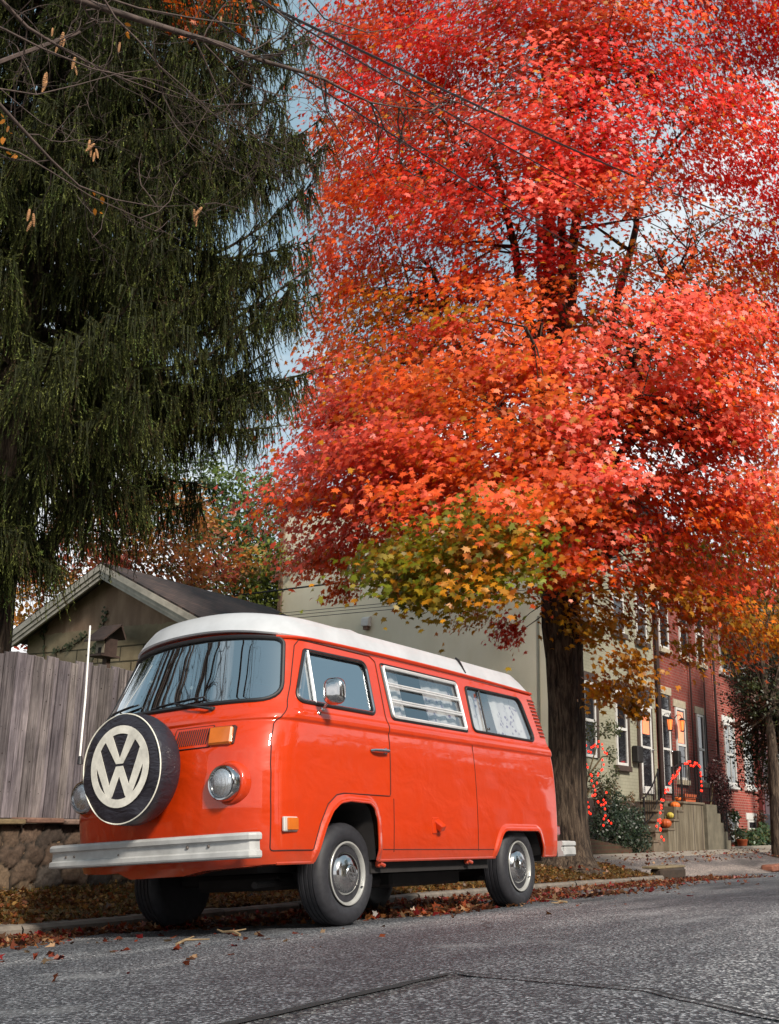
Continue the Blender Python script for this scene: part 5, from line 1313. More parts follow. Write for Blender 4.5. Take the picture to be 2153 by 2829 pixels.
# crown lobes: (image column, row at 1680 px wide, depth, radius m, colour) written out as world positions
RED, ORA, PINK, GOLD, GRN, DORG = range(6)
PAL = np.array([(.80, .032, .018), (.86, .135, .012), (.92, .13, .075), (.62, .26, .012), (.20, .235, .015), (.68, .14, .012)])
LOBES = [(7.87, 4.92, 15.51, 1.14, 0, 2.2), (7.59, 4.57, 15.45, 0.99, 0, 2.2), (7.85, 3.11, 14.9, 1.04, 0, 2.2), (7.44, 1.54, 13.71, 1.1, 0, 2.2), (8.87, 1.01, 14.5, 1.23, 0, 2.7), (9.6, -0.25, 14.51, 1.1, 0, 2.7), (9.95, -1.31, 14.45, 1.02, 0, 2.7), (7.56, 4.87, 14.2, 1.11, 0, 2.2), (7.32, 4.4, 13.61, 1.11, 0, 2.2), (7.64, 3.18, 13.28, 1.08, 0, 2.2), (8.25, 2.01, 13.22, 1.11, 1, 2.2), (8.93, 1.09, 13.41, 1, 1, 2.7), (10.03, 0.05, 13.59, 1.06, 0, 2.7), (10.64, -1.1, 13.93, 1.05, 0, 2.7), (8.17, 5.29, 13.33, 1.17, 0, 2.2), (7.74, 4.87, 12.88, 1.01, 0, 2.2), (7.95, 3.65, 12.68, 1.1, 0, 2.2), (7.95, 2.05, 12.06, 1.11, 1, 2.2), (8.45, 1.12, 11.7, 0.97, 0, 2.2), (9.75, 0.16, 12.41, 1.17, 0, 2.7), (10.22, -0.68, 12.33, 1.19, 0, 2.7), (7.08, 4.3, 11.2, 1.12, 1, 2.2), (7.02, 4.21, 10.82, 1, 1, 2.2), (7.11, 2.84, 10.67, 1, 2, 2.2), (8.16, 2.12, 11.05, 1.06, 0, 2.2), (8.36, 1.11, 10.8, 1.11, 0, 2.2), (9.04, -0.05, 10.7, 0.93, 0, 2.7), (9.43, -1.16, 10.64, 1.14, 0, 2.7), (7.6, 5.24, 10.53, 0.97, 1, 2.2), (6.82, 4.2, 9.73, 0.9, 2, 2.2), (7.36, 3.65, 9.79, 0.82, 2, 2.2), (7.62, 2.57, 9.72, 0.93, 2, 2.2), (8.4, 1.6, 9.94, 0.88, 0, 2.2), (10.03, -0.28, 10.14, 0.78, 0, 2.7), (10.26, -0.94, 9.92, 0.78, 0, 2.7), (7.71, 5.5, 9.49, 0.89, 1, 2.2), (7.78, 5.18, 9.35, 0.88, 1, 2.2), (8.12, 4.16, 9.32, 1.03, 2, 2.2), (8.34, 3.12, 9.03, 1.01, 0, 2.2), (9.54, -0.07, 8.85, 1.02, 2, 2.7), (10.15, -0.77, 8.78, 1.02, 0, 2.7), (6.94, 4.51, 7.8, 1.07, 3, 2.2), (7.17, 4.51, 7.82, 0.93, 2, 2.2), (6.59, 3.08, 7.38, 1.06, 1, 2.2), (7.02, 2.44, 7.26, 0.88, 1, 2.2), (7.87, 1.43, 7.34, 0.9, 2, 2.2), (8.1, 0.59, 7.31, 1.08, 2, 2.7), (8.93, -0.1, 7.33, 1.08, 0, 2.7), (9.62, -0.79, 7.45, 1.09, 0, 2.7), (6.35, 4.33, 6.38, 0.9, 2, 3.3), (6.07, 4.08, 6.27, 0.92, 2, 3.3), (5.62, 3.18, 5.92, 0.91, 5, 3.3), (6.74, 2.61, 6.07, 0.95, 5, 3.3), (7.21, 1.97, 6.3, 0.87, 2, 2.7), (8.53, 1.61, 6.62, 0.99, 1, 2.7), (8.47, 0.41, 6.37, 1, 2, 2.7), (9.3, -0.22, 6.53, 0.91, 2, 2.7), (5.76, 4.14, 5.26, 0.99, 2, 3.3), (5.76, 4.08, 5.21, 0.96, 2, 3.3), (6.07, 3.24, 5.31, 1.02, 2, 3.3), (6.56, 2.52, 5.1, 0.95, 1, 3.3), (7.48, 1.92, 5.65, 1.01, 2, 2.7), (8.64, 1.38, 5.6, 1.08, 2, 2.7), (9.58, 0.49, 5.84, 1.02, 1, 2.7), (9.42, -0.28, 5.57, 0.99, 2, 2.7), (6.63, 4.91, 4.82, 0.86, 1, 3.3), (6.56, 4.31, 4.86, 0.87, 2, 3.3), (5.26, 2.6, 4.22, 0.93, 4, 3.3), (5.92, 1.96, 4.24, 0.77, 4, 3.3), (8.01, 2.16, 4.95, 0.9, 1, 2.7), (8.7, 1.28, 4.81, 0.88, 1, 2.7), (9.25, 0.42, 4.8, 0.95, 1, 2.7), (10.98, -0.17, 5.15, 0.96, 5, 2.7), (5.5, 3.1, 3.88, 0.62, 4, 3.3), (5.65, 2.52, 3.78, 0.57, 4, 3.3), (6.32, 1.96, 3.86, 0.64, 4, 3.3), (8.48, 2.19, 4.09, 0.57, 1, 2.7), (9.55, 1.2, 4.4, 0.57, 3, 2.7), (10.59, 1.09, 4.26, 0.56, 1, 2.7), (10.8, -0.29, 4.46, 0.69, 5, 2.7), (5.85, 2.75, 3.42, 0.34, 4, 3.2), (8.92, 3.83, 3.87, 0.3, 3, 3.2), (9.4, 1.92, 3.66, 0.54, 3, 2.7), (9.9, 1.49, 3.73, 0.52, 3, 2.7), (9.69, 1.01, 3.59, 0.51, 5, 2.7), (9.76, 0.37, 3.46, 0.51, 3, 2.7), (10.82, -0.09, 3.78, 0.55, 3, 2.7), (9.28, 3.69, 3.54, 0.14, 1, 3.2), (9.74, 2.29, 3.26, 0.41, 3, 3.2), (9.12, 1.43, 2.96, 0.33, 3, 3.2), (9.67, 0.84, 3.03, 0.33, 3, 3.2), (10.92, 0.67, 3.31, 0.38, 5, 3.2), (10.31, -0.03, 3.16, 0.35, 3, 3.2), (9.66, 2.16, 2.64, 0.2, 3, 3.2), (9.59, 1.85, 2.71, 0.23, 3, 3.2), (10.15, 2.07, 2.39, 0.12, 3, 3.2), (7.46, 6.09, 4.44, 0.31, 5, 3.2), (8.41, 6.11, 4.76, 0.33, 5, 3.2), (8.2, 6.25, 4.34, 0.22, 5, 3.2), (5.5, 3.27, 3.37, 0.21, 4, 3.2), (5.14, 3.99, 12.79, 0.39, 0, 3.2), (5.27, 4.04, 12.29, 0.37, 0, 3.2), (5.28, 4.24, 11.89, 0.42, 0, 3.2), (5.27, 4.49, 11.42, 0.28, 0, 3.2), (5.48, 4.3, 11.17, 0.37, 0, 3.2), (5.45, 4.64, 10.58, 0.29, 1, 3.2), (5.8, 4.29, 10.23, 0.44, 1, 3.2), (5.61, 4.73, 9.95, 0.27, 1, 3.2), (5.87, 4.61, 9.39, 0.4, 1, 3.2), (5.9, 4.71, 9.1, 0.42, 1, 3.2), (6.01, 4.84, 8.53, 0.32, 1, 3.2), (6.1, 4.95, 8.03, 0.26, 1, 3.2), (6.28, 4.9, 7.6, 0.42, 2, 3.2), (6.22, 5.18, 7.22, 0.28, 2, 3.2), (6.48, 5.02, 6.77, 0.42, 2, 3.2), (6.35, 5.33, 6.54, 0.27, 2, 3.2), (6.56, 5.3, 5.97, 0.37, 2, 3.2), (6.56, 5.53, 5.51, 0.4, 2, 3.2), (6.77, 5.4, 5.14, 0.38, 2, 3.2), (6.87, 5.46, 4.72, 0.42, 5, 3.2), (6.9, 5.6, 4.34, 0.29, 5, 3.2), (8.63, 1.46, 11.48, 1.29, 0, 0.8), (9.69, 6.43, 7.62, 1.14, 3, 0.8), (9.95, -0.78, 14.32, 1.29, 1, 0.8), (11.01, 1.3, 10.19, 1.28, 3, 0.8), (12.45, 1.01, 8.35, 0.92, 3, 0.8), (12.41, -0.67, 16.47, 1.04, 0, 0.8), (10.08, 1.75, 11.66, 1.19, 5, 0.8), (11.73, 2.68, 8.2, 1.08, 0, 0.8), (9.92, 2.68, 9.08, 1.07, 0, 0.8), (11.41, -0.04, 5.82, 1.01, 3, 0.8), (13.51, 0.82, 5.42, 1.29, 3, 0.8), (12.94, -0.13, 10.79, 1.28, 3, 0.8), (7.44, 5.2, 7.14, 1.33, 3, 0.8), (11.15, 2.71, 9.71, 1.12, 3, 0.8), (6.7, 4.88, 10.96, 1.39, 5, 0.8), (9.99, 3.78, 9.93, 1.2, 1, 0.8), (11.34, 5.89, 5.67, 1.39, 0, 0.8), (6.51, 4.21, 13.75, 1.29, 1, 0.8), (12.43, 1.27, 9.64, 1.05, 1, 0.8), (7.66, 4.94, 7, 1.05, 0, 0.8), (7.86, 1.81, 12.88, 0.91, 0, 0.8), (9.52, 0.11, 11.44, 1.14, 1, 0.8), (7.49, 5.05, 7.21, 1.26, 5, 0.8), (9.49, 5.74, 10.13, 1.05, 5, 0.8), (11.95, 4.99, 5.55, 1.05, 3, 0.8), (9.24, -0.32, 12.46, 1.22, 1, 0.8), (7.89, 3.98, 14.87, 1.04, 5, 0.8), (9.79, 1.34, 8.96, 1.25, 5, 0.8), (8.49, 2.27, 14.28, 1.2, 1, 0.8), (9.9, 6.62, 7.92, 1.33, 0, 0.8), (11.07, 0.35, 10.14, 1.05, 3, 0.8), (8.32, 1.56, 13.65, 1.25, 1, 0.8), (12.68, 0.76, 7.74, 1.32, 1, 0.8), (13.29, 0.84, 5.87, 1.06, 1, 0.8), (11.94, 0.83, 8.79, 1.26, 3, 0.8), (9.26, 5.84, 8.07, 1.33, 3, 0.8), (8.45, 3.85, 13.45, 1.21, 5, 0.8), (9.38, 2.61, 7.76, 1.19, 0, 0.8), (10.15, 5.61, 8.14, 1.2, 5, 0.8), (8.13, 5.88, 9.1, 0.97, 3, 0.8), (9.13, -0, 14, 1.02, 1, 0.8), (11.49, 2.4, 8.14, 0.93, 3, 0.8), (10.41, 2.1, 8.06, 1.08, 3, 0.8), (10.55, 4.96, 7.02, 1.3, 1, 0.8), (9.4, 5.47, 11.81, 0.96, 1, 0.8), (11.86, 1.38, 8.09, 1.28, 0, 0.8), (7.37, 4.86, 8.7, 1.04, 3, 0.8), (7.46, 4.63, 12.26, 1.24, 0, 0.8), (7.55, 4.83, 11.57, 1.39, 0, 0.8), (10.16, 1.85, 6.2, 0.96, 1, 0.8), (12.69, 1.5, 5.64, 0.99, 0, 0.8), (9.51, 2.07, 15.49, 1.27, 0, 0.8), (9.17, 5.6, 11.46, 1.31, 5, 0.8), (8.54, 2.92, 8.34, 1.39, 1, 0.8), (10.78, 1.3, 7.54, 0.95, 0, 0.8)]
skel = []
limbs = MB()
fork = np.array([MX-.06, MY+.03, 4.3])
mains = [((9.6, 3.0, 15.5), .15), ((8.7, 2.1, 14.0), .11), ((7.7, 2.9, 11.5), .11), ((7.3, 4.1, 9.0), .10), ((7.2, 2.0, 7.6), .10), ((11.8, 1.6, 13.5), .12), ((12.6, 1.0, 10.5), .12), ((12.0, 4.5, 13.5), .11), ((13.4, 2.2, 8.6), .11), ((9.6, .4, 9.5), .10), ((9.0, 5.4, 11), .10), ((8.4, .9, 6.6), .08), ((11.5, -.2, 7.4), .09), ((12.8, .2, 5.6), .08), ((7.2, 3.4, 5.6), .07), ((10.9, 2.4, 16.0), .12)]
for (e_, r_) in mains:
    st_ = fork+np.array([random.gauss(0, .08), random.gauss(0, .08), random.uniform(-.5, .7)])
    e_ = np.array(e_)
    midp = st_+(e_-st_)*.35+np.array([0, 0, np.linalg.norm(e_-st_)*.10])
    p1 = branch(limbs, st_, midp, r_*1.25, r_*.85, .05, 5, 8); p2 = branch(limbs, midp, e_, r_*.85, r_*.22, .09, 9, 7)
    skel += p1+p2
    for t in (2, 4, 6, 7):
        q_ = p2[t]; dr = unit(np.array([random.gauss(0, 1), random.gauss(0, 1), random.uniform(-.1, .8)]))
        pe = q_+dr*random.uniform(1.0, 2.2); skel += branch(limbs, q_, pe, r_*.34, r_*.08, .09, 5, 5)
limbs.build('limbs', bark, maple, 60)
skel = np.array(skel)
crng = np.random.default_rng(11)
sprays = []
for (cx_, cy_, cz_, rad, ci, dn) in LOBES:
    k = max(4, int(dn*10*rad**2))
    nsub = max(1, int(7*rad**2+.5)); sd = unit(crng.normal(size=(nsub, 3)))*(rad*crng.uniform(.3, 1.0, (nsub, 1))**.45)*np.array([1, 1, .85])
    sc_ = np.array([cx_, cy_, cz_])+sd
    for j_ in range(nsub):
        cj = ci if crng.random() < .72 else (crng.choice([0, 1, 2, 5]) if ci in (0, 1, 2, 5) else crng.choice([3, 4, 1]))
        if cz_ < 9 and cj == 0: cj = crng.choice([1, 2])
        for q_ in range(max(1, int(k/nsub+crng.random()))):
            o_ = crng.normal(0, 1, 3)*np.array([.24, .24, .13])*min(1, rad*1.6); sprays.append((*(sc_[j_]+o_), cj, rad))
sprays = np.array(sprays)
tw = MB(); LP, LN, LT, LC, LS = [], [], [], [], []
for sx_i, (x, y, z, ci, rad) in enumerate(sprays):
    c0 = np.array([x, y, z]); dd_ = ((skel-c0)**2).sum(1); js = np.argsort(dd_)[:14]; j = js[crng.integers(0, 14)]; a_ = skel[j]
    if dd_[j] < 2.4 and sx_i % 2 == 0: branch(tw, a_, c0, .014, .004, .10, 4, 4, .04)
    ax = np.array([x-MX, y-MY, 0]); ax = unit(ax+crng.normal(0, .3, 3)); ax[2] = -.15
    m = int(crng.integers(46, 74)); R0 = min(crng.uniform(.28, .50), rad*.55+.05)
    a2 = np.cross(ax, [0, 0, 1.]); 
    loc = crng.normal(size=(m, 3))*np.array([R0, R0*.62, .11])
    p_ = c0+loc[:, :1]*ax+loc[:, 1:2]*a2+np.array([0, 0, 1.])*(loc[:, 2:]-.35*(loc[:, :1]**2+loc[:, 1:2]**2))
    LP.append(p_)
    LN.append(np.array([0, 0, .62])+ax*.85+crng.normal(0, .34, (m, 3)))
    LT.append(ax*.7+np.array([0, 0, -.55])+crng.normal(0, .55, (m, 3)))
    base = PAL[int(ci)]; 
    # neighbouring hue bleed and per-spray tint
    alt = PAL[(crng.choice([RED, RED, PINK, RED]) if z > 9 else crng.choice([ORA, ORA, PINK, PINK, RED])) if ci in (RED, ORA, PINK, DORG) else crng.choice([GOLD, GRN, ORA])]
    t = crng.uniform(0, .55); sb = base*(1-t)+alt*t; sb = sb*crng.uniform(.72, 1.18)
    cc_ = sb*crng.uniform(.75, 1.2, (m, 1))*np.array([1, 1, 1])+0; 
    gx = crng.random(m) < .06; cc_[gx] = PAL[GOLD]*crng.uniform(.6, 1.1)
    LC.append(cc_); LS.append(crng.uniform(.062, .115, m))
LP, LN, LT, LC, LS = map(np.concatenate, (LP, LN, LT, LC, LS))
print('maple leaves', len(LP))
leaves('crown', LP, LS, LN, LT, LC, MAPLE, leafm, maple, .38)
tw.build('twigs', bark, maple)

# ---------------- the spruce on the left
spruce = empty('spruce_tree', (1.2, 5.6, 0)); tag(spruce, 'big dark green spruce with drooping branches and cones at the left', 'tree'); spruce.location = (0, 0, 0)
SX, SY = 1.12, 5.6
st_ = MB(); st_.tube([(SX+.03*math.sin(z), SY+.03*math.cos(z*.8), z) for z in np.linspace(-.1, 15.5, 24)], [float(r) for r in np.interp(np.linspace(-.1, 15.5, 24), [0, 3, 8, 15.5], [.30, .23, .16, .02])], 14)
st_.build('trunk', bark, spruce, 60)
srng = np.random.default_rng(5)
br_m = MB(); TW = []   # twigs: start, dir, length
def spruce_branch(z0, az, Lb, droop, uptip):
    d_ = np.array([math.cos(az), math.sin(az), 0]); pts = []
    n = 14
    for i in range(n+1):
        t = i/n; zz_ = z0-droop*Lb*math.sin(min(1, t*1.25)*PI/2)*t**.7+uptip*Lb*max(0, t-.55)**1.6*2.4+.25*(t < .2)*t
        sw2 = .10*Lb*math.sin(t*2.2+az*3)*t; s2 = np.array([-d_[1], d_[0], 0])
        pts.append(np.array([SX, SY, 0])+d_*Lb*t+s2*sw2+np.array([0, 0, zz_]))
    br_m.tube([tuple(p) for p in pts], [float(.040*(1-i/n)*min(1, Lb/2.6)+.006) for i in range(n+1)], 5)
    m = int(Lb*19)
    for k in range(m):
        t = srng.uniform(.14, 1.0)**.85; i = min(n-1, int(t*n)); p_ = pts[i]+(pts[i+1]-pts[i])*(t*n-i)
        tang = unit(pts[i+1]-pts[i]); sd_ = np.array([-tang[1], tang[0], 0])*srng.choice([-1, 1])
        # side shoot, then hanging twigs
        ls = srng.uniform(.18, .55)*(1.15-.6*t)+.08; e_ = p_+(sd_*.75+tang*.55+np.array([0, 0, srng.uniform(-.5, .1)]))*ls
        TW.append((p_, unit(e_-p_), np.linalg.norm(e_-p_)))
        hn = int(srng.integers(3, 7))
        for h_ in range(hn):
            q_ = p_+(e_-p_)*srng.uniform(.1, 1.0); dd = unit(np.array([srng.normal(0, .20), srng.normal(0, .20), -1.0])+tang*.25*srng.random()+sd_*.12)
            TW.append((q_, dd, srng.uniform(.22, .75)*(1.25-.6*t)))
    for k in range(int(Lb*5)):
        t = srng.uniform(.5, 1.0); i = min(n-1, int(t*n)); p_ = pts[i]+(pts[i+1]-pts[i])*(t*n-i); tang = unit(pts[i+1]-pts[i])
        TW.append((p_, unit(tang+srng.normal(0, .35, 3)+np.array([0, 0, .25])), srng.uniform(.08, .2)))
    TW.append((pts[-1], unit(pts[-1]-pts[-2]), .22))
for k in range(184):
    z0 = 4.0+.45*(k//8)+srng.normal(0, .06); az = k*2*PI/8+(k//8)*.42+srng.normal(0, .16)
    # direction towards the camera's right is az about -1.0 rad
    Lb = np.interp(z0, [3.9, 4.7, 6, 9, 12, 14.5], [1.7, 2.7, 3.1, 2.85, 2.2, 1.0])*srng.uniform(.72, 1.08)
    spruce_branch(z0, az, Lb, srng.uniform(.12, .28), srng.uniform(.10, .34))
for k in range(85):
    spruce_branch(3.9+9.7*srng.random(), srng.uniform(0, 2*PI), srng.uniform(.7, 1.7), srng.uniform(.3, .6), .1)
for k in range(9):
    spruce_branch(srng.uniform(3.35, 3.8), srng.uniform(-2.6, -1.5), srng.uniform(.7, 1.3), .35, .1)
for k in range(22):
    spruce_branch(srng.uniform(4.9, 10.2), srng.uniform(-1.35, -.55), srng.uniform(2.5, 3.3), srng.uniform(.05, .25), srng.uniform(.2, .55))
for z0, Lb, az, dr_, up_ in ((6.9, 3.15, -.95, .10, .55), (6.0, 3.2, -1.05, .16, .45), (7.7, 2.7, -.9, .06, .50), (5.4, 3.1, -.9, .12, .2), (5.0, 3.0, -1.0, .05, .15), (8.4, 2.3, -1.0, .05, .55), (5.5, 3.2, -.85, .18, .3)):
    spruce_branch(z0, az, Lb, dr_, up_)
br_m.tube([(1.15, 5.5, 2.95), (1.42, 5.2, 3.3), (1.62, 4.95, 3.85), (1.75, 4.75, 4.6), (1.8, 4.6, 5.4)], [.09, .085, .08, .07, .05], 8)
br_m.build('branches', bark, spruce, 60)
T0 = np.array([t[0] for t in TW]); TD = np.array([t[1] for t in TW]); TL = np.array([t[2] for t in TW])
print('spruce twigs', len(T0))
NN = 22
def needles():
    n = len(T0); a_ = unit(np.cross(TD, np.array([.31, .2, .93]))); b3 = np.cross(TD, a_)
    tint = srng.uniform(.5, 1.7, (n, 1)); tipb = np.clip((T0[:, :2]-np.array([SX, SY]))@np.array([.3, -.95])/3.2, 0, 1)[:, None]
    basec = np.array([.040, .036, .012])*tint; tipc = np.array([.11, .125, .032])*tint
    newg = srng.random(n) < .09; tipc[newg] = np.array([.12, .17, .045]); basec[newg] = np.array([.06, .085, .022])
    dead = srng.random(n) < .12; basec[dead] = (.055, .034, .016); tipc[dead] = (.055, .035, .018)
    Vs, Cs = [], []
    for k in range(NN):
        t = (k+.5)/NN*np.ones(n); th = k*2.4+srng.uniform(0, 6, n)
        rad = np.cos(th)[:, None]*a_+np.sin(th)[:, None]*b3
        p_ = T0+TD*(TL*t)[:, None]; nl = .025*(1-.25*t)[:, None]
        w_ = np.cross(TD, rad)*.0062+0
        tipp = p_+rad*nl+TD*nl*.9
        ln_ = (TL/NN*1.1)[:, None]
        A_ = p_-TD*ln_*.5+w_; B_ = p_-TD*ln_*.5-w_*1; C_ = tipp
        D_ = p_+TD*ln_*.6
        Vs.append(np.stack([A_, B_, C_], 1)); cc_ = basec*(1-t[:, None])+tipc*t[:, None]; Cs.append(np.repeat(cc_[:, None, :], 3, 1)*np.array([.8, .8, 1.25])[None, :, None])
    V_ = np.concatenate(Vs).reshape(-1, 3); C_ = np.concatenate(Cs).reshape(-1, 3)
    return V_, C_
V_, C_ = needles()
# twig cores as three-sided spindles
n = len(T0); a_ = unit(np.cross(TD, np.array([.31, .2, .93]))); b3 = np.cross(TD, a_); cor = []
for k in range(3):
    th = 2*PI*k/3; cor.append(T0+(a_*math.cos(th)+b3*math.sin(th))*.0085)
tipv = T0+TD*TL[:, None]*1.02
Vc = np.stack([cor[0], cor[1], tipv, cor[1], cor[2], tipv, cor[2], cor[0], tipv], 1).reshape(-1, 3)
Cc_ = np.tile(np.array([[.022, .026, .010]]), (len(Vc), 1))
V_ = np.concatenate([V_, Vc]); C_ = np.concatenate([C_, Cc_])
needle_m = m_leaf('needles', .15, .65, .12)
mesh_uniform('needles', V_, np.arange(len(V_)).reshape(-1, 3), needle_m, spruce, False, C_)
conem = simple('cone_scales', (.34, .17, .07), .7, 0, .35, 40, bmp=.8, bscale=90, bdist=.01)
def conemesh():
    mb_ = MB(); L_ = .115; VV = []; nn = 8; rows_ = 15
    for i in range(rows_):
        t = i/(rows_-1); r_ = .0135*math.sin(PI*min(.97, t*.86+.12))**.6*(1.18 if i % 2 else .86)
        for k in range(nn):
            th = 2*PI*k/nn+(i % 2)*PI/nn; VV.append((r_*math.cos(th), r_*math.sin(th), -t*L_))
    mb_.add(VV, [(i*nn+k, (i+1)*nn+k, (i+1)*nn+(k+1) % nn, i*nn+(k+1) % nn) for i in range(rows_-1) for k in range(nn)]+[tuple((rows_-1)*nn+k for k in range(nn))])
    return mb_
c0 = conemesh().build('cone', conem, spruce)
first = True
for p_ in [(-1.08, 2.65, 6.93), (-1.14, 2.67, 7.06), (-1.06, 2.6, 6.98), (-1.08, 2.6, 7.03), (-1.05, 2.8, 6.73), (-1.03, 2.81, 6.66), (-1.05, 2.81, 6.72), (-0.96, 2.55, 6.75), (-0.98, 2.54, 6.82), (-0.75, 2.49, 6.06), (-0.72, 2.46, 6.05), (-0.77, 2.49, 6.12), (-0.74, 2.46, 6.09), (-0.72, 2.47, 6.02), (-0.93, 2.96, 5.52), (-0.91, 2.93, 5.48), (-0.9, 2.95, 5.42), (0.69, 2.56, 6.26), (0.68, 2.62, 6.17), (0.67, 2.6, 6.22), (-0.63, 2.41, 7.16), (0.66, 2.47, 8.38), (0.59, 2.56, 6.19)]:
    for k in range(1):
        c_ = c0 if first else c0.copy()
        if not first: COL.objects.link(c_); c_.parent = spruce
        first = False; c_.location = tuple(p_); c_.rotation_euler = (random.gauss(0, .22), random.gauss(0, .22), random.uniform(0, 6)); s_ = random.uniform(.7, 1.2); c_.scale = (s_, s_, s_)

# ---------------- bare tree on the left, its branches reach across the top
bare = empty('bare_tree', (-4.7, 2.8, -.1)); tag(bare, 'leafless tree whose thin bare branches reach across the top left', 'tree'); bare.location = (0, 0, 0)
tb = MB(); tb.tube([(-4.7, 2.8, -.2), (-4.7, 2.8, 1), (-4.65, 2.75, 2.5), (-4.5, 2.65, 3.8)], [.24, .19, .17, .15], 14); tb.build('trunk', bark, bare, 60)
bbark = simple('bare_bark', (.075, .050, .042), .85, 0, .35, 20)
LM = MB(); F0 = np.array([-4.5, 2.65, 3.8])
LIMBS = [([(-2.48, 1.16, 5.86), (-2.15, 1.04, 5.87), (-1.79, 0.85, 5.89), (-1.54, .66, 5.87), (-1.23, .54, 5.93), (-1.02, .42, 5.91), (-.73, .31, 5.97), (-.53, .2, 5.98), (-.37, .14, 5.97), (-.09, .08, 6.01), (.18, -.01, 6.1), (.48, -.13, 6.21), (.91, -.33, 6.4)], .034, .008),
 ([(-3.01, .97, 5.6), (-2.74, 1.02, 5.43), (-2.56, .98, 5.34), (-2.39, .92, 5.31), (-2.21, .85, 5.28), (-1.92, .78, 5.3), (-1.71, .65, 5.28), (-1.37, .5, 5.33)], .020, .005),
 ([(-3.13, .7, 4.63), (-2.85, .72, 4.5), (-2.62, .76, 4.46), (-2.45, .74, 4.38), (-2.21, .76, 4.34), (-1.95, .72, 4.37), (-1.67, .64, 4.44), (-1.31, .57, 4.63)], .018, .004),
 ([(-1.48, .62, 5.85), (-1.2, .64, 5.64), (-1.03, .64, 5.51), (-.82, .55, 5.42), (-.41, .48, 5.45), (-.12, .39, 5.48)], .009, .003),
 ([(-.55, .23, 5.98), (-.39, .27, 5.81), (-.14, .29, 5.73), (.08, .22, 5.62), (.38, .15, 5.59)], .009, .003),
 ( [(-3.01, 1.01, 5.16), (-2.8, 0.89, 5.13), (-2.59, 0.77, 5.08), (-2.28, 0.67, 5.1), (-1.97, 0.54, 5.17), (-1.64, 0.41, 5.18), (-1.36, 0.33, 5.24)] , 0.011 , 0.003 ),
 ( [(-3.01, 0.9, 4.61), (-2.82, 0.78, 4.65), (-2.59, 0.76, 4.75), (-2.41, 0.61, 4.88), (-2.18, 0.53, 5.08), (-2.02, 0.42, 5.17)] , 0.008 , 0.003 ),
 ( [(-2.44, 0.62, 5.68), (-2.22, 0.58, 5.48), (-2.05, 0.54, 5.41), (-1.88, 0.51, 5.32), (-1.69, 0.45, 5.25), (-1.4, 0.42, 5.19), (-1.08, 0.32, 5.18), (-0.77, 0.23, 5.14)] , 0.01 , 0.003 ),
 ( [(-1.41, 0.29, 6.23), (-1.1, 0.21, 6.18), (-0.88, 0.12, 6.08), (-0.54, 0.02, 5.99), (-0.24, -0.03, 5.94), (0.1, -0.15, 5.87)] , 0.009 , 0.003 ),
 ( [(-2.94, 0.79, 4.25), (-2.73, 0.66, 4.24), (-2.55, 0.6, 4.2), (-2.27, 0.56, 4.17), (-1.9, 0.54, 4.21), (-1.6, 0.47, 4.18)] , 0.008 , 0.003 ),
 ( [(-1.07, 0.07, 6.36), (-0.77, 0.04, 6.28), (-0.51, -0.16, 6.26), (-0.21, -0.33, 6.44), (0.1, -0.48, 6.53)] , 0.009 , 0.003 ),
 ( [(-1.45, 0.56, 5.81), (-1.12, 0.49, 5.68), (-0.82, 0.39, 5.73), (-0.6, 0.22, 5.77), (-0.27, 0.11, 5.75)] , 0.008 , 0.003 ),
 ([(-2.43, .66, 5.57), (-2.1, .51, 5.61), (-1.71, .41, 5.77), (-1.27, .22, 5.93), (-.72, .07, 6.05)], .010, .004)]
brng = np.random.default_rng(21)
def twigs_from(p_, d_, L_, r_, depth):
    n = 5; pts = [p_]; d2 = d_.copy(); rr_ = [r_]
    for i in range(n):
        d2 = unit(d2+brng.normal(0, .20, 3)+np.array([0, 0, .03])); pts.append(pts[-1]+d2*L_/n); rr_.append(r_*(1-.13*(i+1)))
    LM.tube([tuple(q) for q in pts], rr_, 4)
    if depth > 0:
        for i in range(1, n+1):
            if brng.random() < .72: twigs_from(pts[i], unit(d2+brng.normal(0, .75, 3)), L_*brng.uniform(.35, .65), r_*.6, depth-1)
for pts, r0, r1 in LIMBS:
    P_ = [np.array(p) for p in pts]
    n = len(P_)
    if r0 > .015:
        a_ = P_[0]; mid = F0+(a_-F0)*.5+np.array([0, 0, .35]); LM.tube([tuple(F0), tuple(F0+(mid-F0)*.5+np.array([0, 0, .15])), tuple(mid), tuple(a_)], [.09, .07, .055, r0], 8)
    LM.tube([tuple(p) for p in P_], [.8*r0+(r1-r0)*i/(n-1) for i in range(n)], 7)
    for i in range(1, n):
        for k in range(2 if r0 > .015 else 1):
            if brng.random() < .8:
                d_ = unit(P_[i]-P_[i-1]); twigs_from(P_[i], unit(d_+brng.normal(0, .62, 3)+np.array([0, 0, -.10])), brng.uniform(.35, .95), max(.0032, r0*.24), 2)
for k in range(16):
    a_ = F0+np.array([0, 0, .2]); az = k*2.4; el = brng.uniform(.5, 1.25); L_ = brng.uniform(2.5, 4.2)
    d_ = np.array([math.cos(az)*math.cos(el), math.sin(az)*math.cos(el), math.sin(el)])
    if d_[0] > .2 and d_[1] < .2: continue
    e_ = a_+d_*L_; pp_ = branch(LM, a_, e_, .05, .014, .06, 7, 6)
    for q_ in pp_[2:]: 
        for j in range(2): twigs_from(q_, unit(d_+brng.normal(0, .6, 3)), brng.uniform(.6, 1.3), .008, 2)
LM.build('branches', bbark, bare, 60)
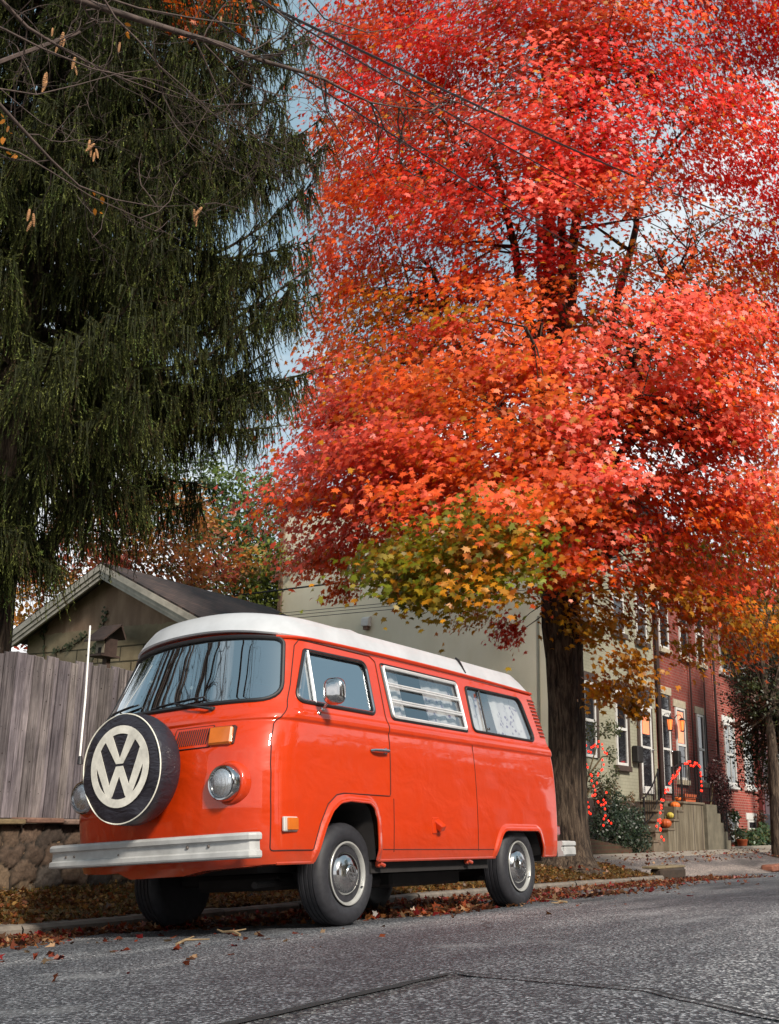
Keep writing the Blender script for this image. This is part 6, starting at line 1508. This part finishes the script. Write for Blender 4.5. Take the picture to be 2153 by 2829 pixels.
# a few rusty leaves and a bright orange tuft still hanging on
n = 420; ctr = np.array([(1.31, 3.71, 9.58), (1.42, 3.56, 9.55), (1.52, 3.38, 9.59), (1.63, 3.26, 9.49), (1.4, 3.64, 9.43), (1.56, 3.43, 9.39), (1.68, 3.1, 9.68)]); cid = brng.integers(0, len(ctr), n)
p_ = ctr[cid]+brng.normal(0, .17, (n, 3))
tuft_parent = None
tuft = empty('orange_leaf_spray', tuple(ctr[2])); tuft.location = (0, 0, 0); tag(tuft, 'small spray of bright orange leaves at the top edge, above the dark spruce', 'leafy branch')
leaves('leaves', p_, brng.uniform(.06, .10, n), np.array([[0, -.4, .6]])+brng.normal(0, .5, (n, 3)), np.array([[.2, -.3, -.8]])+brng.normal(0, .4, (n, 3)), np.array([[.70, .13, .008]])*brng.uniform(.6, 1.1, (n, 1)), MAPLE_S, leafm, tuft)
tb = MB()
for c_ in ctr: branch(tb, tuple(ctr[-1]+np.array([0, 0, 1.2])), tuple(c_), .012, .004, .06, 5, 4)
tb.build('twigs', bbark, tuft)
n = 26; cl_ = [np.array((-2.39, 1.31, 4.91)), np.array((-2.37, 1.33, 4.81)), np.array((-1.96, 0.9, 4.44)), np.array((-1.93, 0.9, 4.35)), np.array((-2.1, 0.58, 5.49)), np.array((-2.32, 1.32, 4.7))]
for c_ in cl_:
    n = 1
    for q_ in range(3): leaves('dry_leaf', np.array([c_])+brng.normal(0, .022, (1, 3)), brng.uniform(.035, .06, n), brng.normal(0, 1, (n, 3)), np.array([[0, 0, -1.]])+brng.normal(0, .3, (n, 3)), np.array([[.55, .20, .02]])*brng.uniform(.7, 1.1, (n, 1)), OVAL, leafm, bare)

# ---------------- background trees, loose crowns
def bg_tree(name, label, base, h, lobes, pal, nl, size, trunk_r=.2, seed=1, shape=OVAL, group='trees beyond the garage', hang=.3):
    r2 = np.random.default_rng(seed); t_ = empty(name, base); t_.location = (0, 0, 0); tag(t_, label, 'tree', group)
    tm_ = MB(); tm_.tube([base, (base[0]+.1, base[1], base[2]+h*.4), (base[0], base[1]+.1, base[2]+h*.8)], [trunk_r, trunk_r*.7, trunk_r*.25], 8)
    P_, C_ = [], []; tot = sum(l[3]**2 for l in lobes)
    top = np.array([base[0], base[1], base[2]+h*.55])
    for (x, y, z, r) in lobes:
        m = int(nl*r*r/tot); ncl = max(5, m//45); cd = unit(r2.normal(size=(ncl, 3)))*(r*r2.uniform(.3, 1, (ncl, 1))**.5); cc_ = np.array([x, y, z])+cd
        for c_ in cc_[::3]: branch(tm_, top+(c_-top)*.12+r2.normal(0, .1, 3), c_, .04, .008, .08, 4, 4)
        id_ = r2.integers(0, ncl, m); P_.append(cc_[id_]+r2.normal(size=(m, 3))*r*.20*np.array([1, 1, .6])); pc = np.array(pal)[r2.integers(0, len(pal), ncl)]; C_.append(pc[id_]*r2.uniform(.55, 1.35, (m, 1)))
    P_ = np.concatenate(P_); C_ = np.concatenate(C_); m = len(P_)
    leaves('crown', P_, r2.uniform(.7, 1.3, m)*size, np.array([[-.3, -.4, .6]])+r2.normal(0, .6, (m, 3)), np.array([[-.2, -.2, -hang]])+r2.normal(0, .6, (m, 3)), C_, shape, leafm, t_)
    tm_.build('trunk', bark, t_, 60); return t_
bg_tree('beech_tree', 'tree with orange and rust leaves right behind the garage roof', (17, 16.5, 0), 7, [(11.34, 17.89, 5.65, 1.3), (11.82, 16.72, 6.5, 1.2), (12.1, 15.97, 7.13, 1.3), (12.63, 15.09, 7.27, 1.4), (13.18, 14.47, 6.84, 1.4), (13.72, 13.85, 6.42, 1.1), (10.65, 17.43, 4.92, 0.8), (12.61, 15.59, 6.37, 1.3), (11.16, 16.58, 5.05, 1.2)], [(.42, .13, .02), (.32, .10, .03), (.45, .19, .03), (.36, .06, .03), (.20, .12, .03)], 9000, .13, .22, 2)
bg_tree('linden_tree', 'tall loose green tree between the garage and the cream wall', (21, 17.5, 0), 9, [(15.5, 17.53, 8.76, 1.2), (16.01, 16.61, 9.04, 1.4), (16.61, 15.74, 8.94, 1.4), (17.14, 15.43, 7.93, 1.6), (16.1, 15.51, 7.19, 1.5), (16.74, 14.84, 6.6, 1.3), (15.1, 17.76, 9.51, 1), (15.64, 16.72, 9.92, 0.9), (17.2, 15.02, 8.58, 1), (16.77, 15.23, 9.46, 0.6), (15.04, 18.18, 8.87, 0.9)], [(.075, .12, .03), (.055, .09, .03), (.11, .16, .035), (.15, .18, .03)], 11000, .13, .22, 3)
bg_tree('distant_tree', 'small yellow-green tree low behind the garage, against the cream wall', (19, 14.2, 0), 6, [(15.23, 13.72, 5.86, 1), (15.26, 13.33, 6.55, 0.9), (15.01, 14.14, 5.73, 0.9)], [(.22, .24, .03), (.14, .17, .03)], 3500, .12, .12, 4)
bg_tree('dark_tree', 'dark green small-leaved tree at the right edge in front of the brick houses', (21.6, 2.75, -.1), 6.5, [(22.39, 2.74, 4.04, 1.1), (22.5, 3.02, 3.13, 0.95), (22.73, 2.66, 5.02, 1.3), (23.43, 2.76, 2.73, 1.4), (21.66, 3.05, 3.75, 0.45), (22.84, 3.07, 2.01, 0.8), (23.21, 2.38, 4.11, 1.6), (21.72, 3.47, 2.74, 0.22), (21.45, 3.71, 3.07, 0.22)], [(.028, .040, .014), (.020, .030, .012), (.05, .06, .018), (.09, .03, .015)], 21000, .075, .17, 5, group='street trees on the right')
bg_tree('golden_tree', 'second street maple with golden brown leaves, beyond the big maple on the right', (27, 2.6, -.2), 11, [(27.34, 4.22, 6.73, 1.8), (26.73, 5.16, 6.71, 1.5), (26.45, 5.96, 6.01, 1.2), (27.34, 4.85, 5.5, 0.9), (27.53, 3.37, 7.83, 2.5), (25.22, 6.3, 5.31, 0.8)], [(.36, .14, .012), (.28, .12, .012), (.42, .12, .012), (.16, .10, .012)], 9000, .15, .2, 6, MAPLE_S, 'street trees on the right')

# ---------------- shrubs by the steps
def shrub(name, label, lobes, pal, nl, size, stems, seed, cat='shrub', shape=OVAL, grp='shrubs by the stone steps'):
    r2 = np.random.default_rng(seed); t_ = empty(name, stems[0][0]); t_.location = (0, 0, 0); tag(t_, label, cat, grp)
    sm_ = MB()
    for st2_ in stems: sm_.tube(st2_, [.022-.014*i/(len(st2_)-1) for i in range(len(st2_))], 5)
    sm_.build('stems', simple('shrub_stem', (.16, .12, .06), .85, 0, .3, 15), t_)
    P_, C_ = [], []; tot = sum(l[3]**2 for l in lobes)
    for (x, y, z, r) in lobes:
        m = int(nl*r*r/tot); d_ = unit(r2.normal(size=(m, 3)))*(r*r2.uniform(.1, 1, (m, 1))**.5); P_.append(np.array([x, y, z])+d_*np.array([1, .6, .9])); C_.append(np.array(pal)[r2.integers(0, len(pal), m)]*r2.uniform(.5, 1.4, (m, 1)))
    P_ = np.concatenate(P_); C_ = np.concatenate(C_); m = len(P_)
    leaves('leaves', P_, r2.uniform(.7, 1.3, m)*size, np.array([[-.3, -.5, .7]])+r2.normal(0, .5, (m, 3)), r2.normal(0, 1, (m, 3))+np.array([[0, 0, -.4]]), C_, shape, leafm, t_)
    return t_
shrub('lit_shrub', 'slender leafy shrub strung with red bulbs beside the maple trunk', [(13.5, 4.3, 2.25, .25), (14.2, 4.3, 2.35, .28), (14.8, 4.2, 2.45, .25), (15.2, 4.2, 2.45, .2), (14.9, 4.2, 1.95, .22), (15.0, 4.2, 1.6, .2), (13.3, 4.3, 1.6, .25), (14.3, 4.3, 1.5, .2), (14.7, 4.2, 1.35, .22), (13.4, 4.3, 1.1, .3)], [(.055, .085, .025), (.08, .10, .03), (.10, .09, .03)], 1300, .055,
      [[(13.9, 4.55, .3), (13.85, 4.5, .9), (13.75, 4.4, 1.4), (13.6, 4.35, 2.1)], [(13.95, 4.55, .3), (14.1, 4.5, 1.0), (14.25, 4.4, 1.6), (14.6, 4.3, 2.3), (15.1, 4.25, 2.5)], [(13.9, 4.5, .9), (14.4, 4.4, 1.3), (14.9, 4.3, 1.6)], [(14.2, 4.4, 1.5), (14.7, 4.3, 1.9), (15.1, 4.2, 1.9)], [(13.85, 4.5, .9), (13.5, 4.4, 1.2), (13.2, 4.3, 1.6)]], 31)
shrub('rhododendron_bush', 'dense dark glossy bush at the foot of the stone steps', [(15.5, 4.3, .55, .5), (16.1, 4.3, .45, .5), (16.5, 4.25, .35, .4), (15.0, 4.3, .75, .45), (15.6, 4.4, .95, .4), (16.3, 4.3, .75, .35), (14.6, 4.35, .55, .35), (13.9, 4.4, .6, .3), (13.3, 4.4, .7, .35)], [(.018, .032, .014), (.030, .050, .022), (.045, .07, .04), (.012, .02, .01)], 5200, .060, [[(15.6, 4.5, .1), (15.6, 4.4, .6)], [(14.9, 4.5, .2), (14.8, 4.4, .9)]], 32)
shrub('brown_shrub', 'sparse shrub with brownish leaves above the dark bush, left of the steps', [(15.2, 4.5, 1.25, .28), (15.7, 4.5, 1.3, .22), (14.8, 4.5, 1.3, .25), (16.5, 4.4, 1.15, .14), (16.2, 4.4, 1.1, .15), (15.0, 4.45, 1.0, .3)], [(.12, .06, .025), (.07, .07, .03), (.16, .08, .03)], 1100, .05, [[(15.4, 4.6, .15), (15.3, 4.5, .9), (15.0, 4.5, 1.4)], [(15.5, 4.6, .5), (16.1, 4.5, 1.0), (16.6, 4.4, 1.3)]], 33)
shrub('hanging_plant', 'dark purple-leaved plant spilling over the railing of the landing', [(21.3, 4.1, 1.9, .32), (21.8, 4.1, 1.7, .38), (22.3, 4.1, 1.5, .3), (21.7, 4.1, 2.15, .25), (22.1, 4.1, 1.2, .28)], [(.05, .012, .014), (.03, .012, .012), (.07, .02, .02)], 1700, .06, [[(21.6, 4.3, 1.1), (21.7, 4.2, 1.9)]], 34, 'plant', grp=None)
shrub('garden_plants', 'green grassy planting before the bright brick house at the right', [(25.2, 4.65, .35, .3), (26.0, 4.6, .3, .3), (26.9, 4.6, .3, .35), (27.7, 4.6, .4, .4), (25.0, 4.7, .9, .22)], [(.05, .10, .04), (.08, .14, .07), (.10, .10, .03)], 1800, .09, [[(25, 4.7, .1), (25, 4.7, 1.0)]], 35, 'plants', grp=None)
shrub('climbing_vine', 'reddish vine climbing the corner between the steps and the bright brick house', [(24.4, 4.8, 1.0, .3), (24.5, 4.8, 1.7, .25), (28.1, 4.8, .9, .28), (28.2, 4.8, .5, .3), (23.6, 4.5, .6, .25)], [(.10, .045, .02), (.05, .05, .02), (.20, .05, .02)], 1400, .06, [[(24.4, 4.9, .1), (24.5, 4.9, 2)], [(28.2, 4.9, .1), (28.1, 4.9, 1.1)]], 36, 'vine', grp=None)

# ---------------- red bulb strings
bulbm = m_emit('red_bulb', (1, .022, .008), 1.3)
def bulb_string(label, groups, parent_name, r_=.030):
    t_ = empty(parent_name, groups[0][0]); t_.location = (0, 0, 0); tag(t_, label, 'string lights', 'strings of red bulbs')
    w_ = MB(); b0 = None
    for pts in groups:
        P_ = [np.array(p) for p in pts]; seg = [np.linalg.norm(b_-a_) for a_, b_ in zip(P_[:-1], P_[1:])]; L_ = sum(seg); cum = np.concatenate([[0], np.cumsum(seg)])
        w_.tube([tuple(p) for p in P_], .005, 4)
        m = max(2, int(L_/.092))
        for k in range(m):
            s_ = L_*(k+.5)/m; q_ = [float(np.interp(s_, cum, [p[i] for p in P_])) for i in range(3)]
            q_ = [q_[0]+random.gauss(0, .03), q_[1]-.03, q_[2]+random.gauss(0, .034)]
            if b0 is None: b0 = MB().sphere((0, 0, 0), r_, 8, 6, (1, 1, 1.25)).build('bulb', bulbm, t_, 60); c_ = b0; 
            else: c_ = b0.copy(); COL.objects.link(c_); c_.parent = t_
            c_.location = q_
    w_.build('wire', iron, t_)
    return t_
yb = 4.2
bulb_string('red bulbs looped over the shrub beside the maple trunk', [[(13.45, yb, 1.92), (13.7, yb, 2.0), (14.0, yb, 2.09), (14.35, yb, 2.07), (14.62, yb, 1.95)], [(14.45, yb, 1.82), (14.35, yb, 1.62), (14.15, yb, 1.50), (14.05, yb, 1.34)], [(13.42, yb, 1.70), (13.65, yb, 1.60), (13.85, yb, 1.44), (13.95, yb, 1.25), (13.92, yb, 1.10), (13.75, yb, 1.08)], [(14.45, yb, 1.22), (14.42, yb, 1.08), (14.45, yb, .90), (14.43, yb, .75), (14.25, yb, .62)], [(14.0, yb, 1.02), (14.2, yb, 1.00), (14.4, yb, .98)], [(13.5, yb, .98), (13.65, yb, .88), (13.68, yb, .72), (13.52, yb, .60), (13.42, yb, .72), (13.42, yb, .88)], [(14.6, yb, .72), (14.78, yb, .60)]], 'string_lights', .019)
bulb_string('red bulbs wound round the iron railing above the stone steps', [[(17.75, 4.22, .30), (17.6, 4.25, .55), (17.7, 4.25, .85), (17.85, 4.25, 1.15), (18.1, 4.2, 1.35), (18.4, 4.2, 1.6), (18.75, 4.2, 1.75), (19.05, 4.2, 1.92)], [(19.3, 4.2, 2.0), (19.7, 4.2, 2.02), (20.1, 4.2, 2.02), (20.5, 4.2, 2.0)], [(20.5, 4.2, 1.9), (20.52, 4.2, 1.6), (20.5, 4.2, 1.3)], [(17.45, 4.25, .5), (17.5, 4.25, .75)]], 'string_lights', .022)

# ================================================================= litter
lrng = np.random.default_rng(9)
def litter(name, label_kind, n, xf, zf, sz, cols, lift=.012, tilt=.45):
    xy = xf(n); z = zf(xy[:, 0], xy[:, 1])+np.abs(lrng.normal(0, lift, len(xy)))+.004
    p_ = np.column_stack([xy, z]); m = len(p_)
    nr = np.array([[0, 0, 1.]])+lrng.normal(0, tilt, (m, 3)); tp = lrng.normal(0, 1, (m, 3))
    c_ = np.array(cols)[lrng.integers(0, len(cols), m)]*lrng.uniform(.45, 1.25, (m, 1))
    leaves(name, p_, lrng.uniform(*sz, m)*.78, nr, tp, c_, MAPLE_S, leafm, None, .7, 'stuff')
LC1 = [(.22, .05, .015), (.30, .06, .018), (.16, .07, .03), (.34, .13, .04), (.12, .05, .025), (.40, .24, .13), (.26, .02, .02), (.10, .035, .02)]
LC2 = [(.30, .14, .03), (.20, .10, .03), (.26, .08, .025), (.36, .20, .06), (.15, .09, .035), (.12, .05, .02)]
litter('verge_leaves', None, 27000, lambda n: np.column_stack([-3.5+15*lrng.random(n)**1.15, lrng.uniform(2.1, 3.42, n)]), verge_z, (.036, .068), LC2, .016)
def gut(n):
    x = -3.5+17*lrng.random(n)**1.2; wv_ = .42+.18*np.sin(x*1.7)+.12*np.sin(x*4.1+1); y = 2.0-np.abs(lrng.normal(0, 1, n))*wv_*np.interp(x, [-3, 0, 2, 6, 12], [.75, .8, 1.0, 1.0, .9]); return np.column_stack([x, y])
litter('gutter_leaves', None, 15000, gut, road_z, (.036, .075), LC1, .016)
def heap(n): return np.column_stack([lrng.normal(1.55, .42, n), .35+lrng.normal(0, .16, n)])
litter('leaf_heap', None, 520, heap, road_z, (.05, .09), LC1, .022)
def heap2(n): return np.column_stack([lrng.normal(4.5, .9, n), .35+lrng.normal(0, .15, n)])
litter('leaf_scatter', None, 330, heap2, road_z, (.05, .09), LC1, .018)
def sc(n): return np.column_stack([lrng.uniform(-3.6, 9, n), lrng.uniform(-1.0, 1.4, n)])
litter('road_leaves', None, 130, sc, road_z, (.04, .08), LC1, .006)
litter('road_leaves_left', None, 46, lambda n: np.column_stack([lrng.uniform(-2.6, -.6, n), lrng.uniform(-.2, 1.2, n)]), road_z, (.05, .085), [(.40, .26, .15), (.30, .05, .02), (.22, .06, .03)], .008)
litter('pavement_leaves', None, 500, lambda n: np.column_stack([lrng.uniform(9, 24, n), lrng.uniform(2.1, 4.9, n)]), lambda x, y: np.maximum(walk_z(x, y), verge_z(x, y))+.01, (.05, .09), LC1, .01)
# grass tufts on the verge
n = 15000; gx = -4+15.3*lrng.random(n)**1.1; gy = lrng.uniform(2.12, 3.42, n); keep = (np.sin(gx*2.3)+np.sin(gy*4+gx)+lrng.normal(0, .7, n)) > -.3; gx, gy = gx[keep], gy[keep]; n = len(gx)
gz = verge_z(gx, gy); h_ = lrng.uniform(.025, .075, n); an = lrng.uniform(0, 2*PI, n); w_ = .0035
lean = lrng.normal(0, .028, (n, 2))
A_ = np.column_stack([gx+w_*np.cos(an), gy+w_*np.sin(an), gz]); B_ = np.column_stack([gx-w_*np.cos(an), gy-w_*np.sin(an), gz]); C2 = np.column_stack([gx+lean[:, 0], gy+lean[:, 1], gz+h_])
gc = np.array([[.10, .10, .022]])*lrng.uniform(.5, 1.5, (n, 1))*np.column_stack([lrng.uniform(.8, 1.6, n), np.ones(n), np.ones(n)])
o = mesh_uniform('grass', np.stack([A_, B_, C2], 1).reshape(-1, 3), np.arange(3*n).reshape(-1, 3), leafm, None, False, np.repeat(gc, 3, 0)); o['kind'] = 'stuff'
# twigs on the road
twm = simple('fallen_twig', (.22, .15, .08), .85, 0, .3, 20)
TWG = [(-1.63, .05, .30, 'forked pale twig lying on the asphalt in front of the near front wheel'), (-.95, .20, .22, 'thin twig among leaves beside the near front tyre'), (-2.35, .75, .32, 'dark twig lying in the road at the lower left'), (2.6, -.25, .30, 'thin dark twig on the asphalt just before the near rear wheel')]
for i, (x, y, L_, lab) in enumerate(TWG):
    mb_ = MB(); z = float(road_z(x, y))+.012; a_ = .35+i*.9
    mb_.tube([(x, y, z), (x+L_*.35*math.cos(a_), y+L_*.35*math.sin(a_), z+.012), (x+L_*.7*math.cos(a_+.15), y+L_*.7*math.sin(a_+.15), z+.004), (x+L_*math.cos(a_+.1), y+L_*math.sin(a_+.1), z+.01)], [.009, .008, .006, .004], 5)
    mb_.tube([(x+L_*.35*math.cos(a_), y+L_*.35*math.sin(a_), z+.012), (x+L_*.6*math.cos(a_-.8), y+L_*.6*math.sin(a_-.8), z+.02)], [.006, .003], 5)
    o = mb_.build('twig', twm, None, 60); tag(o, lab, 'twig', 'twigs fallen on the road')
# cables
cable('thick power cable sloping down across the red maple crown', (-.76, 1.38, 7.33), (24.78, -.43, 16.09), .014, .35)
cable('second power cable just under the thick one, crossing the upper left sky', (-1.1, 1.25, 7.18), (26, 1.2, 16.2), .009, .5)
cable('lower thin cable crossing the middle of the maple crown', (-1.28, .8, 6.32), (17.98, 1.06, 11.26), .008, .3)
for (z0, z1, r_, lab) in ((5.76, 5.95, .022, 'thickest black cable running past the cream wall above three thin ones'), (5.34, 5.27, .007, 'topmost of the three thin cables crossing the cream wall'), (5.26, 5.20, .007, 'middle one of the three thin cables crossing the cream wall'), (5.18, 5.12, .008, 'lowest of the three thin cables crossing the cream wall'), (7.9, 8.1, .008, 'thin cable passing the green tree left of the cream wall')):
    cable(lab, (14.2, 24, z0), (14.2, 3.5, z1), r_, .0)
# unseen trees added across the street for the paint and glass to reflect
bg_tree('added_tree', 'added brown oak across the street behind the camera, only there to be reflected', (1.0, -12.8, 0), 9, [(1, -12.8, 5.5, 2.2), (-1, -12.5, 7, 2), (2.5, -13, 7.3, 2.2), (1, -12.6, 9, 2)], [(.20, .10, .03), (.14, .08, .03), (.25, .14, .04)], 5000, .22, .3, 41, group=None)
bg_tree('added_tree', 'added green oak across the street further right, only there to be reflected', (11, -12.9, 0), 9, [(11, -12.8, 5.5, 2.2), (9.5, -12.5, 7, 2), (12.5, -13, 7.3, 2.2), (11, -12.6, 9, 2)], [(.07, .09, .03), (.10, .10, .03)], 5000, .22, .3, 42, group=None)

for x_, z_, pal_, sd_, lab_ in ((21, 6, [(.20, .10, .03), (.25, .14, .04)], 43, 'added rust coloured tree across the street far to the right, only there to be reflected'), (31, 7, [(.05, .07, .03), (.08, .09, .03)], 44, 'added dark green tree across the street far to the right, only there to be reflected'), (44, 6, [(.30, .16, .03), (.2, .12, .03)], 45, 'added yellow tree across the street farthest to the right, only there to be reflected')):
    bg_tree('added_tree', lab_, (x_, -12, 0), 9, [(x_, -12, z_-1.5, 2.2), (x_-1.5, -12.3, z_, 1.8), (x_+1.6, -12, z_+.3, 2.0)], pal_, 4000, .25, .3, sd_, group=None)
t2 = empty('bare_tree', (-3.4, 6.6, 0)); t2.location = (0, 0, 0); tag(t2, 'added leafless tree behind the fence, out of view, for the windscreen to mirror', 'tree')  # added out of view to give the windscreen branches to reflect
LM = MB(); LM.tube([(-3.4, 6.6, 0), (-3.4, 6.6, 2), (-3.3, 6.5, 4)], [.2, .16, .12], 10); LM.build('trunk', bark, t2, 60)
LM = MB()
for k in range(26):
    a_ = np.array([-3.3, 6.5, 3.4+brng.uniform(0, .6)]); az = k*2.4; el = brng.uniform(.75, 1.45); L_ = brng.uniform(3, 6)
    d_ = np.array([math.cos(az)*math.cos(el)*.8+.15, math.sin(az)*math.cos(el), math.sin(el)]); pp_ = branch(LM, a_, a_+d_*L_, .06, .016, .06, 7, 5)
    if (a_+d_*L_)[0] > -.9: continue
    for q_ in pp_[3:]:
        for j in range(2): twigs_from(q_, unit(d_+brng.normal(0, .5, 3)), brng.uniform(.6, 1.3), .010, 1)
LM.build('branches', bbark, t2, 60)

# ================================================================= camera, sky, light
cam = bpy.data.cameras.new('camera'); co = bpy.data.objects.new('camera', cam); COL.objects.link(co)
R_ = Vector((0.54085868, -0.84078836, 0.02338439)); U_ = Vector((-0.23829573, -0.12650873, 0.9629178)); F_ = Vector((0.80665174, 0.52637485, 0.26877962))
co.matrix_world = Matrix.Translation((-6.10543, -4.11580, 0.65669)) @ Matrix((R_, U_, -F_)).transposed().to_4x4()
cam.sensor_fit = 'VERTICAL'; cam.sensor_height = 36; cam.lens = 36*3014.54/2829
cam.clip_start = .05; cam.clip_end = 2000
scene.camera = co

SUN_EL, SUN_AZ = math.radians(38), math.radians(205)     # azimuth measured clockwise from +Y
sd = Vector((math.sin(SUN_AZ)*math.cos(SUN_EL), math.cos(SUN_AZ)*math.cos(SUN_EL), math.sin(SUN_EL)))
L = bpy.data.lights.new('sun', 'SUN'); L.energy = SUN_E; L.angle = math.radians(SUN_ANG); L.color = (1, .91, .79)
lo = bpy.data.objects.new('sun', L); COL.objects.link(lo); lo.rotation_euler = (-sd).to_track_quat('-Z', 'Y').to_euler(); lo.location = sd*50

w = bpy.data.worlds.new('World'); scene.world = w; w.use_nodes = True; nt = w.node_tree; nt.nodes.clear()
out = nt.nodes.new('ShaderNodeOutputWorld'); bg = nt.nodes.new('ShaderNodeBackground')
sky = nt.nodes.new('ShaderNodeTexSky'); sky.sky_type = 'NISHITA'; sky.sun_disc = False; sky.sun_elevation = SUN_EL; sky.sun_rotation = SUN_AZ
sky.air_density = 1.0; sky.dust_density = 2.0; sky.ozone_density = 1.2
tc = nt.nodes.new('ShaderNodeTexCoord'); mp = nt.nodes.new('ShaderNodeMapping'); mp.inputs['Scale'].default_value = (1, 1, 1.9); mp.inputs['Location'].default_value = (.3, .1, .2)
nt.links.new(tc.outputs['Generated'], mp.inputs[0])
n1 = noise(nt, mp.outputs[0], 2.6, 8, .55, .3)
sepx = nt.nodes.new('ShaderNodeSeparateXYZ'); nt.links.new(tc.outputs['Generated'], sepx.inputs[0])
hz_ = math_(nt, 'MULTIPLY', math_(nt, 'SUBTRACT', .62, sepx.outputs[2]), .55)    # more cloud low in the sky
cl = ramp(nt, math_(nt, 'ADD', n1, hz_), [(.53, (0, 0, 0)), (.74, (1, 1, 1))])
cloudcol = ramp(nt, noise(nt, mp.outputs[0], 5, 6), [(.3, (6.8, 7.2, 7.6)), (.7, (11.5, 11.4, 11.2))])
skyc = mix(nt, 1.0, sky.outputs[0], (1.05, 1.12, 1.05), 'MULTIPLY')
skyc = mix(nt, .55, skyc, (3.9, 5.5, 6.1))
c = mix(nt, cl, skyc, cloudcol); nt.links.new(c, bg.inputs[0]); bg.inputs[1].default_value = .074
nt.links.new(bg.outputs[0], out.inputs[0])
vs = scene.view_settings; vs.view_transform = 'Standard'; vs.look = 'None'; vs.exposure = EXPO; vs.gamma = 1; vs.use_curve_mapping = False
scene.cycles.max_bounces = 8; scene.cycles.transparent_max_bounces = 16; scene.cycles.diffuse_bounces = 3
scene.cycles.use_denoising = True
try: scene.cycles.denoiser = 'OPENIMAGEDENOISE'
except Exception: pass
